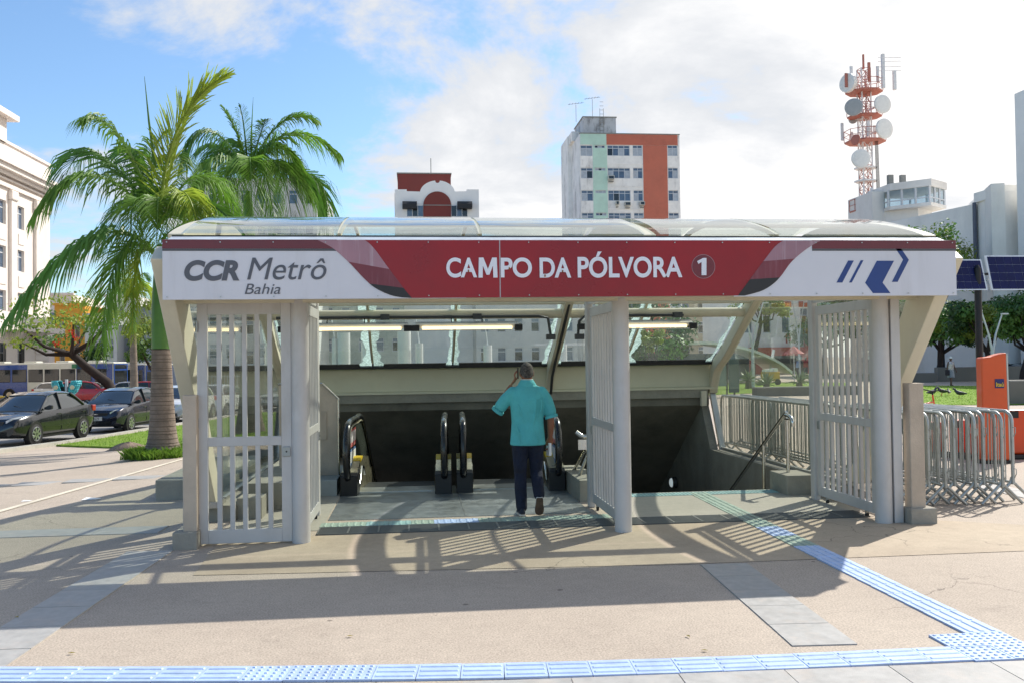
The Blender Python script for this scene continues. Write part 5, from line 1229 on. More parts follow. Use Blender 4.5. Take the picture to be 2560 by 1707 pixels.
# ------------------------------------------------------------------ palms, trees, agaves
M_PALM = M('palm_leaf', '#6e9638', .45, var=.35, scale=1.2, spec=.45, trans=.45)
M_PALMY = M('palm_leaf_young', '#98ab3e', .45, var=.25, scale=1.2, spec=.5, trans=.45)
M_PALMD = M('palm_leaf_dark', '#54802f', .45, var=.3, scale=1.2, spec=.6, trans=.3)
M_PTRUNK = M('palm_trunk', '#7c6f63', .85, var=.3, scale=4, bump=.5, bscale=20, stain=.45, sscale=3., scol='#5d5148')
M_PSHAFT = M('palm_crownshaft', '#4f7a2c', .45, var=.15, scale=3)
M_PRING = M('trunk_ring', '#5e544b', .9, var=.2)
M_BARK = M('bark', '#2f2521', .9, var=.25, scale=5, bump=.8, bscale=15)
M_LEAFA = M('leaf_green', '#5a8034', .5, var=.4, scale=.9, trans=.3)
M_LEAFB = M('leaf_olive', '#879a38', .5, var=.4, scale=.9, trans=.35)
M_LEAFC = M('leaf_dark', '#3c6030', .5, var=.4, scale=.9, trans=.25)
M_FLOWER = M('red_flower', '#d3361c', .6, var=.2)
def frond(parent, p0, pm, p1, mat, droop=.5, ll=.78, n=66, young=None, seed=0, wide=1.):
    """pinnate leaf: rachis through three world points, two rows of drooping leaflets"""
    rn = random.Random(seed*13+5); L0 = root_of(parent).location
    a, b, c = [Vector(p)-L0 for p in (p0, pm, p1)]
    cv_ = []
    for k in range(n+1):
        t = k/n; cv_.append(a*(1-t)**2+2*(b*2-(a+c)/2)*t*(1-t)+c*t*t)
    length = sum((cv_[k+1]-cv_[k]).length for k in range(n))
    m = MB(); m.tube(cv_, [.028*(1-.85*k/n)+.004 for k in range(n+1)], 5)
    for k in range(int(n*.10), n+1):
        t = k/n; p = cv_[k]; d = (cv_[min(k+1, n)]-cv_[max(k-1, 0)]).normalized()
        side = d.cross(Vector((0, 0, 1)))
        if side.length < .1: side = Vector((1, 0, 0))
        side.normalize(); upn = side.cross(d).normalized()
        for sg in (-1, 1):
            for rep in range(1 if k % 3 else 2):
                le = ll*length/2.8*(math.sin(PI*min(.97, .16+.80*t))**.55)*rn.uniform(.75, 1.1)
                if t > .93: le *= .75
                ang = rn.uniform(.3, .8)+.3*t*0
                dr = (side*sg*wide*rn.uniform(.75, 1.)+d*(ang+.9*t)+upn*rn.uniform(-.15, .55)).normalized()
                g1 = dr*le*.45+Vector((0, 0, -droop*le*.10)); g2 = dr*le*.78+Vector((0, 0, -droop*le*.42)); g3 = dr*le*.95+Vector((0, 0, -droop*le*.85))
                wv = d.cross(dr); wv = (wv if wv.length > .05 else upn).normalized().lerp(d, .55).normalized()*.0165*length/2.8
                q = [p-wv*.5, p+wv*.5, p+g1+wv, p+g1-wv, p+g2+wv*.75, p+g2-wv*.75, p+g3]
                m.add(q, [(0,1,2,3), (3,2,4,5), (5,4,6)])
    return part('frond', m, mat, parent)
def palm(name, label, base, ctr_px, D, r0, r1, trunk_top, fr, spear=None, rings=26, shaft=.9, group=None, extra=0, exr=200):
    """fr: list of (start px, mid px, tip px, depth offset mid, depth offset tip, material, kwargs)"""
    x, y, z = base; t = thing(name, label, 'palm tree', base, 0, group)
    ct = on_y(*ctr_px, D); H = ct.z-z; tp = Vector((ct.x-x, ct.y-y, trunk_top-z)); prof = []; pts = []
    for k in range(15):
        f = k/14; q = Vector((tp.x*f**1.5, tp.y*f**1.5, tp.z*f)); rr = r0*(1.0-.12*f)+(r0*.55)*math.exp(-f*9)+.0
        rr = rr*(1-f)+r1*f*1.0 if f > 0 else rr; pts.append(q); prof.append(rr)
    tr = part('trunk', MB().tube(pts, prof, 22), M_PTRUNK, t, smooth=60)
    for k in range(rings):
        f = min(.99, (k+.7+RND.uniform(-.35, .35))/rings); i = min(13, int(f*14)); u = f*14-i; q = pts[i].lerp(pts[i+1], u); rr = prof[i]*(1-u)+prof[i+1]*u
        o = part('trunk_ring', MB().tube([q-Vector((0,0,.006)), q+Vector((0,0,.008))], [rr+.001, rr+.004], 22), M_PRING, tr, smooth=60)
    sh0, sh1 = pts[-1], Vector((ct.x-x, ct.y-y, H-.1)); part('crownshaft', MB().tube([sh0, sh0.lerp(sh1, .4), sh0.lerp(sh1, .8), sh1], [r1*1.02, r1*1.0, r1*.72, r1*.35], 18), M_PSHAFT, t, smooth=60)
    for i, (s_, m_, e_, dm, de, mat, kw) in enumerate(fr):
        frond(t, on_y(*s_, D), on_y(*m_, D+dm), on_y(*e_, D+de), mat, seed=i+int(D), **kw)
    for i in range(extra):
        a_ = PI*(.04+.92*((i*.618) % 1)); R_ = exr*(.8+.4*((i*.37) % 1)); dp = (-1.5, 1.3, -.6, .7, 1.8)[i % 5]; s_ = (ctr_px[0], ctr_px[1]-45)
        m_ = (s_[0]+R_*.55*math.cos(a_), s_[1]-R_*.34*math.sin(a_)-10); e_ = (s_[0]+R_*1.02*math.cos(a_), s_[1]-R_*.12*math.sin(a_)+exr*.42)
        frond(t, on_y(*s_, D), on_y(*m_, D+dp*.6), on_y(*e_, D+dp), (M_PALM, M_PALMD, M_PALM, M_PALMD)[i % 4], seed=100+i, droop=1.)
    if spear:
        for k, (a, b) in enumerate(spear): part('spear_leaf', MB().tube([on_y(*a, D)-Vector(base), on_y(*((a[0]+b[0])/2-2, (a[1]+b[1])/2), D)-Vector(base), on_y(*b, D)-Vector(base)], [.035, .022, .004], 6), M_PALM, t, smooth=60)
    return t
D = 19.4; pb = on_z(407, 1128); z = gh(pb.x, pb.y)
palm('royal_palm', 'tall royal palm with a grey ringed trunk beside the left pier', (pb.x, pb.y, z), (402, 600), D, .29, .19, on_y(418, 872, D).z, [
    ((398,560),(300,345),(205,300), .2, -.3, M_PALM, dict(droop=.9)),
    ((402,545),(446,320),(568,188), -.2, -.4, M_PALMY, dict(droop=.15, wide=.6, ll=.8)),
    ((398,540),(455,330),(500,250), .3, .4, M_PALMY, dict(droop=.3, wide=.6)),
    ((396,575),(236,440),(82,545), -.5, -1.0, M_PALM, dict(droop=1.1)),
    ((398,560),(250,390),(165,440), .7, 1.2, M_PALMD, dict(droop=.9)),
    ((400,560),(395,500),(392,640), -1.3, -2.0, M_PALM, dict(droop=.9, ll=.85)),
    ((402,560),(455,480),(500,590), -1.1, -1.7, M_PALMY, dict(droop=.8, ll=.8)),
    ((400,570),(340,500),(330,650), -1.0, -1.6, M_PALM, dict(droop=.9)),
    ((398,645),(235,590),(18,800), -.5, -1.1, M_PALMD, dict(droop=1.15)),
    ((397,645),(300,640),(252,885), -.8, -1.2, M_PALM, dict(droop=.8)),
    ((396,650),(345,650),(332,850), -.2, -.4, M_PALMY, dict(droop=.5, ll=.7)),
    ((404,560),(500,440),(600,540), .8, 1.5, M_PALM, dict(droop=1.)),
    ((402,555),(430,400),(470,420), 1.0, 1.9, M_PALMD, dict(droop=1.)),
    ((398,555),(345,380),(300,450), 1.0, 1.8, M_PALMD, dict(droop=1.)),
    ((404,600),(520,560),(600,690), .5, .8, M_PALMD, dict(droop=1.)),
    ((400,555),(380,400),(420,330), .5, .9, M_PALM, dict(droop=.5)),
], spear=[((388,420),(361,192))], extra=6, exr=210)
D = 26.5; pb = on_y(625, 1062, D); z = gh(pb.x, pb.y)
palm('royal_palm', 'royal palm whose crown rises behind the entrance roof', (pb.x, pb.y, z), (620, 470), D, .30, .19, on_y(622, 640, D).z, [
    ((622,440),(720,335),(848,385), -.3, -.6, M_PALM, dict(droop=1.)),
    ((622,440),(700,310),(790,300), .6, .9, M_PALM, dict(droop=.7)),
    ((624,450),(735,420),(800,545), -.4, -.6, M_PALMD, dict(droop=1.2)),
    ((624,450),(690,410),(730,560), -1.2, -1.9, M_PALM, dict(droop=1.1)),
    ((618,440),(525,330),(452,420), -.2, -.4, M_PALMD, dict(droop=1.2)),
    ((618,445),(530,400),(480,540), -.8, -1.2, M_PALM, dict(droop=1.2)),
    ((620,450),(580,420),(550,570), -1.3, -2., M_PALM, dict(droop=1.1)),
    ((620,450),(625,400),(630,560), -1.6, -2.4, M_PALM, dict(droop=1.)),
    ((620,430),(592,335),(556,268), .0, .0, M_PALM, dict(droop=.4, wide=.9)),
    ((620,430),(610,320),(600,270), -.3, -.4, M_PALM, dict(droop=.4, wide=.8)),
    ((622,430),(650,340),(665,300), .5, .9, M_PALM, dict(droop=.5)),
    ((620,440),(560,370),(500,380), 1.2, 2., M_PALMD, dict(droop=1.1)),
    ((622,440),(690,370),(760,430), 1.2, 2., M_PALMD, dict(droop=1.1)),
    ((622,450),(600,430),(590,580), 1.0, 1.6, M_PALMD, dict(droop=1.1)),
    ((622,450),(660,430),(690,590), .9, 1.5, M_PALMD, dict(droop=1.1)),
    ((622,450),(780,440),(815,570), .6, 1.0, M_PALMD, dict(droop=1.1)),
], spear=[((628,420),(633,244))], extra=4, exr=190)
# slim palm farther down the street: only its trunk and low crown show
D = 52.; pb = on_y(336, 1000, D); z = gh(pb.x, pb.y)
palm('slim_palm', 'slim palm with a pale straight trunk in front of the buses', (pb.x, pb.y, z), (332, 742), D, .24, .17, on_y(333, 835, D).z, [
    ((332,760),(300,720),(270,800), 0, 0, M_PALM, dict(droop=1.)), ((332,760),(360,715),(392,790), 0, 0, M_PALMY, dict(droop=1.)), ((332,760),(325,700),(318,830), -1.2, -2, M_PALM, dict(droop=1.)),
    ((332,755),(310,690),(290,700), .5, .9, M_PALM, dict(droop=.7)), ((332,755),(350,690),(372,700), .5, .9, M_PALMD, dict(droop=.7)), ((332,760),(345,715),(352,840), -1., -1.6, M_PALMY, dict(droop=1.)), ((332,755),(332,680),(330,660), .2, .2, M_PALM, dict(droop=.4))], rings=6)
# grass tuft round the foot of the tall palm
q = on_z(407, 1128); gm = MB()
for k in range(46):
    a_ = RND.uniform(0, 2*PI); rr = RND.uniform(.38, .80); blades(gm, q.x+rr*math.cos(a_), q.y-.05+rr*math.sin(a_)*.8, gh(q.x, q.y), .26*(1.25-rr*.7), 46, .13, .008, 1.1)
o = struct('grass_tuft', gm, M_BLADE); o['kind'] = 'stuff'; o['label'] = 'long grass tuft round the foot of the tall palm'; o['category'] = 'grass'

def leaf_blob(m, c, r, n, size, rn, flat=1.):
    for _ in range(n):
        d = Vector((rn.gauss(0, 1), rn.gauss(0, 1), rn.gauss(0, 1))).normalized(); rad = rn.random()**.42
        p = Vector(c)+Vector((d.x*r*rad, d.y*r*rad, d.z*r*flat*rad)); s = size*rn.uniform(.6, 1.3)
        nrm = (d+Vector((rn.uniform(-.8,.8), rn.uniform(-.8,.8), rn.uniform(-.2,1.)))).normalized(); u = nrm.cross(Vector((rn.uniform(-1,1), rn.uniform(-1,1), .3))).normalized(); v = nrm.cross(u)
        m.add([p-u*s*.5, p+v*s*.28, p+u*s*.5, p-v*s*.28], [(0,1,2,3)])
def tree(label, base, h, cr, mats, seed, trunk_r=.22, lean=(0, 0), fork=.35, nb=16, nl=330, size=.3, flat=.75, spread=1., name='broadleaf_tree', group=None, low=.0):
    rn = random.Random(seed); t = thing(name, label, 'tree', base, 0, group)
    top = Vector((lean[0], lean[1], h*fork)); tp = [Vector((0,0,-.1)), Vector((lean[0]*.2, lean[1]*.2, h*fork*.4)), Vector((lean[0]*.7, lean[1]*.7, h*fork*.75)), top]
    m = MB(); m.tube(tp, [trunk_r*1.25, trunk_r, trunk_r*.85, trunk_r*.75], 10); blobs = []
    nl_ = 7
    for k in range(nl_):
        a_ = 2*PI*k/nl_+rn.uniform(-.4, .4); rr = cr*rn.uniform(.35, .8)*spread; e = Vector((lean[0]+rr*math.cos(a_), lean[1]+rr*math.sin(a_), h*rn.uniform(.62-low, .9)))
        md = top.lerp(e, .5)+Vector((rn.uniform(-.3,.3), rn.uniform(-.3,.3), -.05*h)); m.tube([top, md, e], [trunk_r*.55, trunk_r*.32, trunk_r*.10], 7); blobs.append(e)
    part('trunk', m, M_BARK, t, smooth=60)
    for k in range(nb-nl_):
        a_ = rn.uniform(0, 2*PI); rr = cr*math.sqrt(rn.random())*.85*spread; blobs.append(Vector((lean[0]+rr*math.cos(a_), lean[1]+rr*math.sin(a_), h*(rn.uniform(.66-low, .93)-.12*(rr/cr)**2))))
    for gi, mt in enumerate(mats):
        m = MB()
        for i, b in enumerate(blobs):
            if i % len(mats) == gi: leaf_blob(m, b, cr*rn.uniform(.30, .46), nl, size, rn, flat)
        if m.v: part('crown', m, mt, t)
    return t
def g_at(px, D): p = on_y(px, 900, D); return (p.x, p.y, gh(p.x, p.y))
# right-hand trees in front of the hall
TG_ = 'trees in front of the concrete hall'
tree('leafy tree with a forked dark trunk behind the walking woman', g_at(2345, 60.), 5.6, 2.3, [M_LEAFA, M_LEAFC, M_LEAFB], 3, .2, (.3, 0), .33, 18, 330, .27, group=TG_, low=.12)
tree('dark leafy tree between the solar panel pole and the orange totem', g_at(2476, 55.), 5.6, 2.5, [M_LEAFC, M_LEAFA, M_LEAFB], 4, .2, (-.2, 0), .34, 18, 350, .27, group=TG_, low=.1)
tree('leafy tree with a twisted trunk beyond the low concrete walls', g_at(2556, 50.), 5.5, 2.5, [M_LEAFC, M_LEAFA], 5, .2, (.4, 0), .34, 18, 330, .27, group=TG_, low=.1)
tree('leafy tree next to the corner shop, half hidden by the flank', g_at(2250, 66.), 6.2, 2.8, [M_LEAFC, M_LEAFA], 6, .2, (0, 0), .3, 18, 300, .3, group=TG_, low=.1)
tree('tall olive tree whose thin top rises over the sign beside the hall', g_at(2352, 68.), 12.9, 3.0, [M_LEAFB, M_LEAFA], 7, .25, (.2, 0), .45, 20, 190, .3, 1., group=TG_, low=.12)
tree('dark green tree behind the red parasol', g_at(2062, 80.), 8.5, 3.2, [M_LEAFC, M_LEAFA], 8, .25, (0, 0), .3, 16, 300, .36, low=.2)
tree('leafy tree overhanging the corner shop', g_at(1880, 70.), 9.0, 2.4, [M_LEAFA, M_LEAFB], 9, .18, (.8, 0), .5, 12, 200, .3)
tree('round green tree behind the rear glass above the lawn', g_at(1640, 60.), 6.2, 3.6, [M_LEAFC, M_LEAFA], 10, .2, (0, 0), .25, 16, 260, .34, low=.25)
tree('small yellow green tree behind the rear glass', g_at(1628, 48.), 3.6, .8, [M_LEAFB], 11, .06, (0, 0), .4, 8, 130, .2)
# flame tree over the street on the left
ft = tree('old flame tree with a thick leaning dark trunk and a few red blossoms', g_at(292, 70.), 8.6, 5.0, [M_LEAFB, M_LEAFA], 21, .36, (-3.2, 0), .42, 18, 95, .30, .35, 1.1, name='flame_tree', low=.12)
rn = random.Random(4); fm_ = MB()
for px, py in ((150, 852), (165, 845), (182, 832), (186, 842), (192, 850), (137, 856), (143, 860), (178, 826)):
    p = on_y(px, py, 66.)-ft.location; leaf_blob(fm_, p, .24, 11, .18, rn)
part('blossom', fm_, M_FLOWER, ft)
tree('dense dark bush beneath the flame tree branches', g_at(262, 92.), 5.6, 3.0, [M_LEAFC], 22, .2, (0, 0), .15, 14, 240, .34, name='dense_bush', low=.45)
tree('bright green tree between the slim palm and the tall palm', g_at(382, 78.), 7.4, 2.6, [M_LEAFB, M_LEAFA], 23, .16, (0, 0), .3, 14, 220, .3, low=.2)
tree('yellowish leafy tree beside the blue grey row house', g_at(396, 100.), 11.5, 2.6, [M_LEAFB], 24, .2, (0, 0), .4, 12, 180, .32)

# agaves beyond the side glass
M_AGAVE = M('agave', '#7d9270', .5, var=.2, scale=3, trans=.15); M_AGEDGE = M('agave_trunk', '#5c5546', .9)
def agave(label, px, D, r, tall):
    t = thing('agave_plant', label, 'agave', g_at(px, D), 0, 'agaves on the lawn'); rn = random.Random(px)
    part('stem', MB().cyl((0,0,0), (0,0,tall), .2, .16, 10), M_AGEDGE, t)
    for k in range(34):
        a_ = rn.uniform(0, 2*PI); e = rn.uniform(-.15, 1.35); L = r*rn.uniform(.8, 1.1); d = Vector((math.cos(a_)*math.cos(e), math.sin(a_)*math.cos(e), math.sin(e))); s = Vector((-math.sin(a_), math.cos(a_), 0)); o = Vector((0, 0, tall))
        m = MB(); b = s.cross(d)*.02
        m.add([o+s*.05, o-s*.05, o+d*L*.5-s*.055-b, o+d*L*.5+s*.055-b, o+d*L+Vector((0,0,-.04)), o+d*L*.5+b*1.5], [(0,1,2,5),(0,5,3),(2,4,5),(5,4,3),(3,2,1,0),(2,3,4)]); part('agave_leaf', m, M_AGAVE, t)
agave('large grey green agave on the lawn nearest the parasol', 1997, 46., .85, .45)
agave('grey green agave between the yellow cart and the parasol', 1915, 47., .8, .35)
agave('grey green agave nearest the arched canopy', 1870, 50., .8, .5)
agave('bluish agave right behind the large agave', 2032, 50., .8, .4)
# ------------------------------------------------------------------ crowd barriers stacked beside the entrance
M_GALV = M('galvanised', '#a9adac', .38, .8, var=.14, scale=8, stain=.25, sscale=9.)
def barrier(label, x, y, rz, group):
    t = thing('crowd_barrier', label, 'barrier', (x, y, 0), rz, group); L = 2.3; r = .021
    pts = [(0, 0, .22), (0, 0, .95)]
    for k in range(7): a = PI-PI/2*k/6; pts.append((0, .13+.13*math.cos(a), .97+.13*math.sin(a)))
    for k in range(7): a = PI/2-PI/2*k/6; pts.append((0, L-.13+.13*math.cos(a), .97+.13*math.sin(a)))
    pts += [(0, L, .95), (0, L, .22)]
    part('frame', MB().tube(pts, r, 10), M_GALV, t, smooth=60); part('bottom_rail', MB().cyl((0, 0, .24), (0, L, .24), .017, n=8), M_GALV, t, smooth=60)
    for k in range(17): link('bar', BAR_ME, t, (0, .13+(L-.26)*k/16, 0))
    for yy in (.02, L-.02):
        for s_ in (-1, 1): part('foot', MB().tube([(0, yy, .30), (s_*.02, yy, .24), (s_*.26, yy, .015)], .019, 8), M_GALV, t, smooth=60)
    for zz, yy in ((.35, -.03), (.85, -.03)): part('hook', MB().tube([(0, 0, zz+.06), (0, yy-.03, zz+.06), (0, yy-.03, zz), (0, yy, zz-.05)], .006, 6), M_GALV, t)
    return t
BAR_ME = MB().cyl((0, 0, .24), (0, 0, 1.08), .0075, n=6).mesh('bar', M_GALV)
b0 = None
for i, px in enumerate((2290, 2318, 2345, 2366, 2388, 2418, 2443, 2464, 2490, 2504, 2536)):
    x = on_y(px, 1200, 10.15+.12*(i % 3)).x; lb = 'galvanised crowd barrier standing in the row beside the right pier'
    if i == 10: lb = 'outermost galvanised crowd barrier, beside the orange dock panel'
    if b0 is None: b0 = barrier(lb, x, 10.2, 0, 'crowd barriers in the stack')
    else:
        c = dup(b0, (x, 10.15+.12*(i % 3)+RND.uniform(-.05, .05), 0), RND.uniform(-.03, .03), lb, 'crowd barriers in the stack'); 
for i, (x, y) in enumerate(((5.72, 12.55), (5.86, 12.75), (6.02, 12.6), (6.2, 12.7))): dup(b0, (x, y, 0), RND.uniform(-.02, .02), 'galvanised crowd barrier seen through the side glass behind the handrail', 'barriers behind the side glass')
for i, (x, y) in enumerate(((5.70, 14.05), (5.84, 13.95), (6.0, 14.1))): dup(b0, (x, y, 0), RND.uniform(-.02, .02), 'galvanised crowd barrier at the rear end of the side glass', 'barriers behind the side glass')

# ------------------------------------------------------------------ bike-share totem and docks
M_OR = M('totem_orange', '#e0561a', .35, var=.05, coat=.3); M_OR2 = M('dock_orange', '#dd4a16', .4, var=.06, coat=.2); M_NAVY = M('logo_navy', '#23296b', .4); M_YELT = M('logo_yellow', '#e8c23a', .4)
p = on_z(2484, 1156); TT = thing('bike_share_totem', 'tall orange totem with a navy logo behind the crowd barriers', 'totem', (p.x, p.y, 0), -.12)
part('base', MB().box(-.26, .28, -.14, .16, 0, .05), M_TRIM, TT); tw = .215
pf = [(-tw, .05), (tw, .05), (tw*.93, 1.82), (tw*.4, 1.80), (-tw*.2, 1.76), (-tw*.96, 1.74)]
part('shell', MB().prism(pf, -.10, .10, 'y'), M_OR, TT, bevel=.02); part('side_trim', MB().prism([(tw+.002, .05), (tw+.03, .05), (tw*.93+.028, 1.80), (tw*.93+.002, 1.81)], -.09, .11, 'y'), M_ALU, TT)
lg = part('logo_plate', MB().box(.0, .15, -.108, -.1, 1.24, 1.39), M_NAVY, TT, bevel=.012); text_fit(lg, 'Itaú', .015, .138, -.110, 1.265, 1.335, M_YELT, 0, .02)
for px, w_, h_, dp, lb in ((2338, .30, .62, 15.2, 'orange bike dock panel nearest the right pier'), (2404, .36, .66, 15.0, 'orange bike dock panel in the middle of the row behind the barriers'), (2440, .30, .75, 14.7, 'orange bike dock panel touching the tall totem'), (2545, .50, .84, 14.6, 'wide orange bike dock panel with a black notch beside the totem')):
    q = on_y(px, 1140, dp); t = thing('bike_dock', lb, 'bike dock', (q.x, q.y, 0), -.1, 'bike docks')
    part('panel', MB().prism([(-w_/2, .08), (w_/2, .08), (w_/2, h_*.92), (w_*.2, h_), (-w_/2, h_)], -.09, .09, 'y'), M_OR2, t, bevel=.03); part('base_plate', MB().box(-w_/2-.12, w_/2+.12, -.2, .2, 0, .08), M_TRIM, t, bevel=.02)
    part('dock_notch', MB().box(-w_*.45, -w_*.05, -.095, -.085, h_-.14, h_-.02), M_TRIM, t)
# solar panels on a black pole
p = on_z(2455, 1150); SP = thing('solar_post', 'black post carrying two solar panels beside the orange totem', 'solar panel', (p.x, p.y, 0))
M_CELL = M('solar_cell', '#18204e', .4, var=.15, scale=6, spec=.15); M_CELLF = M('solar_frame', '#c3ccd6', .3, .6)
dpt = p.y; zt_ = on_y(2450, 672, dpt).z
part('pole', MB().cyl((0, 0, 0), (0, 0, zt_), .062, .055, 18), M_TRIM, SP, smooth=40); part('pole_cap', MB().cyl((0, 0, zt_), (0, 0, zt_+.06), .05, .02, 14), M_TRIM, SP)
for xa, xb, ya, yb in ((2352, 2462, 648, 727), (2472, 2600, 638, 727)):
    a, b, c = on_y(xa, yb, dpt), on_y(xb, yb, dpt), on_y(xa, ya, dpt); x0, x1, z0, z1 = a.x-p.x, b.x-p.x, a.z, c.z; tl = .16
    def pp(u, v, o=0.): return (x0+(x1-x0)*u, -.08+tl*v-o, z0+(z1-z0)*v)
    sf = part('panel_frame', MB().loft([[pp(0,0,.0), pp(1,0,.0), pp(1,1,.0), pp(0,1,.0)], [pp(0,0,-.035), pp(1,0,-.035), pp(1,1,-.035), pp(0,1,-.035)]]), M_CELLF, SP)
    nx, nz = 6, 4
    for i in range(nx):
        for j in range(nz):
            u0, u1, v0, v1 = .03+.94*i/nx+.002, .03+.94*(i+1)/nx-.002, .035+.93*j/nz+.003, .035+.93*(j+1)/nz-.003
            part('solar_cell', MB().quad(pp(u0,v0,.004), pp(u1,v0,.004), pp(u1,v1,.004), pp(u0,v1,.004)), M_CELL, sf)
    part('panel_arm', MB().bar((0, .02, zt_-.1), ((x0+x1)/2, .06, (z0+z1)/2), .04), M_TRIM, SP)
# ------------------------------------------------------------------ forked lamp posts and white pillars
def lamp_post(label, px, D, h, dx=.35):
    t = thing('lamp_post', label, 'lamp post', g_at(px, D), 0, 'forked lamp posts')
    part('pole', MB().tube([(0, 0, 0), (0, 0, h*.45)], [.11, .08], 12), M_FRAMEW, t, smooth=50)
    for s_, hh in ((-1, 1.), (1, .96)):
        a_ = part('arm', MB().tube([(0, 0, h*.45), (s_*dx*.35, 0, h*.7), (s_*dx, 0, h*hh)], [.07, .05, .035], 8), M_FRAMEW, t, smooth=50); part('lamp_head', MB().box(s_*dx-.30*(s_ < 0)-.04, s_*dx+.30*(s_ > 0)+.04, -.08, .08, h*hh-.03, h*hh+.05), M_FRAMEW, a_, bevel=.02)
lamp_post('white forked lamp post in front of the hall, behind the orange totem', 2482, 46., 4.1, .6)
lamp_post('white forked lamp post beside the arched canopy, seen through the side glass', 1882, 52., 5.2, .7)
lamp_post('white lamp post in front of the corner shop', 1998, 70., 6.4, .5)
for px, w_, ty in ((836, .17, 847), (859, .42, 832), (916, .34, 855), (1010, .44, 818), (1048, .25, 858), (1219, .29, 863), (1408, .25, 862)):
    D = 30.; q = on_y(px, ty, D); t = thing('white_pillar', 'white painted ventilation pillar standing behind the rear glass', 'pillar', (q.x, D, 0), 0, 'white pillars behind the entrance')
    part('shaft', MB().cyl((0, 0, 0), (0, 0, q.z), w_/2, n=20), M_FRAMEW, t, smooth=40); part('joint', MB().cyl((0, 0, q.z*.55), (0, 0, q.z*.55+.02), w_/2+.006, n=20), M_ROOFT, t)
    if w_ < .36: part('cable', MB().tube([(0, 0, q.z), (-.05, 0, q.z+.4), (-.12, 0, q.z+.9)], .02, 6), M_FRAMEW, t)
# ------------------------------------------------------------------ phone booths
M_TURQ = M('booth_turquoise', '#3aa9b4', .35, var=.06, coat=.3)
p = g_at(166, 58.); PB = thing('phone_booth', 'pair of turquoise phone hoods on a pale post beside the street', 'phone booth', p)
part('post', MB().cyl((0, 0, 0), (0, 0, 1.8), .09, n=12), M_FRAMEW, PB, smooth=40)
for s_ in (-1, 1):
    m = MB(); rings = []
    for k in range(9):
        f = k/8; z = .75+f*.95; rr = .46*math.sin(PI*(.05+.62*f))**.8
        rings.append([(s_*(.22+.30*f)+rr*math.cos(a_)*s_*.85, .0+rr*.8*math.sin(a_), z) for a_ in [(-.62+1.24*q/12)*PI for q in range(13)]])
    for r0, r1 in zip(rings, rings[1:]):
        for q in range(12): m.add([r0[q], r0[q+1], r1[q+1], r1[q]], [(0,1,2,3)])
    m.add(rings[-1], [tuple(range(13))])
    h_ = part('hood', m, M_TURQ, PB, smooth=60); h_.modifiers.new('solid', 'SOLIDIFY').thickness = .03
    part('hood_emblem', MB().cyl((s_*.48, -.43, 1.32), (s_*.48, -.40, 1.32), .13, n=14), M('emblem_pale', '#c9c2a0', .5), h_); part('telephone', MB().box(s_*.2-.12, s_*.2+.12, -.05, .1, .95, 1.35), M_TRIM, PB)
    part('side_post', MB().cyl((s_*.45, 0, 0), (s_*.42, 0, .9), .035, n=8), M_FRAMEW, PB)
# ------------------------------------------------------------------ right: walls, bench, kiosk, parasol, cart, parked cars
M_LOWW = M('low_wall', '#6f6d66', .85, var=.12, scale=.8, bump=.2)
def low_wall(label, px0, px1, D, h, dep=.5):
    a, b = on_y(px0, 900, D), on_y(px1, 900, D); o = struct('low_wall', MB().box(0, b.x-a.x, 0, dep, -.05, h), M_LOWW); o.location = (a.x, D, 0); o['kind'] = None; del o['kind']; tag(o, label, 'wall'); o.modifiers.new('bevel', 'BEVEL').width = .03
low_wall('long grey low wall behind the walking woman', 2345, 2760, 57., .95); low_wall('lower grey wall section left of the walking woman', 2200, 2343, 56., .62); low_wall('grey concrete block beside the orange totem', 2522, 2640, 30., .85, 1.0)
low_wall('low grey bench wall on the edge of the lawn seen through the glass', 1890, 2150, 40., .42, .6)
K = thing('news_kiosk', 'small news kiosk papered with posters beyond the low wall', 'kiosk', (*on_y(2386, 900, 74.)[:2], 0)); part('cabin', MB().box(0, 2.6, 0, 1.6, 0, 2.7), M_GREYB, K); part('roof', MB().box(-.2, 2.8, -.4, 1.8, 2.7, 2.85), M_ROOFT, K)
for i, c in enumerate(('#a8b9c9', '#d3c25a', '#9fb35a', '#c7746a', '#7f93b8', '#c9c3b0')): part('poster', MB().box(.1+.8*(i % 3), .82+.8*(i % 3), -.03, 0, .3+1.15*(i//3), 1.35+1.15*(i//3)), M('poster_%d' % i, c, .6, var=.35, scale=5), K)
q = on_y(2430, 900, 73.); o = thing('blue_sign', 'narrow blue upright sign panel beside the news kiosk', 'sign', (q.x, 73., 0)); part('panel', MB().box(-.25, .25, -.05, .05, .3, 3.1), M('sign_blue', '#2b4a8f', .4), o); part('foot', MB().box(-.3, .3, -.12, .12, 0, .3), M_ROOFT, o)
car('black hatchback parked behind the low wall near the blue sign', 'hatch', 'black', g_at(2440, 68.), -.1, 'cars parked behind the wall')
car('grey SUV parked behind the low wall near the concrete block', 'suv', 'grey', g_at(2532, 66.), -.1, 'cars parked behind the wall')
q = g_at(1985, 62.); PR = thing('parasol', 'faded red parasol in front of the corner shop', 'parasol', q); zt2 = on_y(1985, 866, 62.).z; zb2 = on_y(1985, 884, 62.).z
part('pole', MB().cyl((0, 0, 0), (0, 0, zt2), .04, n=8), M_FRAMEW, PR)
n = 8; m = MB(); rr = .80; ap_ = (0, 0, zt2+.05); ring = [(rr*math.cos(2*PI*k/n), rr*math.sin(2*PI*k/n), zb2) for k in range(n)]
m.add([ap_]+ring, [(0, 1+k, 1+(k+1) % n) for k in range(n)]); cn_ = part('canopy', m, M('parasol_red', '#c4565a', .7, var=.1, trans=.3), PR); cn_.modifiers.new('solid', 'SOLIDIFY').thickness = .02
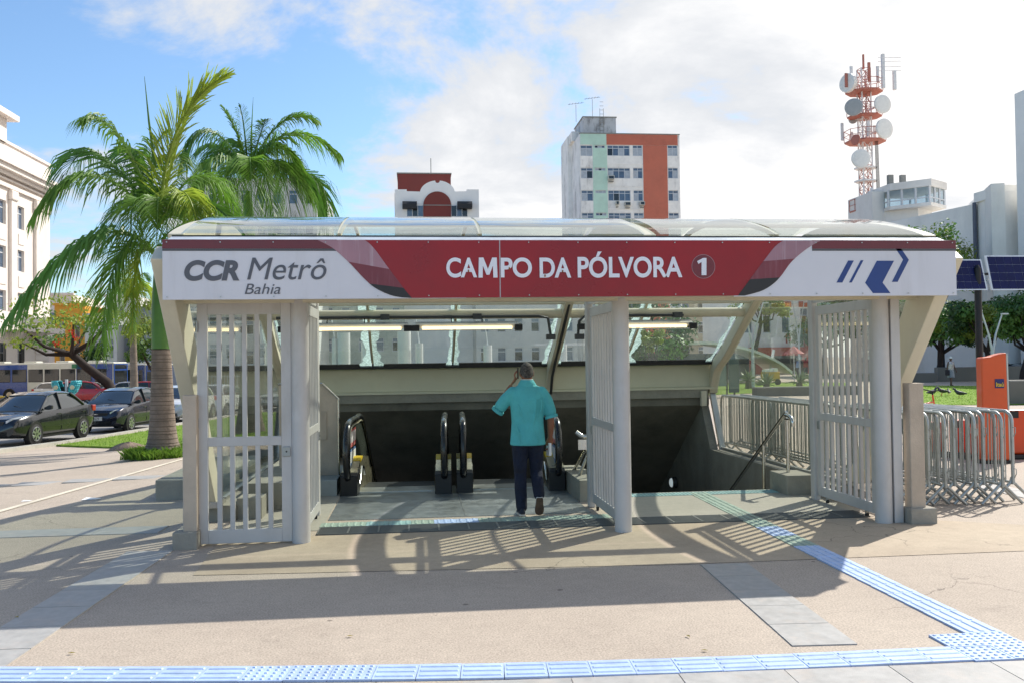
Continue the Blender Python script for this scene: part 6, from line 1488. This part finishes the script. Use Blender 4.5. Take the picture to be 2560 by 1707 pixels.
q = g_at(1925, 56.); CT_ = thing('vendor_cart', 'yellow street vendor cart with white boxes on top', 'cart', q); part('box', MB().box(-.5, .5, -.35, .35, .25, .85), M('cart_yellow', '#d9a41e', .5, var=.08), CT_, bevel=.03)
for k in range(3): part('carton', MB().box(-.45+.3*k, -.2+.3*k, -.25, .25, .85, 1.0+.04*k), M_PAPER, CT_)
for s_ in (-.35, .35): part('wheel', MB().cyl((s_, -.38, .2), (s_, -.32, .2), .2, n=16), M_TYRE, CT_)
q = g_at(1824, 40.); IB = thing('info_board', 'dark green information board on two posts seen through the side glass', 'board', q); part('panel', MB().box(-.05, .42, -.04, .04, .2, 1.95), M('board_green', '#274a44', .4), IB); part('panel', MB().box(-.95, -.15, -.03, .03, .5, 1.75), M('board_clear', '#5f7a70', .3), IB)
for xx in (-.95, -.15, .2): part('post', MB().box(xx-.03, xx+.03, -.03, .03, 0, 1.9), M_TRIM, IB)
# pigeons on the lawn
M_PIG = M('pigeon', '#3d3f47', .6, var=.25, scale=9)
def pigeon(label, px, py, rz, s=1.):
    q = on_z(px, py); t = thing('pigeon', label, 'pigeon', (q.x, q.y, .02), rz, 'pigeons on the lawn'); m = MB()
    m.tube([(-.20, 0, .13), (-.12, 0, .135), (-.05, 0, .14), (.03, 0, .16), (.08, 0, .20), (.10, 0, .245), (.13, 0, .26), (.165, 0, .25)], [.012, .035, .055, .058, .04, .028, .03, .008], 10)
    part('body', m, M_PIG, t, smooth=60)
    for s_ in (-1, 1): part('leg', MB().cyl((0, s_*.02, .10), (.01, s_*.02, 0), .005, n=5), M_SRED2, t); part('wing', MB().tube([(.03, s_*.05, .17), (-.08, s_*.05, .155), (-.17, s_*.02, .135)], [.02, .03, .006], 6), M_PIG, t, smooth=60)
    t.scale = (s,)*3
pigeon('pigeon with a long flat back feeding on the lawn', 2332, 993, 0.1, 1.5); pigeon('pigeon turned aside near the middle of the lawn', 2355, 990, PI-.3, 1.5); pigeon('small pigeon farthest out on the lawn', 2372, 989, 1.2, 1.1); pigeon('pigeon walking towards the orange totem', 2398, 996, 2.6, 1.5)
pigeon('pigeon picking under the concrete block', 2532, 1000, .4, 1.5)
# bicycle handlebar and front end behind the barriers
q = on_z(2312, 1100); BK = thing('bicycle', 'parked bicycle behind the crowd barriers with its black handlebar showing', 'bicycle', (q.x, q.y, 0), .5)
for xx in (-.5, .5):
    w_ = part('wheel', MB().tube([(xx+.33*math.cos(2*PI*k/28), 0, .34+.33*math.sin(2*PI*k/28)) for k in range(29)], .018, 6), M_TYRE, BK, smooth=60); sp_ = MB()
    for k in range(10): sp_.cyl((xx, 0, .34), (xx+.32*math.cos(2*PI*k/10), 0, .34+.32*math.sin(2*PI*k/10)), .003, n=4)
    part('spokes', sp_, M_RIM, w_)
fr_ = MB()
for a, b in (((-.5, .34), (-.1, .34)), ((-.1, .34), (-.22, .82)), ((-.5, .34), (-.2, .75)), ((-.2, .75), (.36, .80)), ((-.1, .34), (.36, .74)), ((.5, .34), (.33, .95))): fr_.cyl((a[0], 0, a[1]), (b[0], 0, b[1]), .018, n=8)
part('frame', fr_, M_OR2, BK, smooth=50); part('saddle', MB().tube([(-.36, 0, .87), (-.25, 0, .88), (-.10, 0, .87)], [.07, .05, .02], 10, squash=.4), M_TRIM, BK, smooth=60)
part('handlebar', MB().tube([(.25, -.28, 1.06), (.33, -.2, 1.06), (.35, 0, 1.02), (.33, .2, 1.06), (.25, .28, 1.06)], .014, 8), M_TRIM, BK, smooth=60); part('stem', MB().cyl((.33, 0, .95), (.35, 0, 1.03), .016, n=8), M_TRIM, BK)
# low yellow barrier posts beside the classical building, soil heap
for px in (20, 52):
    t = thing('hoop_barrier', 'low yellow hoop barrier in front of the classical building', 'barrier', g_at(px-8, 66.), 0, 'yellow hoop barriers'); part('hoop', MB().tube([(-.55, 0, 0), (-.55, 0, .5), (-.5, 0, .62), (.5, 0, .62), (.55, 0, .5), (.55, 0, 0)], .045, 8), M_YEL, t, smooth=60)
q = on_z(325, 1088); m = MB(); n = 18
rings = [[(r_*1.1*math.cos(2*PI*k/n)*(1+.15*math.sin(k*2.3)), r_*.7*math.sin(2*PI*k/n)*(1+.12*math.sin(k*3.1+1)), z_+RND.uniform(-.03, .03)) for k in range(n)] for r_, z_ in ((.50, -.03), (.42, .05), (.30, .12), (.16, .17), (.05, .19))]
o = struct('soil_heap', m.loft(rings), M('soil', '#8a7868', .95, var=.25, scale=8, bump=.9, bscale=30), 60); o.location = (q.x, q.y, gh(q.x, q.y)); del o['kind']; tag(o, 'small heap of grey soil on the lawn edge beside the palm', 'soil heap')
# ------------------------------------------------------------------ people
M_SKIN = M('skin_brown', '#8f5c43', .5, var=.08, scale=8); M_SKIND = M('skin_dark', '#5a3a2c', .5, var=.08, scale=8)
M_POLO = M('polo_turquoise', '#56b6ba', .85, var=.10, scale=6, bump=.9, bscale=15); M_JEANS = M('jeans_navy', '#1b2236', .9, var=.3, scale=9, bump=.9, bscale=18)
M_HAIR = M('hair_grey', '#5a5550', .8, var=.75, scale=45, bump=.7, bscale=90); M_SHOE = M('shoe_navy', '#1f2533', .7, var=.1); M_SOLE = M('shoe_sole', '#cfc9bf', .7, var=.1); M_SOLEB = M('sole_brown', '#6a5444', .8, var=.25, scale=14)
def ell(c, rx, ry, n=20, tilt=0.): return [(c[0]+rx*math.cos(2*PI*k/n), c[1]+ry*math.sin(2*PI*k/n), c[2]+tilt*math.sin(2*PI*k/n)) for k in range(n)]
def ball(m, c, rx, ry, rz, n=16):
    m.loft([[(c[0]+rx*math.sin(f)*math.cos(2*PI*k/n), c[1]+ry*math.sin(f)*math.sin(2*PI*k/n), c[2]+rz*math.cos(f)) for k in range(n)] for f in [PI*(.06+.88*i/9) for i in range(10)]])
def blend(name, m, mat, parent, voxel, smooth=6, fac=.5):
    o = part(name, m, mat, parent, smooth=180); r = o.modifiers.new('remesh', 'REMESH'); r.mode = 'VOXEL'; r.voxel_size = voxel; r.use_smooth_shade = True
    if smooth: s = o.modifiers.new('smooth', 'SMOOTH'); s.iterations = smooth; s.factor = fac
    return o
def chain(m, pts, rr, n=14): m.tube(pts, rr, n); ball(m, pts[0], rr[0], rr[0], rr[0], 12); ball(m, pts[-1], rr[-1], rr[-1], rr[-1], 12)
MN = thing('person', 'man in a turquoise polo shirt and dark jeans walking in while phoning', 'person', (1.30, 10.47, 0), -.04)
# body: head, neck, torso, arms, hands, legs in one skin
m = MB()
m.loft([ell((0, .0, .86), .15, .105), ell((0, 0, 1.05), .15, .10), ell((0, .0, 1.3), .175, .11), ell((0, 0, 1.44), .17, .085), ell((0, 0, 1.50), .09, .07), ell((0, .01, 1.54), .062, .064), ell((0, .02, 1.62), .058, .062)])
ball(m, (0, .03, 1.655), .077, .098, .108, 20); ball(m, (0, .055, 1.60), .058, .075, .065)          # skull, jaw
ball(m, (0, .135, 1.64), .014, .022, .026, 10)                                                       # nose
for s_ in (-1, 1): ball(m, (s_*.079, .03, 1.645), .010, .022, .034, 10)                              # ears
chain(m, [(.18, 0, 1.43), (.235, 0, 1.32), (.268, -.02, 1.14)], [.05, .048, .043]); chain(m, [(.268, -.02, 1.14), (.272, .0, 1.02), (.268, .035, .90)], [.043, .042, .029])
chain(m, [(-.18, 0, 1.43), (-.26, .03, 1.32), (-.315, .05, 1.235)], [.05, .048, .043]); chain(m, [(-.315, .05, 1.235), (-.265, .10, 1.36), (-.185, .12, 1.49)], [.043, .042, .028])
# right hand, hanging, closing on a folded paper
m.loft([ell((.268, .036, .90), .030, .022, 12), ell((.266, .045, .865), .040, .022, 12), ell((.264, .052, .825), .040, .018, 12), ell((.263, .056, .80), .036, .014, 12)])
for i, (dx, ln) in enumerate(((-.028, .060), (-.010, .070), (.009, .067), (.027, .055))):
    a = Vector((.263+dx*.45, .056+dx*.55, .805)); chain(m, [a, a+Vector((-.006, .014, -ln*.55)), a+Vector((-.026, .012, -ln*.85)), a+Vector((-.040, .002, -ln*.78))], [.0088, .0084, .0078, .007], 8)
chain(m, [(.240, .060, .86), (.222, .075, .83), (.218, .070, .795)], [.011, .010, .008], 8)
# left hand, raised to the ear
m.loft([[(-.185+q[0]*.7, .118+q[1], 1.49+q[0]*.7) for q in ell((0, 0, 0), .03, .022, 12)], [(-.155+q[0]*.8, .10+q[1], 1.535+q[0]*.4) for q in ell((0, 0, 0), .042, .02, 12)], [(-.138+q[0]*.5, .075+q[1]*1.8, 1.575) for q in ell((0, 0, 0), .03, .022, 12)], [(-.132+q[0]*.5, .065+q[1]*2.0, 1.60) for q in ell((0, 0, 0), .026, .02, 12)]])
for i, (dy, ln) in enumerate(((.034, .072), (.013, .080), (-.008, .076), (-.028, .062))):
    a = Vector((-.134, .065+dy, 1.60)); chain(m, [a, a+Vector((-.008, -.004, ln*.45)), a+Vector((.004, -.006, ln*.8)), a+Vector((.024, -.006, ln))], [.0088, .0085, .0078, .007], 8)
chain(m, [(-.145, .105, 1.56), (-.112, .115, 1.58), (-.098, .10, 1.612)], [.011, .010, .008], 8)
chain(m, [(-.085, 0, .88), (-.085, .03, .49), (-.08, -.03, .09)], [.09, .058, .045]); chain(m, [(.085, 0, .88), (.10, .09, .50), (.11, -.14, .24)], [.09, .058, .045])
body = blend('body', m, M_SKIN, MN, .0065, 4)
# polo shirt
m = MB()
m.loft([ell((0, -.005, .815), .205, .135, 28), ell((0, -.005, .83), .208, .138, 28), ell((.0, -.008, .95), .196, .135, 28), ell((0, -.01, 1.08), .187, .128, 28), ell((0, -.008, 1.22), .195, .135, 28), ell((0, -.005, 1.34), .208, .138, 28), ell((0, 0, 1.42), .205, .122, 28), ell((0, .0, 1.47), .172, .10, 28), ell((0, .0, 1.51), .11, .085, 28), ell((0, .005, 1.535), .08, .078, 28)])
chain(m, [(.165, 0, 1.42), (.225, -.003, 1.33), (.262, -.012, 1.20)], [.075, .074, .076], 18); chain(m, [(-.165, 0, 1.42), (-.25, .025, 1.34), (-.305, .045, 1.265)], [.076, .074, .074], 18)
for (x0_, z0_, x1_, z1_, r_) in ((.1, 1.35, .03, .95, .010), (-.12, 1.3, -.04, 1.0, .010), (.16, 1.36, .12, 1.12, .012), (-.02, 1.12, .12, .86, .009), (-.15, 1.1, -.1, .85, .011)):      # cloth folds
    m.tube([(x0_, -.137+.0, z0_), ((x0_+x1_)/2+.01, -.140, (z0_+z1_)/2), (x1_, -.132, z1_)], [r_*.5, r_, r_*.4], 8)
sh = blend('polo_shirt', m, M_POLO, MN, .009, 3)
cm = MB(); cm.loft([ell((0, .005, 1.515), .108, .096, 28, .02), ell((0, .0, 1.53), .100, .094, 28, .012), ell((0, .005, 1.565), .078, .078, 28, .004), ell((0, .008, 1.575), .071, .073, 28), ell((0, .008, 1.56), .066, .068, 28)], cap=False)
part('collar', cm, M_POLO, sh, smooth=80); part('collar_trim', MB().tube([(.071*math.cos(2*PI*k/28), .008+.073*math.sin(2*PI*k/28), 1.576) for k in range(29)], .004, 6), M_PAPER, sh)
for c_, d_ in (((.264, -.013, 1.192), (.03, -.01, -.12)), ((-.311, .048, 1.256), (-.055, .02, -.075))):
    d_ = Vector(d_).normalized(); c_ = Vector(c_); part('cuff', MB().tube([c_+d_*.035, c_+d_*.052, c_+d_*.07], [.077, .0775, .076], 18), M_POLO, sh, smooth=60)
# jeans
m = MB()
m.loft([ell((0, 0, .98), .165, .115, 24), ell((0, -.005, .92), .175, .125, 24), ell((0, -.008, .86), .178, .128, 24), ell((0, -.005, .80), .172, .118, 24)])
chain(m, [(-.088, -.005, .86), (-.092, .01, .66), (-.088, .035, .49)], [.104, .088, .074], 18); chain(m, [(-.088, .035, .49), (-.09, .005, .3), (-.082, -.02, .10)], [.074, .072, .066], 18)
chain(m, [(.088, -.005, .86), (.100, .055, .66), (.102, .10, .50)], [.104, .088, .074], 18); chain(m, [(.102, .10, .50), (.108, -.0, .38), (.112, -.125, .255)], [.074, .072, .066], 18)
for k in range(4): m.tube([(-.15+.02*k, -.02, .12+.035*k), (-.09, -.078, .115+.03*k), (-.02, -.02, .125+.035*k)], [.006, .013, .006], 8)
blend('jeans', m, M_JEANS, MN, .011, 3)
# shoes
def shoe(heel, toe, upv, nm='shoe'):
    h, t_, u = Vector(heel), Vector(toe), Vector(upv).normalized(); d = (t_-h); L = d.length; d.normalize(); s = d.cross(u).normalized(); u = s.cross(d).normalized()
    up_ = []; so = []; si = []
    for f, w, hh in ((0, .026, .05), (.05, .036, .075), (.22, .038, .085), (.42, .042, .075), (.65, .05, .052), (.85, .046, .038), (.97, .028, .026), (1., .012, .018)):
        c = h+d*L*f; up_.append([c+s*w*math.cos(a)+u*(.020+max(0, math.sin(a))*hh) for a in [2*PI*k/14 for k in range(14)]])
        so.append([c+s*(w+.004)*x_+u*z_ for x_, z_ in ((-1, .004), (1, .004), (1, .026), (-1, .026))]); si.append([c+s*(w+.002)*x_+u*z_ for x_, z_ in ((-1, -.004), (1, -.004), (1, .0035), (-1, .0035))])
    o = part(nm, MB().loft(up_), M_SHOE, MN, smooth=60); part('sole', MB().loft(so), M_SOLE, o); part('tread', MB().loft(si), M_SOLEB, o)
shoe((-.078, -.095, .004), (-.092, .185, .004), (0, 0, 1)); shoe((.113, -.195, .225), (.118, -.055, .01), (0, .86, .5))
# hair: short, greying
m = MB(); n = 22; rings = []
for i in range(9):
    f = PI*(.03+.50*i/8); rings.append([(.0835*math.sin(f)*math.cos(a), .022+.106*math.sin(f)*math.sin(a), 1.66+.116*math.cos(f)-(.062*max(0, -math.sin(a))*max(0, (i-4)/4))-.0*0+(.03*max(0, math.sin(a))*max(0, (i-4)/4))) for a in [2*PI*k/n for k in range(n)]])
m.loft(rings); blend('hair', m, M_HAIR, MN, .007, 2)
ph = thing('mobile_phone', 'black mobile phone held to the ear of the man in turquoise', 'phone', MN.location+Vector((-.098, .062, 1.585)), 0); part('case', MB().box(-.005, .005, -.035, .035, 0, .13), M_TRIM, ph, bevel=.004); part('screen', MB().box(.005, .0056, -.031, .031, .008, .122), M_CGLASS, ph)
pp_ = thing('folded_paper', 'folded white paper held in the right hand of the man in turquoise', 'paper', MN.location+Vector((.252, .045, .68)), .2); part('sheet', MB().box(-.012, .014, -.05, .05, 0, .15), M_PAPER, pp_, bevel=.003); part('sheet', MB().box(.015, .018, -.05, .048, .002, .148), M_PAPER, pp_)

def passer(label, loc, rz, skin, top, bottom, hair, skirt=False, cap=None, bag=None, scale=1., group=None, stride=.16):
    t = thing('person', label, 'person', loc, rz, group); t.scale = (scale,)*3
    m = MB(); m.loft([ell((0, 0, .84), .15, .11), ell((0, 0, 1.05), .135, .10), ell((0, 0, 1.28), .165, .11), ell((0, 0, 1.4), .15, .085), ell((0, 0, 1.46), .06, .06), ell((0, 0, 1.52), .055, .055)])
    ball(m, (0, -.01, 1.60), .075, .092, .105); ball(m, (0, -.105, 1.59), .013, .02, .022, 8)
    for s_, st_ in ((-1, stride), (1, -stride)):
        chain(m, [(s_*.16, 0, 1.38), (s_*.21, st_*.3, 1.14)], [.045, .038], 10); chain(m, [(s_*.21, st_*.3, 1.14), (s_*.22, st_*.9-.06, .90)], [.038, .028], 10); ball(m, (s_*.22, st_-.08, .84), .035, .03, .06, 10)
        chain(m, [(s_*.08, 0, .84), (s_*.08, -st_*.6, .46), (s_*.08, -st_, .08)], [.085, .058, .042], 10); m.tube([(s_*.08, -st_+.05, .04), (s_*.08, -st_-.16, .03)], [.04, .03], 10)
    blend('body', m, skin, t, .016, 3)
    m = MB(); m.loft([ell((0, 0, .90), .175, .125), ell((0, 0, 1.05), .155, .12), ell((0, 0, 1.28), .185, .13), ell((0, 0, 1.39), .17, .10), ell((0, 0, 1.44), .09, .08)]); blend('top', m, top, t, .018, 2)
    m = MB()
    if skirt: m.loft([ell((0, 0, .97), .16, .12), ell((0, 0, .8), .20, .15), ell((0, 0, .5), .23, .18)])
    else:
        m.loft([ell((0, 0, .96), .155, .115), ell((0, 0, .8), .17, .125)])
        for s_, st_ in ((-1, stride), (1, -stride)): chain(m, [(s_*.08, 0, .84), (s_*.08, -st_*.6, .46), (s_*.08, -st_, .1)], [.10, .072, .06], 10)
    blend('skirt' if skirt else 'trousers', m, bottom, t, .018, 2)
    m = MB(); n = 16; m.loft([[(.084*math.sin(f)*math.cos(a), .002+.10*math.sin(f)*math.sin(a), 1.615+.112*math.cos(f)) for a in [2*PI*k/n for k in range(n)]] for f in [PI*(.04+.46*i/6) for i in range(7)]])
    h = part('cap' if cap else 'hair', m, cap or hair, t, smooth=60)
    if cap: part('visor', MB().prism([(-.075, -.06), (.075, -.06), (.05, -.16), (-.05, -.16)], 1.60, 1.615, 'z'), cap, h)
    if bag: part('shoulder_bag', MB().box(-.30, -.16, -.12, .14, .62, .95), bag, t, bevel=.03)
    return t
def mc(n_, c, **k): return M(n_, c, .8, **({'var': .1}|k))
q = on_z(2378, 964); passer('woman in a white cap, bright top and patterned skirt crossing the paving', (q.x, q.y, 0), .15, M_SKIND, mc('top_bright', '#d8c9c0', var=.5, scale=6, stain=.7, sscale=5., scol='#5a8bd0'), mc('skirt_print', '#8d8f98', var=.5, scale=14, stain=.8, sscale=9., scol='#2b2e38'), M_HAIR, True, mc('cap_white', '#e6e6e6'), mc('bag_dark', '#2a2530'), .98, None, .12)
q = g_at(1993, 70.); passer('person in a pale blue shirt standing under the red parasol', q, .6, M_SKIND, mc('shirt_pale', '#8fa6c9'), mc('trousers_dark', '#2a2f3c'), M_HAIR)
q = g_at(2014, 72.); passer('person in a red top standing beside the red parasol', q, -.4, M_SKIND, mc('shirt_red', '#a52a34'), mc('trousers_blue', '#2f3b58'), M_HAIR)
q = g_at(2003, 74.); passer('person in a dark top waiting at the corner shop', q, 2.2, M_SKIN, mc('shirt_dark', '#3a3a48'), mc('trousers_grey', '#555560'), M_HAIR)
